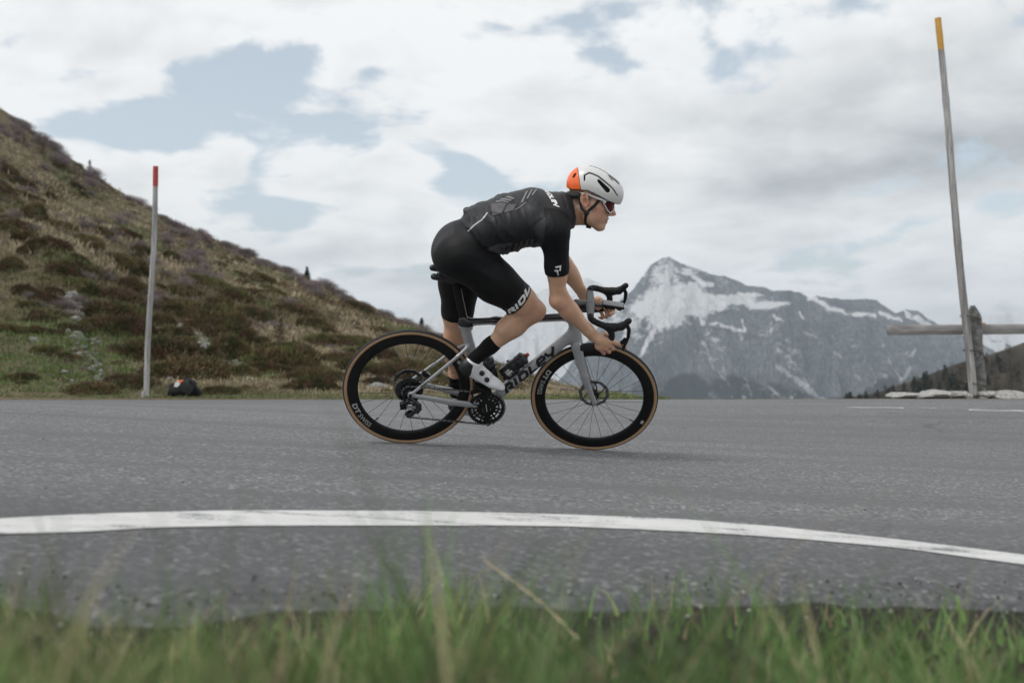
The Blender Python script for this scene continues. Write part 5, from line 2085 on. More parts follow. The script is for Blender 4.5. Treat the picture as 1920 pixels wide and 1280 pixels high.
def make_wheel(front):
    c = np.array([WB if front else 0.0, 0, WR])
    M = np.eye(4)
    M[:3, 3] = c
    if front:
        M = STEER @ M
    w = empty('wheel')
    w.parent = bike

    def put(mb, name, mats, smooth=True):
        return mb.xf(M).build(name, mats, w, smooth)
    # tyre
    n = 28
    rt = 0.0142
    prof = []
    mi = []
    for i in range(n):
        a = 2 * math.pi * i / n
        prof.append((WR - rt + rt * math.cos(a) * (1.0 if math.cos(a) > 0 else 0.9), rt * math.sin(a)))
        am = 2 * math.pi * (i + 0.5) / n
        mi.append(0 if math.cos(am) > 0.42 else 1)
    put(MB().lathe(prof, (0, 0, 0), 'y', 120, mi, closed_prof=True), 'tyre', [M_RUBBER, M_TAN])
    # rim
    pr = [(0.3125, -0.0136), (0.300, -0.0138), (0.285, -0.0128), (0.272, -0.0108), (0.264, -0.0076), (0.2605, -0.003), (0.2600, 0.0),
          (0.2605, 0.003), (0.264, 0.0076), (0.272, 0.0108), (0.285, 0.0128), (0.300, 0.0138), (0.3125, 0.0136), (0.316, 0.0)]
    put(MB().lathe(pr, (0, 0, 0), 'y', 120, 0, closed_prof=True), 'rim', [M_CARBON])
    # hub
    if front:
        hp = [(0.004, -0.047), (0.011, -0.047), (0.012, -0.040), (0.019, -0.037), (0.019, -0.033), (0.0125, -0.026), (0.0115, 0.0), (0.014, 0.018), (0.026, 0.022), (0.026, 0.027), (0.014, 0.032), (0.012, 0.046), (0.004, 0.046)]
        fl = {-1: (0.0185, -0.035), 1: (0.0255, 0.0245)}
    else:
        hp = [(0.004, -0.062), (0.012, -0.062), (0.013, -0.020), (0.025, -0.016), (0.025, -0.011), (0.016, -0.004), (0.015, 0.012), (0.016, 0.026), (0.026, 0.030), (0.026, 0.035), (0.015, 0.040), (0.012, 0.062), (0.004, 0.062)]
        fl = {-1: (0.0245, -0.0135), 1: (0.0255, 0.0325)}
    put(MB().lathe(hp, (0, 0, 0), 'y', 28, 0), 'hub', [M_BLKPART])
    # spokes: tangent laced, alternating sides
    nsp = 24
    a_off = rad(4.0 if front else 9.0)
    base = None
    for i in range(nsp):
        side = -1 if i % 2 == 0 else 1
        hr, hy = fl[side]
        ar = a_off + 2 * math.pi * i / nsp
        cross = (1 if (i // 2) % 2 == 0 else -1) * rad(72 if (side > 0 or not front) else 6)
        ah = ar + cross * 0.98
        p0 = np.array([hr * math.cos(ah), hy, hr * math.sin(ah)])
        p1 = np.array([0.261 * math.cos(ar), 0.002 * side, 0.261 * math.sin(ar)])
        put(MB().tube([p0, p0 + (p1 - p0) * 0.97, p1], [0.0011, 0.0011, 0.0016], 5), 'spoke', [M_SPOKE])
    # disc rotor on the far side
    ry = 0.044 if front else 0.052
    R0, R1 = 0.081, 0.063
    rb = MB()
    sg = 60
    a = np.arange(sg) / sg * 2 * math.pi
    wob = 0.0016 * np.cos(a * 10)
    V4 = []
    for (r_, y_) in ((R0, ry - 0.0009), (R1, ry - 0.0009), (R1, ry + 0.0009), (R0, ry + 0.0009)):
        rr = r_ + (wob if r_ == R0 else wob)
        V4.append(np.stack([rr * np.cos(a), np.full(sg, y_), rr * np.sin(a)], 1))
    V4 = np.concatenate(V4)
    Fq = []
    for k in range(4):
        k2 = (k + 1) % 4
        for i in range(sg):
            j = (i + 1) % sg
            Fq.append((k * sg + i, k * sg + j, k2 * sg + j, k2 * sg + i))
    rb.add(V4, Fq)
    for i in range(6):
        a0 = i * math.pi / 3
        a1 = a0 + 0.75
        p = [np.array([0.022 * math.cos(a0), ry, 0.022 * math.sin(a0)]), np.array([0.045 * math.cos((a0 + a1) / 2), ry, 0.045 * math.sin((a0 + a1) / 2)]), np.array([0.068 * math.cos(a1), ry, 0.068 * math.sin(a1)])]
        rb.tube(p, [0.0045, 0.0035, 0.004], 6, flat=0.22)
    rb.lathe([(0.010, ry - 0.002), (0.027, ry - 0.002), (0.027, ry + 0.002), (0.010, ry + 0.002)], (0, 0, 0), 'y', 30, 0, closed_prof=True)
    put(rb, 'brake_rotor', [M_STEEL])
    # valve
    av = rad(-26.0 if front else 232.0)
    dv = np.array([math.cos(av), 0, math.sin(av)])
    put(MB().tube([dv * 0.262, dv * 0.243, dv * 0.240, dv * 0.236], [0.0028, 0.0028, 0.0036, 0.0016], 8), 'valve', [M_BLKPART])
    # maker's sticker on the flank, opposite side of the wheel
    asn = rad(-20 if front else 36)
    st_ = []
    for r_ in (0.289, 0.305):
        for da in (-0.035, 0.035):
            hw = np.interp(r_, [0.262, 0.275, 0.30, 0.314], [0.0075, 0.0118, 0.0138, 0.0136]) + 0.0008
            st_.append((r_ * math.cos(asn + da), -hw, r_ * math.sin(asn + da)))
    put(MB().add(st_, [(0, 1, 3, 2)]), 'rim_sticker', [M_GREY_L], False)
    # words on the rim
    dt_text(w, rad(152.0 if front else 200.0), M)
    return w


wheel_r = make_wheel(False)
wheel_f = make_wheel(True)

# ---- cassette
cas = MB()
for i, (nt_, y_) in enumerate(zip((36, 32, 28, 24, 21, 19, 17, 15, 13, 12, 11, 10), np.linspace(-0.021, -0.056, 12))):
    ro = nt_ * 0.0127 / (2 * math.pi) + 0.002
    sg = nt_ * 4
    a = np.arange(sg) / sg * 2 * math.pi
    rr = np.where(np.arange(sg) % 4 < 2, ro, ro - 0.0042)
    ri = max(0.012, ro - 0.016)
    Vc = np.concatenate([np.stack([q * np.cos(a), np.full(sg, yy), q * np.sin(a)], 1) for q, yy in ((rr, y_ - 0.0008), (np.full(sg, ri), y_ - 0.0008), (np.full(sg, ri), y_ + 0.0008), (rr, y_ + 0.0008))])
    Fq = [(k * sg + i_, k * sg + (i_ + 1) % sg, ((k + 1) % 4) * sg + (i_ + 1) % sg, ((k + 1) % 4) * sg + i_) for k in range(4) for i_ in range(sg)]
    cas.add(Vc, Fq)
for i in range(7):
    a0 = i * 2 * math.pi / 7
    cas.tube([(0.013 * math.cos(a0), -0.030, 0.013 * math.sin(a0)), (0.058 * math.cos(a0 + 0.5), -0.022, 0.058 * math.sin(a0 + 0.5))], 0.003, 5)
cas.lathe([(0.013, -0.018), (0.0175, -0.02), (0.0175, -0.057), (0.013, -0.059)], (0, 0, 0), 'y', 24, 0)
cas.xf(np.array(Matrix.Translation((0, 0, WR)))).build('cassette', [M_CHROME], bike)

# ---- rear axle ends, caliper, derailleur
ax_ = MB()
ax_.lathe([(0.0, -0.0785), (0.008, -0.0785), (0.0095, -0.076), (0.0095, -0.062), (0.0, -0.062)], (0.004, 0, 0.339), 'y', 20)
ax_.build('axle_cap', [M_BLKPART], bike)
cb = MB()
cb.box((0.088, 0.058, 0.392), (0.046, 0.030, 0.026), np.array(Matrix.Rotation(rad(35), 3, 'Y')), 0, 0.006)
cb.box((0.075, 0.050, 0.408), (0.026, 0.02, 0.016), np.array(Matrix.Rotation(rad(35), 3, 'Y')), 0, 0.004)
cb.build('brake_caliper', [M_BLKPART], bike)
cf = MB()
cf.box((0.938, 0.062, 0.395), (0.03, 0.028, 0.055), np.array(Matrix.Rotation(rad(25), 3, 'Y')), 0, 0.006)
cf.xf(STEER).build('brake_caliper', [M_BLKPART], bike)

rd = MB()
RY = -0.078
rd.tube([(0.004, RY + 0.004, 0.332), (0.014, RY, 0.316), (0.030, RY, 0.300)], [0.010, 0.010, 0.012], 10, flat=0.6)
rd.tube([(0.030, RY, 0.300), (0.048, RY, 0.286), (0.052, RY, 0.262), (0.044, RY, 0.238)], [0.016, 0.019, 0.018, 0.010], 12, flat=0.7)
rd.tube([(0.028, RY, 0.298), (-0.004, RY - 0.004, 0.304), (-0.020, RY - 0.004, 0.292)], [0.009, 0.012, 0.012], 10, flat=0.8)
der = rd.build('rear_derailleur', [M_CHROME], bike)
mbb = MB()
mbb.box((-0.028, RY - 0.002, 0.281), (0.034, 0.028, 0.036), np.array(Matrix.Rotation(rad(-12), 3, 'Y')), 0, 0.005)
mbb.box((-0.018, RY - 0.002, 0.300), (0.048, 0.024, 0.014), np.array(Matrix.Rotation(rad(-28), 3, 'Y')), 0, 0.004)
mbb.build('battery', [M_BLKPART], der)
pl = MB()
pl.box((0.010, RY - 0.008, 0.277), (0.052, 0.004, 0.015), np.array(Matrix.Rotation(rad(-6), 3, 'Y')), 0, 0.0015)
pl.box((0.024, RY - 0.009, 0.262), (0.014, 0.004, 0.006), None, 0, 0.001)
pl.build('name_plate', [M_BRIGHT], der)
PU, PL = np.array([0.040, -0.052, 0.262]), np.array([0.012, -0.052, 0.215])
for q in (PU, PL):
    jk = MB()
    sg = 48
    a = np.arange(sg) / sg * 2 * math.pi
    rr = np.where(np.arange(sg) % 4 < 2, 0.0225, 0.0185)
    Vc = np.concatenate([np.stack([k_ * np.cos(a), np.full(sg, yy), k_ * np.sin(a)], 1) for k_, yy in ((rr, -0.0012), (np.full(sg, 0.006), -0.0012), (np.full(sg, 0.006), 0.0012), (rr, 0.0012))])
    jk.add(Vc + q, [(k * sg + i_, k * sg + (i_ + 1) % sg, ((k + 1) % 4) * sg + (i_ + 1) % sg, ((k + 1) % 4) * sg + i_) for k in range(4) for i_ in range(sg)])
    jk.build('jockey_wheel', [M_BLKPART], der)
cg = MB()
for yy in (RY + 0.012, RY + 0.034):
    cg.tube([PU * (1, 0, 1) + (0, yy, 0.012), PU * (1, 0, 1) + (0.006, yy, -0.016), (PU + PL) / 2 * (1, 0, 1) + (0.012, yy, 0), PL * (1, 0, 1) + (0.0, yy, 0), PL * (1, 0, 1) + (-0.014, yy, -0.010)], [0.014, 0.013, 0.010, 0.014, 0.009], 10, flat=0.14)
cg.build('cage', [M_CHROME], der)

# ---- crankset
BB = np.array([0.408, 0, 0.266])
CRA = math.atan2(0.433 - 0.266, 0.366 - 0.408)
crank = empty('crankset')
crank.parent = bike


def ring(name, teeth, y_, w_in, mat_, holes):
    mb = MB()
    ro = teeth * 0.0127 / (2 * math.pi) + 0.0025
    sg = teeth * 4
    a = np.arange(sg) / sg * 2 * math.pi
    rr = np.where(np.arange(sg) % 4 < 2, ro, ro - 0.0045)
    ri = np.full(sg, ro - w_in)
    Vc = np.concatenate([np.stack([q * np.cos(a), np.full(sg, yy), q * np.sin(a)], 1) for q, yy in ((rr, y_ - 0.0014), (ri, y_ - 0.0020), (ri, y_ + 0.0014), (rr, y_ + 0.0014))])
    mb.add(Vc + BB, [(k * sg + i_, k * sg + (i_ + 1) % sg, ((k + 1) % 4) * sg + (i_ + 1) % sg, ((k + 1) % 4) * sg + i_) for k in range(4) for i_ in range(sg)])
    # inner web: two rows of bridges that leave the oval windows open
    n = 16
    for i in range(n):
        a0 = 2 * math.pi * i / n
        r0, r1 = ro - w_in + 0.001, 0.047
        mb.tube([BB + (r1 * math.cos(a0), y_ - 0.001, r1 * math.sin(a0)), BB + ((r0 + r1) / 2 * math.cos(a0 + 0.06), y_ - 0.001, (r0 + r1) / 2 * math.sin(a0 + 0.06)), BB + (r0 * math.cos(a0 + (0.12 if i % 2 else -0.04)), y_ - 0.001, r0 * math.sin(a0 + (0.12 if i % 2 else -0.04)))],
                [0.0062, 0.0035, 0.006], 6, flat=0.22)
    mb.build(name, [mat_], crank)
    return ro


ro = ring('chainring', 48, -0.047, 0.021, M_BLKPART, 16)
ring('chainring', 35, -0.040, 0.012, M_BLKPART, 12)
sp = MB()
sp.lathe([(0.008, -0.058), (0.030, -0.056), (0.048, -0.050), (0.050, -0.046), (0.046, -0.042), (0.012, -0.038)], BB, 'y', 48)
sp.build('spider', [M_CARBON], crank)
for s, ang in ((-1, CRA), (1, CRA + math.pi)):
    d = np.array([math.cos(ang), 0, math.sin(ang)])
    y0 = 0.066 * s
    mb = MB()
    mb.tube([BB + (0, y0 * 0.95, 0) - d * 0.016, BB + (0, y0 * 0.97, 0), BB + d * 0.06 + (0, y0, 0), BB + d * 0.155 + (0, y0 * 1.06, 0), BB + d * 0.172 + (0, y0 * 1.07, 0), BB + d * 0.186 + (0, y0 * 1.07, 0)],
            [0.013, 0.021, 0.0165, 0.0145, 0.015, 0.009], 14, flat=0.45)
    mb.build('crank_arm', [M_CARBON], crank)
    if s < 0:
        st_ = MB().box(BB + d * 0.020 + (0, y0 * 0.97 - 0.0100, 0), (0.045, 0.0012, 0.0045), np.array(Matrix.Rotation(-ang, 3, 'Y')), 0)
        st_.build('arm_stripe', [M_GREY_L], crank, False)
    pd = MB()
    pc = BB + d * 0.172
    pd.tube([pc + (0, y0 * 1.05, 0), pc + (0, y0 * 1.05 + 0.055 * s, 0)], [0.007, 0.006], 10, up=(0, 0, 1))
    pang = rad(20 if s < 0 else 22)
    Rp = np.array(Matrix.Rotation(pang, 3, 'Y'))
    pd.box(pc + (0, 0.122 * s, 0), (0.085, 0.058, 0.014), Rp, 0, 0.005)
    pd.box(pc + Rp @ np.array([-0.045, 0, 0.0]) + (0, 0.122 * s, 0), (0.03, 0.040, 0.022), Rp, 0, 0.006)
    pd.build('pedal', [M_CARBON], bike)
sp2 = MB().tube([BB + (0, -0.07, 0), BB + (0, 0.07, 0)], 0.015, 16, up=(0, 0, 1))
sp2.build('crank_axle', [M_BLKPART], crank)
fd = MB()
fd.box((0.352, -0.050, 0.372), (0.085, 0.014, 0.020), np.array(Matrix.Rotation(rad(-24), 3, 'Y')), 0, 0.004)
fd.tube([(0.348, -0.018, 0.392), (0.34, -0.045, 0.400), (0.330, -0.052, 0.384)], [0.013, 0.014, 0.009], 10)
fd.build('front_derailleur', [M_BLKPART], bike)

# ---- chain: outer and inner link plates along the run
rb_ = 19 * 0.0127 / (2 * math.pi)
rt_ = 48 * 0.0127 / (2 * math.pi)
CS, CF = np.array([0.0, 0, WR]), BB.copy()


def arc(c, r, a0, a1, n, y_):
    t = np.linspace(a0, a1, n)
    return [np.array([c[0] + r * math.cos(q), y_, c[2] + r * math.sin(q)]) for q in t]


path = []
path += arc(CF, rt_, rad(96), rad(-92), 40, -0.047)
path += arc(PL, 0.021, rad(-80), rad(-210), 12, -0.050)
path += arc(PU, 0.021, rad(-20), rad(60), 8, -0.048)
path += arc(CS, rb_, rad(-40), rad(-262), 30, -0.044)
P = np.array(path + [path[0]])
sl = np.concatenate([[0], np.cumsum(np.linalg.norm(np.diff(P, axis=0), axis=1))])
nl = int(sl[-1] / 0.0127)
nl -= nl % 2
tt = np.linspace(0, sl[-1], nl + 1)
C = np.stack([np.interp(tt, sl, P[:, i]) for i in range(3)], 1)
ch = MB()
for i in range(nl):
    a, b = C[i], C[i + 1]
    off = 0.0034 if i % 2 else 0.0022
    d = b - a
    ln = np.linalg.norm(d)
    ang = math.atan2(d[2], d[0])
    for s in (-1, 1):
        ch.box((a + b) / 2 + (0, s * off, 0), (ln + 0.0075, 0.0011, 0.0082 if i % 2 else 0.0074), np.array(Matrix.Rotation(-ang, 3, 'Y')), i % 2)
    ch.box(a, (0.006, 0.0075, 0.006), None, 1)
ch.build('chain', [M_CHROME, M_STEEL], bike, False)

# ---- seatpost, saddle
spst = MB().tube([(0.246, 0, 0.715), (0.235, 0, 0.765), (0.178, 0, 0.945), (0.172, 0, 0.962)], [0.021, 0.021, 0.020, 0.015], 16, flat=0.6)
spst.tube([(0.262, -0.0125, 0.745), (0.206, -0.0125, 0.925)], 0.0014, 5, mi=1)
spst.build('seatpost', [M_CARBON, M_GREY_L], bike)
sd = [cone((0.062, -0.052, 1.000), (0.15, -0.052, 0.990), 0.016, 0.017, 0.02), cone((0.062, 0.052, 1.000), (0.15, 0.052, 0.990), 0.016, 0.017, 0.02),
      cone((0.15, -0.046, 0.990), (0.23, -0.018, 0.988), 0.017, 0.015, 0.02), cone((0.15, 0.046, 0.990), (0.23, 0.018, 0.988), 0.017, 0.015, 0.02),
      cone((0.10, 0, 0.989), (0.22, 0, 0.986), 0.008, 0.010, 0.03), cone((0.22, 0, 0.987), (0.305, 0, 0.980), 0.017, 0.014, 0.02, 1.2)]
FF, fax = field(sd, (0.02, -0.1, 0.94), (0.34, 0.1, 1.04), 0.003)
V, Q = nets(FF, fax, 2)
sad = mobj('saddle', V, Q, M_SADDLE, bike)
rl = MB()
for s in (-1, 1):
    rl.tube([(0.085, 0.030 * s, 0.985), (0.115, 0.022 * s, 0.962), (0.22, 0.022 * s, 0.960), (0.29, 0.006 * s, 0.974)], 0.0036, 8)
rl.box((0.172, 0, 0.962), (0.04, 0.05, 0.014), None, 0, 0.004)
rl.build('saddle_rail', [M_BLKPART], sad)

# ---- cockpit: integrated bar and stem (steers)
bar = [cone((0.782, 0, 0.862), (0.80, 0, 0.885), 0.020, 0.016, 0.012), cone((0.795, 0, 0.886), (0.870, 0, 0.897), 0.015, 0.0125, 0.02, 1.3)]
FF, fax = field(bar, (0.74, -0.06, 0.82), (0.92, 0.06, 0.94), 0.003)
V, Q = nets(FF, fax, 2)
V = V @ STEER[:3, :3].T + STEER[:3, 3]
hb = empty('handlebar')
hb.parent = bike
mobj('stem', V, Q, M_BARGREY, hb)
spc = MB()
spc.tube([(0.793, 0, 0.832), (0.786, 0, 0.853), (0.781, 0, 0.868)], [0.027, 0.026, 0.025], 18)
spc.xf(STEER).build('headset_spacer', [M_BLKPART], hb)
ft = MB().tube([(0.866, y_, 0.897) for y_ in (-0.155, -0.10, -0.04, 0.0, 0.04, 0.10, 0.155)], [0.0155, 0.019, 0.023, 0.024, 0.023, 0.019, 0.0155], 18, flat=0.45, up=(0, 0, 1))
ft.xf(STEER).build('bar_top', [M_BARGREY], hb)
for s in (-1, 1):
    pts = [(0.866, 0.135, 0.897), (0.868, 0.160, 0.897), (0.882, 0.178, 0.895), (0.910, 0.187, 0.890), (0.942, 0.190, 0.883), (0.968, 0.191, 0.868), (0.983, 0.192, 0.842), (0.982, 0.193, 0.808), (0.964, 0.195, 0.778), (0.925, 0.197, 0.760), (0.880, 0.199, 0.752), (0.846, 0.200, 0.748)]
    P = np.array(pts) * (1, s, 1)
    # Catmull-style resample
    t0 = np.linspace(0, 1, len(P))
    t1 = np.linspace(0, 1, 70)
    Pi = np.stack([np.interp(t1, t0, P[:, i]) for i in range(3)], 1)
    for _ in range(6):
        Pi[1:-1] = (Pi[:-2] + 2 * Pi[1:-1] + Pi[2:]) / 4
    rr = 0.0158 + 0.0003 * np.sign(np.sin(np.arange(70) * 1.15)) * (np.arange(70) > 3)
    mb = MB().tube(Pi, rr, 14)
    mb.tube([Pi[-1], Pi[-1] - (0.006, 0, 0.001)], [0.0168, 0.012], 14)
    mb.xf(STEER).build('drop_bar', [M_TAPE], hb)
    # hood and lever
    hd = [cone((0.948, 0.190 * s, 0.884), (0.985, 0.191 * s, 0.884), 0.0185, 0.0195, 0.012, 0.9),
          cone((0.985, 0.191 * s, 0.884), (1.020, 0.190 * s, 0.894), 0.0195, 0.0185, 0.015, 0.8),
          cone((1.020, 0.190 * s, 0.896), (1.046, 0.188 * s, 0.927), 0.0175, 0.0135, 0.014, 0.85),
          cone((1.046, 0.188 * s, 0.927), (1.050, 0.188 * s, 0.932), 0.0135, 0.013, 0.01, 0.85)]
    FF, fax = field(hd, (0.91, min(0.15 * s, 0.24 * s), 0.85), (1.09, max(0.15 * s, 0.24 * s), 0.97), 0.0028)
    V, Q = nets(FF, fax, 2)
    V = V @ STEER[:3, :3].T + STEER[:3, 3]
    br = empty('brake_lever')
    br.parent = bike
    mobj('hood', V, Q, M_HOOD, br)
    lv = MB().tube([(1.040, 0.192 * s, 0.912), (1.058, 0.193 * s, 0.885), (1.062, 0.196 * s, 0.845), (1.056, 0.200 * s, 0.812), (1.050, 0.203 * s, 0.790), (1.050, 0.205 * s, 0.772)], [0.011, 0.010, 0.0085, 0.008, 0.009, 0.006], 12, flat=0.55)
    lv.xf(STEER).build('lever_blade', [M_CARBON], br)
    pdl = MB().tube([(1.050, 0.190 * s, 0.835), (1.042, 0.190 * s, 0.812), (1.030, 0.190 * s, 0.792), (1.042, 0.190 * s, 0.782)], [0.006, 0.010, 0.013, 0.006], 10, flat=0.35)
    pdl.xf(STEER).build('shift_paddle', [M_BLKPART], br)
cmpu = empty('bike_computer')
cmpu.parent = bike
mb = MB()
mb.box((0.982, 0, 0.906), (0.112, 0.056, 0.013), None, 0, 0.005)
mb.xf(STEER).build('device_body', [M_BLKPART], cmpu)
mb = MB().box((0.982, 0, 0.9135), (0.104, 0.050, 0.003), None, 0, 0.0012)
mb.xf(STEER).build('screen', [M_COMP], cmpu)
mb = MB().tube([(0.868, 0, 0.892), (0.905, 0, 0.890), (0.95, 0, 0.894)], [0.008, 0.007, 0.008], 10, flat=1.6)
mb.box((0.965, 0, 0.893), (0.05, 0.03, 0.016), None, 0, 0.004)
mb.tube([(0.99, -0.012, 0.892), (0.99, -0.012, 0.884)], 0.003, 8)
mb.xf(STEER).build('mount', [M_BLKPART], cmpu)
hs = MB().tube([(0.80, -0.004, 0.868), (0.83, -0.012, 0.868), (0.865, -0.012, 0.882)], [0.010, 0.012, 0.008], 10, flat=1.6)
hs.xf(STEER).build('cable_cover', [M_BLKPART], hb)

# ---- bottle cages and bottles
M_BOTTLE = simple_mat('black_bottle', (0.010, 0.010, 0.011), 0.28, 0.0, 0.2, 30)
M_CAPC = simple_mat('smoked_cap', (0.03, 0.03, 0.031), 0.3, 0.0, 0.3, 40)
M_RED = simple_mat('red_nozzle', (0.55, 0.03, 0.02), 0.45, 0.0, 0.1, 40)


def bottle_at(base, d, n, label, letter):
    """base: centre of the bottle's foot; d axis; n direction away from the tube"""
    b = empty('water_bottle', mat=BIKE.copy())
    tag(b, label, 'bottle')
    e3 = np.cross(d, n)
    Rm = np.stack([np.cross(n, d), n, d], 1)   # columns: x', y', z'
    M = np.eye(4)
    M[:3, :3] = Rm
    M[:3, 3] = base
    body = MB().lathe([(0.0, 0.0), (0.028, 0.0), (0.034, 0.004), (0.0365, 0.012), (0.0365, 0.080), (0.0345, 0.088), (0.0335, 0.094), (0.0345, 0.100), (0.0365, 0.106), (0.0365, 0.116), (0.034, 0.124), (0.030, 0.127), (0.0, 0.127)], (0, 0, 0), 'z', 40)
    body = body.xf(M).build('body', [M_BOTTLE], b)
    cap = MB()
    sg = 40
    prof = [(0.033, 0.127), (0.033, 0.146), (0.030, 0.150), (0.018, 0.155), (0.014, 0.158), (0.014, 0.163), (0.0, 0.163)]
    cap.lathe(prof, (0, 0, 0), 'z', sg)
    for i in range(18):
        a0 = i * 2 * math.pi / 18
        cap.box((0.0335 * math.cos(a0), 0.0335 * math.sin(a0), 0.137), (0.004, 0.006, 0.017), np.array(Matrix.Rotation(a0, 3, 'Z')), 0, 0.001)
    cap.xf(M).build('cap', [M_CAPC], b)
    nz = MB().lathe([(0.009, 0.163), (0.010, 0.168), (0.0085, 0.176), (0.005, 0.178), (0.0, 0.178)], (0, 0, 0), 'z', 20)
    nz.xf(M).build('nozzle', [M_RED], b)
    if letter:
        bv = bvh_of(body)
        # three short lines of white print, reading up the bottle
        for i, (tx, sz, bd, off) in enumerate((('EVER', 0.0125, 0.0005, 0.052), ('WIDE', 0.0135, 0.0011, 0.039), ('CO', 0.0125, 0.0005, 0.026), ('CTIL', 0.0115, 0.0004, 0.026))):
            V2, F2 = text_mesh(tx, sz, bd)
            o = np.asarray(base) + d * (0.026 if tx != 'CTIL' else 0.054) + n * (off - 0.040)
            project_text('lettering', V2, F2, o, d, n, (0, 1, 0), bv, M_WHITE_L, body, 0.0008, 0.006)
    return b


bt_base = np.array([0.482, 0, 0.405]) + np.array([-dt_n[0], 0, -dt_n[2]]) * 0
bt_base = np.array([0.435, 0, 0.29]) + dt_d * 0.145 + dt_n * 0.071
bottle_at(bt_base, dt_d, dt_n, 'black water bottle with red nozzle in the down tube cage', True)
cg = MB()
for yy in (-1, 1):
    b0 = np.array([0.435, 0, 0.29]) + dt_d * 0.20 + dt_n * 0.034
    cg.tube([b0 + (0, 0.008 * yy, 0), b0 + dt_n * 0.004 - dt_d * 0.05 + (0, 0.012 * yy, 0), b0 - dt_d * 0.062 + dt_n * 0.03 + (0, 0.02 * yy, 0)], 0.004, 8, flat=1.8)
    t = np.linspace(-0.3, 0.92, 14) * math.pi
    cg.tube([np.array([0.435, 0, 0.29]) + dt_d * (0.205 + 0.010 * math.sin(q)) + dt_n * (0.071 - 0.0395 * math.cos(q)) + np.array([0, 0.0395 * math.sin(abs(q)) * yy, 0]) for q in np.linspace(0, 0.86 * math.pi, 14)], 0.0045, 8, flat=1.6)
cg.build('bottle_cage', [M_CARBON], bike)
st_d = np.array([0.245 - 0.408, 0, 0.725 - 0.266])
st_d /= np.linalg.norm(st_d)
st_n = np.array([st_d[2], 0, -st_d[0]])
bottle_at(np.array([0.408, 0, 0.266]) + st_d * 0.115 + st_n * 0.066, st_d, st_n, 'black water bottle in the seat tube cage behind the right shoe', False)
cg = MB()
for yy in (-1, 1):
    cg.tube([np.array([0.408, 0, 0.266]) + st_d * (0.20 + 0.01 * math.sin(q)) + st_n * (0.066 - 0.0395 * math.cos(q)) + np.array([0, 0.0395 * math.sin(q) * yy, 0]) for q in np.linspace(0, 0.86 * math.pi, 14)], 0.0045, 8, flat=1.6)
cg.build('bottle_cage', [M_CARBON], bike)
#@RIDER
# ================================================================== cyclist
M_SKIN, _nt, _b = new_mat('skin')
_vc = _nt.nodes.new('ShaderNodeVertexColor')
_vc.layer_name = 'tint'
_sepc = _nt.nodes.new('ShaderNodeSeparateColor')
_nt.links.new(_vc.outputs['Color'], _sepc.inputs[0])
_base = mix_rgb(_nt, tex_noise(_nt, 22, 5), (0.50, 0.295, 0.185), (0.64, 0.395, 0.265))
_fleck = ramp(_nt, tex_noise(_nt, 210, 2), [(0.62, 0.0), (0.75, 0.35)])
_base = mix_rgb(_nt, ramp(_nt, tex_noise(_nt, 9, 5, 0.6), [(0.42, 0.0), (0.66, 0.35)]), _base, (0.52, 0.25, 0.16))
_base = mix_rgb(_nt, _fleck, _base, (0.30, 0.14, 0.09))
_base = mix_rgb(_nt, _sepc.outputs[0], _base, (0.58, 0.25, 0.19))      # flushed skin
_base = mix_rgb(_nt, _sepc.outputs[1], _base, (0.16, 0.105, 0.075))    # cropped hair and stubble
_base = mix_rgb(_nt, _sepc.outputs[2], _base, (0.36, 0.13, 0.11))      # lips
_nt.links.new(_base, _b.inputs['Base Color'])
_b.inputs['Roughness'].default_value = 0.45
_b.inputs['Subsurface Weight'].default_value = 0.12
_b.inputs['Subsurface Radius'].default_value = (0.012, 0.005, 0.003)
_b.inputs['Subsurface Scale'].default_value = 0.6
_n1 = add_bump(_nt, _b, tex_noise(_nt, 34, 4, 0.6), 0.22, 0.006)
add_bump(_nt, _b, tex_noise(_nt, 420, 3), 0.16, 0.001, _n1)


M_JERSEY = fabric('black_jersey', (0.0135, 0.0142, 0.0168), 0.52, crease=0.6, sheen=0.03, spec=0.3)
M_SLEEVE = fabric('black_sleeve', (0.0045, 0.005, 0.006), 0.62, crease=0.15, sheen=0.02, spec=0.22)
M_JGREY = fabric('dark_grey_panel', (0.070, 0.069, 0.074), 0.6, crease=0.7, sheen=0.05)
M_JGREY2 = fabric('grey_print', (0.080, 0.077, 0.083), 0.6, crease=0.3, sheen=0.08)
M_STRIPE = fabric('pale_grey_print', (0.17, 0.165, 0.172), 0.6, crease=0.2, sheen=0.05)
M_SHORTS = fabric('black_lycra', (0.0058, 0.0060, 0.0068), 0.60, crease=0.20, sheen=0.02, spec=0.22)
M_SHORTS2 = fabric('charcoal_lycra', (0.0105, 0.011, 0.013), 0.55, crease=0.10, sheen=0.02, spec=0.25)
M_SOCK = fabric('black_sock', (0.006, 0.006, 0.0065), 0.85, weave=500, crease=0.2, sheen=0.1, spec=0.15)
M_SHOEW = simple_mat('white_shoe', (0.70, 0.70, 0.72), 0.38, 0.0, 0.05, 20, bump=0.05)
M_SHOEB = simple_mat('black_shoe_heel', (0.012, 0.012, 0.013), 0.45, 0.0, 0.2, 40)
M_HELM = simple_mat('pale_grey_helmet', (0.60, 0.60, 0.585), 0.33, 0.0, 0.04, 14, coat=0.3)
M_HELMO = simple_mat('orange_helmet_back', (0.86, 0.14, 0.02), 0.33, 0.0, 0.06, 14, coat=0.3)
M_HELMIN = simple_mat('black_helmet_liner', (0.008, 0.008, 0.009), 0.7, 0.0, 0.2, 60)
M_STRAP = simple_mat('black_webbing', (0.010, 0.010, 0.011), 0.8, 0.0, 0.2, 300, bump=0.3)
M_GLASSW = simple_mat('white_glasses_frame', (0.70, 0.70, 0.71), 0.3, 0.0, 0.04, 30)
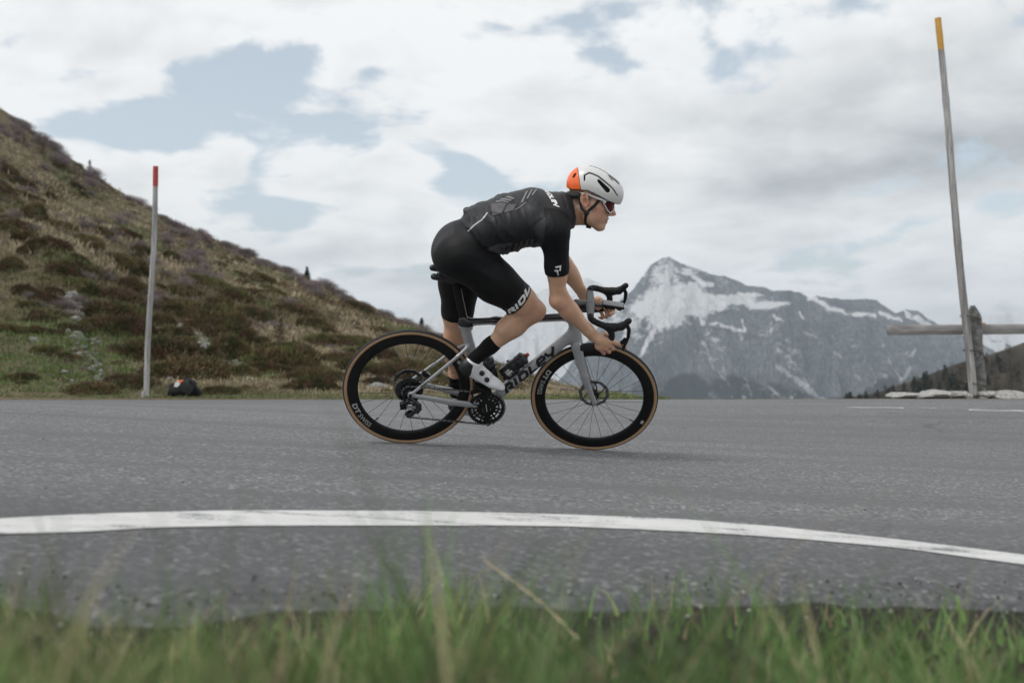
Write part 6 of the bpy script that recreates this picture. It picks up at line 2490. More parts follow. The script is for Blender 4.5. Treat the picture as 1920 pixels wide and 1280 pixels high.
M_LENS, _nt, _b = new_mat('red_mirror_lens')
_fz = _nt.nodes.new('ShaderNodeLayerWeight')
_nt.links.new(mix_rgb(_nt, _fz.outputs['Facing'], (0.060, 0.006, 0.014), (0.22, 0.03, 0.02)), _b.inputs['Base Color'])
_b.inputs['Metallic'].default_value = 0.55
_b.inputs['Roughness'].default_value = 0.12

rider = empty('person', mat=BIKE.copy())
tag(rider, 'cyclist in black kit and white helmet leaning into the bend on a grey bicycle', 'person')

# ---- joints (bike frame of reference)
HIPR, HIPL = np.array([0.185, -0.095, 1.125]), np.array([0.195, 0.095, 1.115])
KNR, KNL = np.array([0.556, -0.105, 0.876]), np.array([0.218, 0.105, 0.655])
ANR, ANL = np.array([0.297, -0.115, 0.590]), np.array([0.262, 0.118, 0.255])
SHR, SHL = np.array([0.585, -0.180, 1.325]), np.array([0.635, 0.175, 1.290])
ELR, ELL = np.array([0.648, -0.222, 0.998]), np.array([0.735, 0.215, 1.015])
WRR = np.array([0.856, -0.208, 0.812])
WRL = np.array([0.912, 0.185, 0.808])
SP = [np.array(p) for p in ((0.165, 0, 1.135), (0.272, 0, 1.236), (0.410, 0, 1.290), (0.530, 0, 1.322), (0.618, 0, 1.350))]
NB = np.array([0.672, 0, 1.385])

# head frame
HS = 1.09
HO = np.array([0.763, 0.0, 1.426])
HR = np.array(Matrix.Rotation(rad(-15), 3, 'Z') @ Matrix.Rotation(rad(-16), 3, 'X') @ Matrix.Rotation(rad(3), 3, 'Y'))


def hd(a, l, u):
    return HO + HR @ (np.array([a, l, u]) * HS)


def mixp(a, b, t):
    return a + (b - a) * t


torso = [
    cone(SP[0] + (0.02, 0, 0), SP[1], 0.086, 0.093, 0.03, 1.40),
    cone(SP[1], SP[2], 0.093, 0.106, 0.03, 1.34),
    cone(SP[2], SP[3], 0.110, 0.113, 0.03, 1.45),
    cone(SP[3], SP[4], 0.110, 0.085, 0.04, 1.55),
    cone((0.31, 0, 1.205), (0.40, 0, 1.225), 0.068, 0.060, 0.05, 1.5),                                                     # belly
    cone((0.28, 0, 1.275), (0.50, 0, 1.365), 0.072, 0.070, 0.05, 1.7),                                                     # back
    cone(NB + (-0.06, -0.03, -0.02), SHR + (-0.005, 0.02, 0.015), 0.062, 0.060, 0.04), cone(NB + (-0.05, 0.03, -0.03), SHL + (-0.005, -0.02, 0.01), 0.062, 0.058, 0.04),
    cone(NB + (-0.035, 0, -0.012), hd(-0.030, 0, -0.035), 0.064, 0.057, 0.03),                                             # neck
    cone(NB + (0.0, 0, -0.04), hd(0.012, 0, -0.070), 0.048, 0.038, 0.03),
    cone(NB + (0.0, -0.02, -0.03), hd(-0.01, -0.05, -0.03), 0.020, 0.016, 0.025),
]
legs = [ell((0.148, -0.062, 1.112), (0.088, 0.080, 0.100), 0.06), ell((0.150, 0.062, 1.112), (0.088, 0.080, 0.100), 0.06),      # glutes
        cone((0.130, 0, 1.10), (0.175, 0, 1.15), 0.070, 0.082, 0.06, 1.2)]
arms = []
# legs
for H_, K_, A_, s, bent in ((HIPR, KNR, ANR, -1, True), (HIPL, KNL, ANL, 1, False)):
    d = (K_ - H_) / np.linalg.norm(K_ - H_)
    q = (A_ - K_) / np.linalg.norm(A_ - K_)
    fwd = np.array([-q[2], 0, q[0]])
    if fwd[0] < 0:
        fwd = -fwd
    thn = np.array([-d[2], 0, d[0]])
    if thn[0] < 0:
        thn = -thn
    legs += [cone(H_ + (0.0, 0, 0.005), mixp(H_, K_, 0.45), 0.100, 0.093, 0.05),
             cone(mixp(H_, K_, 0.45), mixp(H_, K_, 0.84), 0.093, 0.072, 0.04),
             cone(mixp(H_, K_, 0.35) + thn * 0.028, mixp(H_, K_, 0.82) + thn * 0.018, 0.068, 0.056, 0.04),               # quadriceps
             cone(mixp(H_, K_, 0.80), K_, 0.068, 0.052, 0.03),
             ell(K_ + thn * 0.010 + fwd * 0.010, (0.048, 0.047, 0.048), 0.03),
             cone(K_, mixp(K_, A_, 0.30), 0.051, 0.052, 0.03),
             cone(mixp(K_, A_, 0.16) - fwd * 0.016 + (0, -s * 0.006, 0), mixp(K_, A_, 0.42) - fwd * 0.018 + (0, -s * 0.006, 0), 0.044, 0.046, 0.04),  # calf
             cone(mixp(K_, A_, 0.30), mixp(K_, A_, 0.72), 0.050, 0.036, 0.03),
             cone(mixp(K_, A_, 0.72), A_, 0.036, 0.033, 0.02),
             ell(K_ + thn * 0.034 + fwd * 0.030, (0.026, 0.026, 0.026), 0.014),
             cone(mixp(K_, A_, 0.10) + fwd * 0.040, mixp(K_, A_, 0.55) + fwd * 0.026, 0.012, 0.012, 0.018),
             cone(mixp(K_, A_, 0.14) - fwd * 0.030 + (0, s * 0.028, 0), mixp(K_, A_, 0.44) - fwd * 0.028 + (0, s * 0.026, 0), 0.026, 0.026, 0.012),
             cone(mixp(H_, K_, 0.62) + thn * 0.020 + (0, s * 0.050, 0), mixp(H_, K_, 0.90) + thn * 0.016 + (0, s * 0.036, 0), 0.034, 0.026, 0.014)]
# arms
for S_, E_, W_, s in ((SHR, ELR, WRR, -1), (SHL, ELL, WRL, 1)):
    ua = (E_ - S_) / np.linalg.norm(E_ - S_)
    fa = (W_ - E_) / np.linalg.norm(W_ - E_)
    arms += [ell(S_ + ua * 0.02, (0.060, 0.056, 0.066), 0.04),
             cone(S_, mixp(S_, E_, 0.5), 0.056, 0.047, 0.03),
             cone(mixp(S_, E_, 0.25) + (0.012, 0, 0), mixp(S_, E_, 0.65) + (0.008, 0, 0), 0.040, 0.036, 0.03),            # biceps
             cone(mixp(S_, E_, 0.5), E_, 0.046, 0.037, 0.025),
             ell(E_ + ua * 0.010 - fa * 0.010, (0.030, 0.034, 0.032), 0.02),
             cone(E_, mixp(E_, W_, 0.28), 0.037, 0.0405, 0.025),
             cone(mixp(E_, W_, 0.12) + (0.010, 0, 0.010), mixp(E_, W_, 0.45) + (0.006, 0, 0.006), 0.034, 0.030, 0.025),
             cone(mixp(E_, W_, 0.28), mixp(E_, W_, 0.85), 0.0400, 0.0275, 0.025),
             cone(mixp(E_, W_, 0.85), W_, 0.0270, 0.0265, 0.02, 1.1),
             cone(mixp(S_, E_, 0.80) + (0.018, s * 0.018, 0), mixp(E_, W_, 0.40) + (0.008, s * 0.016, 0.014), 0.018, 0.020, 0.012),
             cone(mixp(E_, W_, 0.40) + (0.0, s * 0.016, 0.016), mixp(E_, W_, 0.90) + (0, s * 0.012, 0.010), 0.016, 0.011, 0.012),
             ell(E_ - fa * 0.022 + ua * 0.016, (0.017, 0.018, 0.017), 0.010)]

body = torso + legs + arms

# ---- hands on the drops: right hand laid out first, the left mirrored through the bar
Sinv = np.linalg.inv(STEER)


def bar_u(p):
    return Sinv[:3, :3] @ np.asarray(p, float) + Sinv[:3, 3]


RH = {  # right hand
    'w': WRR, 'p1': (0.886, -0.222, 0.797), 'p2': (0.906, -0.226, 0.778), 'p3': (0.893, -0.222, 0.764),
    'i': [(0.944, -0.228, 0.796), (0.984, -0.228, 0.783), (1.008, -0.224, 0.770), (1.030, -0.217, 0.760)],
    'm': [(0.938, -0.231, 0.775), (0.962, -0.226, 0.756), (0.964, -0.204, 0.742), (0.950, -0.186, 0.745)],
    'r': [(0.925, -0.231, 0.757), (0.946, -0.226, 0.738), (0.948, -0.204, 0.726), (0.934, -0.186, 0.731)],
    'l': [(0.908, -0.225, 0.742), (0.924, -0.219, 0.724), (0.926, -0.200, 0.715), (0.914, -0.186, 0.722)],
    't': [(0.888, -0.205, 0.806), (0.915, -0.186, 0.812), (0.938, -0.168, 0.800), (0.952, -0.160, 0.782)],
}


def hand_prims(H):
    g = lambda k: np.asarray(H[k], float)
    out = [cone(g('w'), g('p1'), 0.0255, 0.023, 0.015, 1.05)]
    kn = {'i': 0.0122, 'm': 0.0122, 'r': 0.0116, 'l': 0.0105}
    for k in 'imrl':
        f = [np.asarray(q, float) for q in H[k]]
        r0 = kn[k]
        out.append(cone(g('p1') if k in 'im' else g('p3'), f[0], 0.019, r0 + 0.0015, 0.012))
    out.append(cone(g('p1'), g('p3'), 0.0195, 0.018, 0.012))
    out.append(cone(g('p2'), g('p3'), 0.0185, 0.0175, 0.012))
    for k in 'imrl':
        f = [np.asarray(q, float) for q in H[k]]
        r0 = kn[k]
        out += [cone(f[0], f[1], r0, r0 * 0.84, 0.0035), ell(f[1], (r0 * 0.92,) * 3, 0.003), cone(f[1], f[2], r0 * 0.84, r0 * 0.76, 0.004), cone(f[2], f[3], r0 * 0.76, r0 * 0.66, 0.004)]
    t = [np.asarray(q, float) for q in H['t']]
    out += [cone(g('p1'), t[0], 0.020, 0.0165, 0.012), cone(t[0], t[1], 0.0165, 0.0125, 0.008), cone(t[1], t[2], 0.0120, 0.0108, 0.005), cone(t[2], t[3], 0.0108, 0.0088, 0.005)]
    return out


def mir(p):
    u = bar_u(p) * np.array([1, -1, 1])
    return st(u)


LH = {k: (mir(v) if np.ndim(v) == 1 else [mir(q) for q in v]) for k, v in RH.items()}
LH['w'] = WRL
LH['i'] = [mir(q) for q in ((0.944, -0.226, 0.794), (0.972, -0.222, 0.774), (0.976, -0.200, 0.760), (0.962, -0.184, 0.762))]
hr_prims, hl_prims = hand_prims(RH), hand_prims(LH)

# ---- head
E3 = HR
hp_ = lambda a, l, u: hd(a, l, u)
head = [
    ell(hp_(-0.002, 0, 0.054), np.array((0.091, 0.075, 0.080)) * HS, 0.02, E3),
    ell(hp_(0.040, 0, -0.018), np.array((0.056, 0.058, 0.078)) * HS, 0.03, E3),
    ell(hp_(0.062, 0, -0.062), np.array((0.036, 0.040, 0.040)) * HS, 0.025, E3),
    ell(hp_(0.078, 0, -0.098), np.array((0.0185, 0.022, 0.016)) * HS, 0.018, E3),
    cone(hp_(0.080, -0.026, 0.030), hp_(0.080, 0.026, 0.030), 0.017, 0.017, 0.02),
    cone(hp_(0.096, 0, 0.022), hp_(0.1215, 0, -0.024), 0.0088, 0.0102, 0.010),
    ell(hp_(0.1235, 0, -0.0295), np.array((0.0120, 0.0095, 0.0090)) * HS, 0.008, E3),
    cone(hp_(0.094, 0, -0.036), hp_(0.113, 0, -0.034), 0.012, 0.008, 0.010),
    cone(hp_(0.089, -0.020, -0.0575), hp_(0.1005, 0, -0.0565), 0.0060, 0.0082, 0.006), cone(hp_(0.1005, 0, -0.0565), hp_(0.089, 0.020, -0.0575), 0.0082, 0.0060, 0.006),
    cone(hp_(0.087, -0.018, -0.0695), hp_(0.0975, 0, -0.0705), 0.0060, 0.0090, 0.006), cone(hp_(0.0975, 0, -0.0705), hp_(0.087, 0.018, -0.0695), 0.0090, 0.0060, 0.006),
    cone(hp_(0.096, 0, -0.087), hp_(0.092, 0, -0.100), 0.006, 0.010, 0.012),
]
for s in (-1, 1):
    head += [
        cone(hp_(0.004, 0.056 * s, -0.042), hp_(0.022, 0.048 * s, -0.072), 0.021, 0.019, 0.025),
        cone(hp_(0.022, 0.048 * s, -0.072), hp_(0.074, 0.016 * s, -0.100), 0.019, 0.015, 0.022),
        cone(hp_(0.022, 0.059 * s, -0.006), hp_(0.068, 0.040 * s, -0.016), 0.015, 0.017, 0.022),
        ell(hp_(0.052, 0.040 * s, -0.050), np.array((0.024, 0.018, 0.028)) * HS, 0.02, E3),
        ell(hp_(0.1065, 0.0105 * s, -0.036), np.array((0.0095, 0.0070, 0.0075)) * HS, 0.006, E3),
    ]
# mouth line, nostrils, philtrum, under-lip groove
head += [cone(hp_(0.111, -0.016, -0.0632), hp_(0.111, 0.016, -0.0632), 0.0055, 0.0055, 0.003, op=-1),
         cone(hp_(0.095, -0.030, -0.0640), hp_(0.108, -0.016, -0.0632), 0.0026, 0.0040, 0.003, op=-1),
         cone(hp_(0.095, 0.030, -0.0640), hp_(0.108, 0.016, -0.0632), 0.0026, 0.0040, 0.003, op=-1),
         ell(hp_(0.112, -0.0065, -0.0435), np.array((0.005, 0.0035, 0.003)) * HS, 0.003, E3, op=-1),
         ell(hp_(0.112, 0.0065, -0.0435), np.array((0.005, 0.0035, 0.003)) * HS, 0.003, E3, op=-1)]
for s in (-1, 1):
    er = E3 @ np.array(Matrix.Rotation(rad(-14), 3, 'Y') @ Matrix.Rotation(rad(22 * s), 3, 'Z'))
    head += [ell(hp_(-0.012, 0.0735 * s, 0.003), np.array((0.0185, 0.0080, 0.031)) * HS, 0.004, er),
             *[cone(hp_(-0.012 + 0.0165 * math.cos(t_) - 0.006 * math.sin(t_), (0.079 - 0.006 * math.cos(t_)) * s, 0.006 + 0.0255 * math.sin(t_)), hp_(-0.012 + 0.0165 * math.cos(t_ + 0.5) - 0.006 * math.sin(t_ + 0.5), (0.079 - 0.006 * math.cos(t_ + 0.5)) * s, 0.006 + 0.0255 * math.sin(t_ + 0.5)), 0.0036, 0.0036, 0.003) for t_ in np.arange(0.5, 4.2, 0.5)],
             cone(hp_(-0.006, 0.072 * s, -0.022), hp_(-0.002, 0.070 * s, -0.027), 0.009, 0.008, 0.005),
             ell(hp_(-0.008, 0.0815 * s, -0.001), np.array((0.0105, 0.0085, 0.0165)) * HS, 0.003, er, op=-1),
             ell(hp_(-0.014, 0.083 * s, 0.018), np.array((0.009, 0.0055, 0.009)) * HS, 0.003, er, op=-1),
             cone(hp_(0.004, 0.072 * s, 0.003), hp_(0.004, 0.073 * s, -0.006), 0.0055, 0.005, 0.004)]

def snap(V, F, ax, n=2):
    h = ax[0][1] - ax[0][0]
    o = np.array([a[0] for a in ax])
    sh = np.array(F.shape)

    def tri(P):
        q = np.clip((P - o) / h, 0, sh - 1.001)
        i = np.floor(q).astype(int)
        f = q - i
        v = 0
        for a in (0, 1):
            for b in (0, 1):
                for c in (0, 1):
                    w = (f[:, 0] if a else 1 - f[:, 0]) * (f[:, 1] if b else 1 - f[:, 1]) * (f[:, 2] if c else 1 - f[:, 2])
                    v = v + w * F[i[:, 0] + a, i[:, 1] + b, i[:, 2] + c]
        return v
    for _ in range(n):
        g = np.stack([tri(V + d) - tri(V - d) for d in np.eye(3) * h * 0.7], 1) / (1.4 * h)
        V = V - np.clip(tri(V), -h, h)[:, None] * g / (np.sum(g * g, 1)[:, None] + 0.2)
    return V


# ---- one field for the body
BLO, BHI = np.array([-0.04, -0.30, 0.22]), np.array([0.95, 0.30, 1.60])
BH = 0.0048
FB, bax = field(body + head + hr_prims + hl_prims, BLO, BHI, BH)
FT, _ = field(torso + arms, BLO, BHI, BH)
FL, _ = field(legs, BLO, BHI, BH)
BX, BY, BZ = bax[0][:, None, None], bax[1][None, :, None], bax[2][None, None, :]


def plane(p, n):
    """signed distance array of a plane on the body grid (positive on the n side)"""
    n = np.asarray(n, float) / np.linalg.norm(n)
    return ((BX - p[0]) * n[0] + (BY - p[1]) * n[1] + (BZ - p[2]) * n[2]).astype(np.float32)


def sample(pts):
    """nearest-cell lookup of the body field"""
    i = np.clip(np.round((pts - BLO) / BH).astype(int), 0, np.array(FB.shape) - 1)
    return FB[i[:, 0], i[:, 1], i[:, 2]]


# cut planes for the fine patches
wr_n, wl_n = (WRR - ELR) / np.linalg.norm(WRR - ELR), (WRL - ELL) / np.linalg.norm(WRL - ELL)
wr_p, wl_p = WRR - wr_n * 0.02, WRL - wl_n * 0.02
hn_p, hn_n = hd(-0.02, 0, -0.095), HR @ np.array([0.50, 0, 0.866])

V0, Q0 = nets(FB, bax, 2)
V0 = snap(V0, FB, bax)
C0 = V0[Q0].mean(1)


def side(C, p, n):
    return (C - p) @ np.asarray(n)


near_r = np.linalg.norm(C0 - WRR, axis=1) < 0.12
near_l = np.linalg.norm(C0 - WRL, axis=1) < 0.12
kill = (near_r & (side(C0, wr_p, wr_n) > 0)) | (near_l & (side(C0, wl_p, wl_n) > 0)) | ((side(C0, hn_p, hn_n) > 0) & (np.linalg.norm(C0 - HO, axis=1) < 0.25))
parts = [trim(V0, Q0, ~kill)]
for W_, prims, p, n in ((WRR, hr_prims, wr_p, wr_n), (WRL, hl_prims, wl_p, wl_n)):
    lo, hi = np.minimum(W_ - 0.07, W_ - 0.07), W_ + 0.07
    allp = np.array([q[1] for q in prims] + [q[2] for q in prims if q[0] == 'c'])
    lo, hi = np.minimum(W_, allp.min(0)) - 0.05, np.maximum(W_, allp.max(0)) + 0.05
    Fh, hax = field(body + head + prims, lo, hi, 0.0019, 0.05)
    v, q = nets(Fh, hax, 2)
    v = snap(v, Fh, hax)
    c = v[q].mean(1)
    ok = (side(c, p, n) > -0.003) & (np.abs(c[:, 1] - W_[1]) < 0.09) & (c[:, 0] > W_[0] - 0.05)
    parts.append(trim(v, q, ok))
lo, hi = HO - 0.17, HO + np.array([0.18, 0.15, 0.20])
Fh, hax = field(body + head, lo, hi, 0.0022, 0.05)
v, q = nets(Fh, hax, 2)
v = snap(v, Fh, hax)
c = v[q].mean(1)
parts.append(trim(v, q, side(c, hn_p, hn_n) > -0.003))
Vs, Qs, n_ = [], [], 0
for v, q in parts:
    Vs.append(v)
    Qs.append(q + n_)
    n_ += len(v)
Vs, Qs = np.concatenate(Vs), np.concatenate(Qs)
bodyo = mobj('body', Vs, Qs, M_SKIN, rider)

# skin tint: red = flush, green = cropped hair / stubble, blue = lips
T = np.zeros((len(Vs), 4), np.float32)
T[:, 3] = 1


def blob(p, r, soft=1.0):
    return np.exp(-((np.linalg.norm(Vs - np.asarray(p), axis=1) / r) ** 2) * soft)


for p, r_, a in ((KNR + (0.04, 0, 0), 0.06, 0.35), (KNL, 0.06, 0.3), (ELR, 0.05, 0.55), (ELL, 0.05, 0.4), (hd(0.055, -0.055, -0.035), 0.030, 0.75), (hd(0.055, 0.055, -0.035), 0.030, 0.75), (hd(0.12, 0, -0.03), 0.018, 0.5),
                 (hd(-0.012, -0.075, 0.0), 0.030, 0.6), (hd(-0.012, 0.075, 0.0), 0.030, 0.6), (np.array(RH['i'][1]), 0.02, 0.5), (np.array(RH['m'][0]), 0.022, 0.5), (np.array(RH['r'][0]), 0.022, 0.5), (np.array(RH['l'][0]), 0.022, 0.5), (np.array(RH['i'][3]), 0.014, 0.5), (hd(-0.06, -0.04, -0.08), 0.04, 0.35)):
    T[:, 0] = np.maximum(T[:, 0], a * blob(p, r_))
loc = (Vs - HO) @ HR / HS
hair = sstep(-loc[:, 0] + 0.25 * loc[:, 2], -0.012, 0.012) * sstep(loc[:, 2] + 0.55 * np.clip(-loc[:, 0] - 0.03, 0, 1), -0.062, -0.035) * (np.linalg.norm(Vs - HO, axis=1) < 0.2)
hair *= np.abs(loc[:, 1]) < 0.0715
side_b = np.exp(-((loc[:, 0] - 0.014) / 0.010) ** 2) * sstep(loc[:, 2], -0.012, 0.01) * (np.abs(loc[:, 1]) > 0.045) * (np.linalg.norm(Vs - HO, axis=1) < 0.2)
T[:, 1] = np.clip(0.75 * hair + 0.5 * side_b, 0, 1)
beard = sstep(-loc[:, 2], 0.045, 0.075) * sstep(loc[:, 0], -0.02, 0.03) * (np.linalg.norm(Vs - HO, axis=1) < 0.2)
T[:, 1] = np.maximum(T[:, 1], 0.14 * beard)
lip = np.exp(-((loc[:, 2] + 0.0635) / 0.0075) ** 4) * np.exp(-(loc[:, 1] / 0.021) ** 4) * (loc[:, 0] > 0.088)
T[:, 2] = np.clip(lip * 0.8, 0, 1)
ca = bodyo.data.color_attributes.new('tint', 'FLOAT_COLOR', 'POINT')
ca.data.foreach_set('color', T.ravel())

# ---- clothing, grown from the same field
hem_b, hem_f = np.array([0.172, 0, 1.275]), np.array([0.338, 0, 1.105])
hem_d = hem_f - hem_b
hem_n = np.array([-hem_d[2], 0, hem_d[0]])
hem_n = hem_n / np.linalg.norm(hem_n)          # towards the head
if hem_n[0] < 0:
    hem_n = -hem_n
slR_p, slR_n = mixp(SHR, ELR, 0.610), (ELR - SHR) / np.linalg.norm(ELR - SHR)
slL_p, slL_n = mixp(SHL, ELL, 0.60), (ELL - SHL) / np.linalg.norm(ELL - SHL)
col_p, col_n = np.array([0.688, 0, 1.393]), np.array([0.93, 0.05, 0.22])
col_n = col_n / np.linalg.norm(col_n)
armR = (BY < -0.10) & (BZ < 1.20) & (BX > 0.50)
armL = (BY > 0.10) & (BZ < 1.17) & (BX > 0.55)
nkA, nkB = NB + (-0.035, 0, -0.020), hd(-0.012, 0, -0.045)
nkd = (nkB - nkA) / np.linalg.norm(nkB - nkA)
tq = (BX - nkA[0]) * nkd[0] + (BY - nkA[1]) * nkd[1] + (BZ - nkA[2]) * nkd[2]
nkr = np.sqrt((BX - nkA[0] - tq * nkd[0]) ** 2 + (BY - nkA[1] - tq * nkd[1]) ** 2 + (BZ - nkA[2] - tq * nkd[2]) ** 2)
colp = plane(col_p, col_n)
clip = np.maximum(-plane(hem_b, hem_n), np.where((nkr < 0.100) | (BX > 0.74), colp, np.minimum(colp, 0.10 - nkr)).astype(np.float32))
clip = np.where(armR, np.maximum(-plane(hem_b, hem_n), plane(slR_p, slR_n)), clip)
clip = np.where(armL, np.maximum(-plane(hem_b, hem_n), plane(slL_p, slL_n)), clip)
# stand-up collar a little proud of the neck
collar = np.maximum(np.abs(colp + 0.016) - 0.020, np.where(nkr < 0.11, FT - 0.009, 1.0)).astype(np.float32)
Fj = np.minimum(np.maximum(FT - 0.0055, clip), np.maximum(collar, colp))
V, Q = nets(Fj, bax, 2)
N_ = vnormals(V, Q)
# folds: soft ridges across the trunk, stronger at the waist and under the arm
ax_d = (SP[4] - SP[0]) / np.linalg.norm(SP[4] - SP[0])
u = (V - SP[0]) @ ax_d
vz = (V - SP[0]) @ np.array([-ax_d[2], 0, ax_d[0]])
wv = vnoise(V * (1, 1.6, 1), 6.0, 2, 3)
f1 = 1 - np.abs(np.sin(u * 40 + vz * 30 + wv * 3.4)) ** 0.8
f2 = 1 - np.abs(np.sin(u * 85 - vz * 22 + vnoise(V, 11.0, 2, 4) * 3.0)) ** 0.8
fold = f1 + 0.55 * f2
armw = (np.abs(V[:, 1]) > 0.125) & (V[:, 2] < 1.30) & (V[:, 0] > 0.5)
amp = 0.0120 * (0.25 + 0.75 * sstep(-u, -0.42, -0.10)) * (0.35 + 0.65 * sstep(vnoise(V, 9.0, 2, 8), -0.35, 0.35)) * np.where(armw, 0.10, 1.0)
inner = (sample(V) > 0.002) * sstep(side(V, hem_b, hem_n), 0.004, 0.03)
V = V + N_ * (fold * amp * inner)[:, None]
fc = V[Q].mean(1)
uf = (fc - SP[0]) @ ax_d
vf = (fc - SP[0]) @ np.array([-ax_d[2], 0, ax_d[0]])
mi = np.zeros(len(Q), int)
arm_f = (np.abs(fc[:, 1]) > 0.128) & (fc[:, 0] > 0.53) & (np.linalg.norm(np.cross(fc - SHR, slR_n), axis=1) < 0.085) & (fc[:, 1] < 0)
mi[arm_f] = 1
low = (vf < -0.035 + 0.05 * np.sin(uf * 9)) & ~arm_f
mi[low & (uf < 0.27 + 0.06 * np.sin(vf * 60)) & (uf > 0.02)] = 2
jersey = mobj('jersey', V, Q, [M_JERSEY, M_SLEEVE, M_JGREY], rider, mi=mi)
jb = bvh_of(jersey)
LAT = (0, 1, 0)
# lettering and prints on the jersey, laid on from the camera's side
up_dir = np.array([0.0, 0.72, -0.69])
dn = np.array([0.0, 0.69, 0.72])


def bx(x0, x1, y0, y1):
    return np.array([(x0, y0, 0), (x1, y0, 0), (x1, y1, 0), (x0, y1, 0)], float), [(0, 1, 2, 3)]


# RIDLEY across the shoulders (reads from the spine down to the right)
project_text('jersey_lettering', RV / 6.42, rf, (0.545, 0.035, 1.45), np.array([0.22, -0.85, -0.30]) * 0.165, np.array([1.0, 0.12, 0.25]) * 0.150, (0.0, 0.55, -0.83), jb, M_WHITE_L, jersey, 0.002, 0.007, 0.5)
# double-bar emblem on the sleeve
em, ef = stroke_text([[(0.0, 0.95), (0.62, 1.05), (0.55, 0.55)], [(-0.10, 0.55), (0.30, 0.62)], [(0.30, 0.62), (0.25, 0.28)]], 0.17)
sl_o = mixp(SHR, ELR, 0.505)
project_text('sleeve_emblem', em, ef, sl_o + (-0.012, 0, -0.020), np.array([0.95, 0, 0.12]) * 0.040, np.array([-0.12, 0, 0.95]) * 0.046, LAT, jb, M_WHITE_L, jersey, 0.001, 0.006)
dm = np.array([(0.30, 0.02, 0), (0.44, 0.10, 0), (0.40, 0.26, 0), (0.24, 0.18, 0)])
project_text('sleeve_emblem', dm, [(0, 1, 2, 3)], sl_o + (-0.012, 0, -0.020), np.array([0.95, 0, 0.12]) * 0.040, np.array([-0.12, 0, 0.95]) * 0.046, LAT, jb, M_WHITE_L, jersey, 0.001, 0.006)
# grey angular print on the lower back and ribs
shp = [[(0.0, 0.005), (0.045, -0.004), (0.075, 0.060), (0.020, 0.115), (0.004, 0.112)], [(0.030, 0.118), (0.085, 0.062), (0.092, 0.066), (0.040, 0.128)], [(0.055, -0.004), (0.100, -0.010), (0.120, 0.030), (0.088, 0.048)], [(0.050, 0.125), (0.098, 0.072), (0.108, 0.078), (0.066, 0.132)], [(0.080, 0.126), (0.112, 0.084), (0.124, 0.092), (0.098, 0.132)], [(0.145, 0.035), (0.155, 0.032), (0.20, 0.135), (0.193, 0.140)], [(0.175, 0.055), (0.183, 0.050), (0.225, 0.135), (0.219, 0.140)], [(0.205, 0.075), (0.212, 0.070), (0.25, 0.135), (0.244, 0.140)], [(0.105, -0.012), (0.112, -0.014), (0.17, 0.02), (0.165, 0.026)]]
for i, poly in enumerate(shp):
    pv = np.array([(x, y, 0) for x, y in poly])
    project_text('jersey_print', pv, [tuple(range(len(pv)))], (0.300, -0.10, 1.335), ax_d, np.array([-0.1, 0.75, 0.4]) * 0.9, (0.05, 0.55, -0.83), jb, M_JGREY2 if i in (0, 2) else M_STRIPE, jersey, 0.0022, 0.006, 0.5)
for k in range(7):
    x0 = 0.02 + 0.030 * k + 0.004 * (k % 2)
    pv = np.array([(x0, -0.01, 0), (x0 + 0.012, -0.012, 0), (x0 + 0.030 - 0.004 * k, 0.060 + 0.006 * (k % 3), 0), (x0 + 0.022 - 0.004 * k, 0.062, 0)])
    project_text('jersey_print', pv, [(0, 1, 2, 3)], (0.305, 0, 1.135), ax_d, (0, 0, 1), LAT, jb, M_JGREY2, jersey, 0.0022, 0.006)
# pale piping above the hem and along the flank
pv, pf = stroke_text([[(0.0, 0.0), (0.04, 0.020), (0.085, 0.034), (0.125, 0.058)]], 0.006)
project_text('piping', pv, pf, (0.190, 0, 1.213), ax_d, np.array([-ax_d[2], 0, ax_d[0]]), (0, 0.9, -0.43), jb, M_GREY_L, jersey, 0.001, 0.008, 0.5)

# bib shorts
thR_d, thL_d = (KNR - HIPR) / np.linalg.norm(KNR - HIPR), (KNL - HIPL) / np.linalg.norm(KNL - HIPL)
hmR, hmL = np.array([0.484, -0.1, 0.925]), mixp(HIPL, KNL, 0.865)
clip = np.where(FL < 0.014, np.float32(-0.05), plane(hem_b + hem_n * 0.075, hem_n))
clip = np.where(BY < 0, np.maximum(np.maximum(clip, plane(hmR, thR_d * (1, 0, 1))), (0.850 - BZ).astype(np.float32)), np.maximum(clip, plane(hmL, thL_d)))
Fs = np.maximum(FB - 0.0032, clip)
V, Q = nets(Fs, bax, 2)
N_ = vnormals(V, Q)
cr = vnoise(V * (1.0, 1.0, 1.0), 13.0, 2, 5)
hipc = np.exp(-(np.linalg.norm((V - np.array([0.30, -0.12, 1.10])) / (0.09, 0.12, 0.09), axis=1)) ** 2)
V = V + N_ * (hipc * 0.0035 * np.sin((V @ np.array([40, 0, 95.0])) + cr * 3))[:, None]
fc = V[Q].mean(1)
mi = np.zeros(len(Q), int)
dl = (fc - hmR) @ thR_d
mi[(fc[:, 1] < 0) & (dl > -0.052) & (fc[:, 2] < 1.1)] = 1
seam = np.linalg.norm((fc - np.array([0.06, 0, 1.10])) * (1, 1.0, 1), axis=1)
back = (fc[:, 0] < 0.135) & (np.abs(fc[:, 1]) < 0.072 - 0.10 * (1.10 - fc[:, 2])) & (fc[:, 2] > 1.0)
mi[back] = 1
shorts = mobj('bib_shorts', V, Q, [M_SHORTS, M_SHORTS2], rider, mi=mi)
sb = bvh_of(shorts)
thn = np.array([-thR_d[2], 0, thR_d[0]])
if thn[2] < 0:
    thn = -thn
project_text('shorts_lettering', RV / 6.42, rf, hmR - thR_d * 0.012 - thn * 0.066 + (0, -0.02, 0), thn * 0.265 + np.array([0, 0.03, 0]), -thR_d * 0.180, LAT, sb, M_WHITE_L, shorts, 0.001, 0.010)

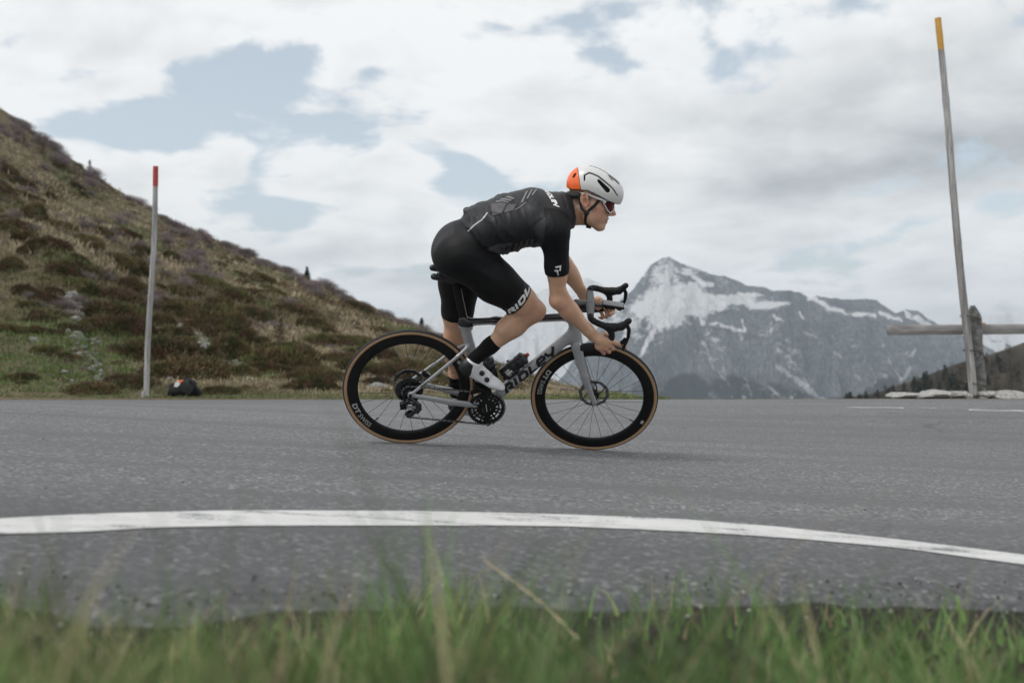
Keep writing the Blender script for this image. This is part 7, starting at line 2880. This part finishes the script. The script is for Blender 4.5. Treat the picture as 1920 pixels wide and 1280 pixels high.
# socks
for K_, A_, s, t0, p_, n_s in ((KNR, ANR, -1, None, np.array([0.404, -0.105, 0.690]), None), (KNL, ANL, 1, None, np.array([0.242, 0.11, 0.365]), None)):
    q = (A_ - K_) / np.linalg.norm(A_ - K_)
    ball = np.sqrt((BX - A_[0]) ** 2 + (BY - A_[1]) ** 2 + (BZ - A_[2]) ** 2).astype(np.float32) - 0.20
    Fk = np.maximum(np.maximum(FB - 0.0035, -plane(p_, q)), np.maximum(ball, -(BY * s).astype(np.float32) + 0.02))
    Fk = np.maximum(Fk, plane(A_ + q * 0.02, q))
    V, Q = nets(Fk, bax, 2)
    mobj('sock', V, Q, M_SOCK, rider)


# shoes: heel, toe and the way the laces face give the foot's frame
def shoe(heel, toe, upv, s):
    heel, toe = np.asarray(heel, float), np.asarray(toe, float)
    e1 = toe - heel
    ln = np.linalg.norm(e1)
    e1 /= ln
    e3 = np.asarray(upv, float) - e1 * (np.asarray(upv, float) @ e1)
    e3 /= np.linalg.norm(e3)
    e2 = np.cross(e3, e1)
    Rf = np.stack([e1, e2, e3], 1)
    g = lambda a, b, c: heel + Rf @ np.array([a, b, c])
    out_ = -1 if s < 0 else 1
    pr = [ell(g(0.040, 0, 0.036), (0.042, 0.033, 0.042), 0.02, Rf), cone(g(0.038, 0, 0.055), g(0.052, 0, 0.085), 0.036, 0.038, 0.02),
          cone(g(0.05, 0, 0.030), g(0.13, 0, 0.026), 0.034, 0.034, 0.02), cone(g(0.070, 0, 0.062), g(0.150, 0, 0.036), 0.034, 0.028, 0.02),
          ell(g(0.185, 0.004 * out_, 0.024), (0.052, 0.046, 0.027), 0.02, Rf), ell(g(0.228, -0.004 * out_, 0.020), (0.044, 0.038, 0.023), 0.02, Rf),
          cone(g(0.145, 0, 0.036), g(0.21, 0, 0.024), 0.027, 0.021, 0.02)]
    lo = np.minimum(heel, toe) - 0.09
    hi = np.maximum(heel, toe) + np.array([0.09, 0.09, 0.14])
    Fq, qax = field(pr, lo, hi, 0.0026)
    X_, Y_, Z_ = qax[0][:, None, None], qax[1][None, :, None], qax[2][None, None, :]
    px_, py_, pz_ = X_ - heel[0], Y_ - heel[1], Z_ - heel[2]
    la = px_ * e1[0] + py_ * e1[1] + pz_ * e1[2]
    lc = px_ * e3[0] + py_ * e3[1] + pz_ * e3[2]
    lb = px_ * e2[0] + py_ * e2[1] + pz_ * e2[2]
    top = lc - (0.098 - 0.16 * np.abs(la - 0.02))
    Fq = np.maximum(Fq, lc - 0.092 + 0.25 * np.clip(0.07 - la, 0, 1) * 0)
    # curved sole
    Fq = np.maximum(Fq, -(lc - (0.004 + 0.010 * ((la - 0.12) / 0.13) ** 2)))
    V, Q = nets(Fq.astype(np.float32), qax, 2)
    fl = (V[Q].mean(1) - heel) @ Rf
    mi = np.zeros(len(Q), int)
    mi[fl[:, 0] < 0.066 - 0.35 * np.abs(fl[:, 2] - 0.02)] = 1
    mi[(fl[:, 2] > 0.082)] = 0
    mi[fl[:, 2] < 0.009 + 0.010 * ((fl[:, 0] - 0.12) / 0.13) ** 2] = 1
    so = mobj('shoe', V, Q, [M_SHOEW, M_SHOEB], rider, mi=mi)
    bv = bvh_of(so)
    for a_, c_ in ((0.108, 0.060), (0.148, 0.042)):
        o_ = g(a_, 0.12 * out_, c_)
        hit = bv.ray_cast(Vector(o_), Vector(-e2 * out_), 0.3)
        if hit[0] is None:
            continue
        n_ = np.array(hit[1])
        p_ = np.array(hit[0])
        dl_ = MB().lathe([(0.0, 0.0090), (0.0105, 0.0090), (0.0130, 0.007), (0.0135, 0.0), (0.012, -0.004)], (0, 0, 0), 'z', 24)
        zt_ = n_ / np.linalg.norm(n_)
        xt_ = np.cross((0.1, 0.2, 0.9), zt_)
        xt_ /= np.linalg.norm(xt_)
        M_ = np.eye(4)
        M_[:3, :3] = np.stack([xt_, np.cross(zt_, xt_), zt_], 1)
        M_[:3, 3] = p_
        dl_.xf(M_).build('dial', [M_SHOEB], so)
        # lace running over the instep from the dial
        pts = []
        for t in np.linspace(0, 1, 8):
            h2 = bv.ray_cast(Vector(g(a_ + 0.016 + 0.004 * t, out_ * (0.030 - 0.05 * t), c_ + 0.08)), Vector(-e3), 0.3)
            if h2[0] is not None:
                pts.append(np.array(h2[0]) + np.array(h2[1]) * 0.0012)
        if len(pts) > 2:
            MB().tube(pts, 0.0013, 6).build('lace', [M_GREY_L], so)
    # tongue tab
    MB().tube([g(0.088, 0, 0.084), g(0.080, 0, 0.100), g(0.070, 0, 0.110)], [0.012, 0.013, 0.010], 10, flat=1.5, up=e2).build('tongue', [M_SHOEW], so)
    return so


shoe((0.218, -0.118, 0.528), (0.484, -0.122, 0.408), (0.30, -0.04, 0.95), -1)
shoe((0.226, 0.122, 0.140), (0.492, 0.126, 0.092), (0.25, 0.0, 0.97), 1)

# ---- helmet (head frame)
helm = empty('helmet')
helm.parent = rider
HP = HR @ np.array(Matrix.Rotation(rad(5), 3, 'Y'))      # helmet sits pitched forward on the brow


def hh(a, l, u):
    return hd(0.017, 0, 0.060) + HP @ (np.array([a, l, u]) * 0.90)


HK = 0.90
shell = [ell(hh(0.0, 0, 0.0), (0.142 * HK, 0.100 * HK, 0.106 * HK), 0.02, HP), ell(hh(0.055, 0, -0.012), (0.098 * HK, 0.088 * HK, 0.082 * HK), 0.05, HP), ell(hh(-0.045, 0, 0.010), (0.094 * HK, 0.090 * HK, 0.092 * HK), 0.05, HP)]
lo, hi = hh(0, 0, 0) - 0.19, hh(0, 0, 0) + 0.19
FS, sax = field(shell, lo, hi, 0.0021)
SX, SY, SZ = (sax[0][:, None, None] - hh(0, 0, 0)[0]), (sax[1][None, :, None] - hh(0, 0, 0)[1]), (sax[2][None, None, :] - hh(0, 0, 0)[2])
LA = (SX * HP[0, 0] + SY * HP[1, 0] + SZ * HP[2, 0]) / HK
LB = (SX * HP[0, 1] + SY * HP[1, 1] + SZ * HP[2, 1]) / HK
LC = (SX * HP[0, 2] + SY * HP[1, 2] + SZ * HP[2, 2]) / HK
# lower rim: a sweep that drops at the brow and behind the ear
rim = -0.030 - 0.010 * np.cos((LA + 0.02) * 22) + 0.05 * np.clip(LA, 0, 0.2) - 0.02 * np.clip(-LA - 0.05, 0, 1)
rim = np.interp(LA.ravel(), [-0.16, -0.11, -0.07, -0.03, 0.03, 0.09, 0.15], [-0.040, -0.038, -0.026, -0.016, -0.024, -0.036, -0.040]).reshape(LA.shape)
outer = np.maximum(FS, rim - LC)
hollow = FS + 0.006
outer = np.maximum(outer, -hollow).astype(np.float32)


TH = np.arctan2(LB, LC + 0.035) * 0.115       # arc length round the crown, left positive


def vent(pts, w0, w1):
    """slot following the crown: polyline of (a, degrees round the crown)"""
    d = np.full(outer.shape, 1.0, np.float32)
    pts = np.asarray(pts, float) * (1, rad(1) * 0.115)
    ws = np.linspace(w0, w1, len(pts))
    for (p, q, wa, wb) in zip(pts[:-1], pts[1:], ws[:-1], ws[1:]):
        ab = q - p
        t = np.clip(((LA - p[0]) * ab[0] + (TH - p[1]) * ab[1]) / (ab @ ab), 0, 1)
        dd = np.sqrt((LA - p[0] - t * ab[0]) ** 2 + (TH - p[1] - t * ab[1]) ** 2) - (wa + t * (wb - wa))
        d = np.minimum(d, dd)
    return d


cutv = np.full(outer.shape, 1.0, np.float32)
for s in (-1, 1):
    for pts, w0, w1 in (([(-0.060, 14 * s), (-0.02, 15 * s), (0.030, 17 * s), (0.060, 19 * s)], 0.0034, 0.0042),
                        ([(0.058, 20 * s), (0.085, 22 * s), (0.110, 22 * s)], 0.0060, 0.0098),
                        ([(-0.062, 58 * s), (-0.070, 46 * s), (-0.050, 38 * s), (0.000, 40 * s), (0.045, 46 * s), (0.090, 52 * s), (0.125, 62 * s)], 0.0036, 0.0040),
                        ([(0.010, 50 * s), (0.038, 56 * s), (0.068, 63 * s)], 0.0080, 0.0135)):
        cutv = np.minimum(cutv, vent(pts, w0, w1))
cutv = np.minimum(cutv, vent([(0.070, 0), (0.105, 0), (0.125, 0)], 0.003, 0.007))
shellF = np.maximum(outer, -cutv).astype(np.float32)
rear_pl = (LA + 0.082) + 0.52 * (LC - 0.01)
fr_shell = np.maximum(shellF, -rear_pl).astype(np.float32)
V, Q = nets(fr_shell, sax, 1)
shl = mobj('shell', V, Q, M_HELM, helm)
holeR = np.minimum(np.sqrt(((LA + 0.112) / 1.0) ** 2 + ((np.abs(LB) - 0.058) / 0.9) ** 2 + ((LC - 0.026) / 1.6) ** 2) - 0.015, 1.0)
rr_shell = np.maximum(np.maximum(np.maximum(np.maximum(FS + 0.0008, rim - LC), -(FS + 0.006)), rear_pl + 0.002), -holeR).astype(np.float32)
V, Q = nets(rr_shell, sax, 1)
mobj('rear_shell', V, Q, M_HELMO, helm)
lin = np.maximum(np.maximum(FS + 0.0065, rim - 0.003 - LC), -(FS + 0.024))
lin = np.maximum(lin, -np.maximum(cutv + 0.0012, -(FS + 0.017))).astype(np.float32)
V, Q = nets(lin, sax, 1)
mobj('liner', V, Q, M_HELMIN, helm)
hb_ = bvh_of(shl)
pv, pf = text_mesh('POC', 0.019, 0.0006)
project_text('helmet_lettering', pv, pf, hh(0.046, -0.072, 0.100), HP @ np.array([0.70, -0.16, -0.62]), HP @ np.array([0.72, 0.40, 0.50]), HP @ np.array([-0.15, 0.72, -0.68]), hb_, M_BLACK_L, helm, 0.001, 0.004, 0.3)
# retention cradle at the nape
# straps: two down each side to a divider under the ear, then to the chin
hbv = bvh_of(bodyo)


def on_skin(p, off=0.003):
    h_ = hbv.find_nearest(Vector(p))
    return np.array(h_[0]) + np.array(h_[1]) * off


crd = np.array([hd(-0.006 - 0.088 * math.sin(a_), 0.071 * math.cos(a_), 0.022 - 0.012 * math.sin(a_)) for a_ in np.linspace(0.1, math.pi - 0.1, 21)])
MB().tube(crd, 0.006, 8, flat=2.2, up=HR @ np.array([0, 0, 1.0])).build('cradle', [M_HELMIN], helm)
for s in (-1, 1):
    J = hd(0.006, 0.070 * s, -0.044)
    ribs = [[hd(-0.045, 0.072 * s, 0.020), hd(-0.040, 0.076 * s, -0.004), hd(-0.026, 0.074 * s, -0.028), J],
            [hd(0.050, 0.068 * s, 0.022), hd(0.040, 0.071 * s, 0.000), hd(0.022, 0.072 * s, -0.026), J],
            [J, hd(0.010, 0.066 * s, -0.064), hd(0.018, 0.054 * s, -0.090), hd(0.030, 0.030 * s, -0.108), hd(0.036, 0.0, -0.112)]]
    for rb2 in ribs:
        P = np.array(rb2)
        t1 = np.linspace(0, 1, 14)
        Pi = np.stack([np.interp(t1, np.linspace(0, 1, len(P)), P[:, i]) for i in range(3)], 1)
        Pi = np.array([on_skin(p_, 0.0035) if i_ > 1 or rb2 is ribs[2] else p_ for i_, p_ in enumerate(Pi)])
        for _ in range(2):
            Pi[1:-1] = (Pi[:-2] + 2 * Pi[1:-1] + Pi[2:]) / 4
        cen = hd(0.01, 0, -0.03)
        mb = MB().tube(Pi, 0.0070, 8, flat=0.22, up=(cen - Pi[6]) / np.linalg.norm(cen - Pi[6]))
        mb.build('strap', [M_STRAP], helm)
    Jb = on_skin(J, 0.006)
    MB().box(Jb, (0.026, 0.008, 0.016), HR, 0, 0.003).build('strap_divider', [M_HELMIN], helm)
MB().box(on_skin(hd(0.030, -0.028, -0.110), 0.006), (0.026, 0.012, 0.014), HR, 0, 0.004).build('buckle', [M_HELMIN], helm)

# ---- sunglasses
gls = empty('sunglasses')
gls.parent = rider


def gl(ang, u, off=0.0):
    """point on the wrapped visor: ang from straight ahead, u height in the head frame"""
    R_ = 0.085 + off
    return hd(0.034 + R_ * math.cos(ang) * (1.0 - 0.10 * (u - 0.01) * 10 * 0.2), R_ * 0.90 * math.sin(ang), u)


angs = np.linspace(-1.12, 1.12, 41)


def lens_low(a):
    x = abs(a)
    return np.interp(x, [0, 0.12, 0.25, 0.55, 0.80, 0.98, 1.12], [0.000, -0.005, -0.018, -0.027, -0.018, -0.003, 0.008])


def lens_top(a):
    return np.interp(abs(a), [0, 0.5, 1.12], [0.028, 0.027, 0.022])


Lv, Lf = [], []
for a_ in angs:
    for k in range(7):
        t = k / 6
        u_ = lens_low(a_) * (1 - t) + lens_top(a_) * t
        Lv.append(gl(a_, u_, 0.0015 * math.sin(t * math.pi)))
for i in range(40):
    for k in range(6):
        Lf.append((i * 7 + k, (i + 1) * 7 + k, (i + 1) * 7 + k + 1, i * 7 + k + 1))
n0 = len(Lv)
Lv += [p - HR @ np.array([0.0016, 0, 0]) for p in Lv]
Lf += [tuple(n0 + i for i in f[::-1]) for f in Lf]
mobj('lens', Lv, Lf, M_LENS, gls)
fm = MB()
fm.tube([gl(a_, lens_low(a_), 0.001) for a_ in angs], 0.0026, 8)
fm.tube([gl(a_, lens_top(a_), 0.001) for a_ in angs], 0.0034, 8)
for s in (-1, 1):
    fm.tube([gl(1.12 * s, lens_low(1.12), 0.001), gl(1.14 * s, 0.016, 0.001), gl(1.12 * s, lens_top(1.12), 0.001)], 0.0042, 8)
    fm.tube([gl(1.10 * s, 0.020, 0.001), hd(0.052, 0.0790 * s, 0.023), hd(0.020, 0.0800 * s, 0.027), hd(-0.010, 0.0785 * s, 0.033), hd(-0.036, 0.0775 * s, 0.030)], [0.0055, 0.0058, 0.0045, 0.0036, 0.0030], 8, flat=0.5)
    fm.tube([gl(1.16 * s, 0.014, 0.002), gl(1.05 * s, 0.016, 0.003)], [0.006, 0.006], 8)
fm.build('glasses_frame', [M_GLASSW], gls)
MB().tube([hd(0.096, -0.010, -0.004), hd(0.104, 0, 0.010), hd(0.096, 0.010, -0.004)], 0.003, 8).build('nose_pad', [M_HELMIN], gls)
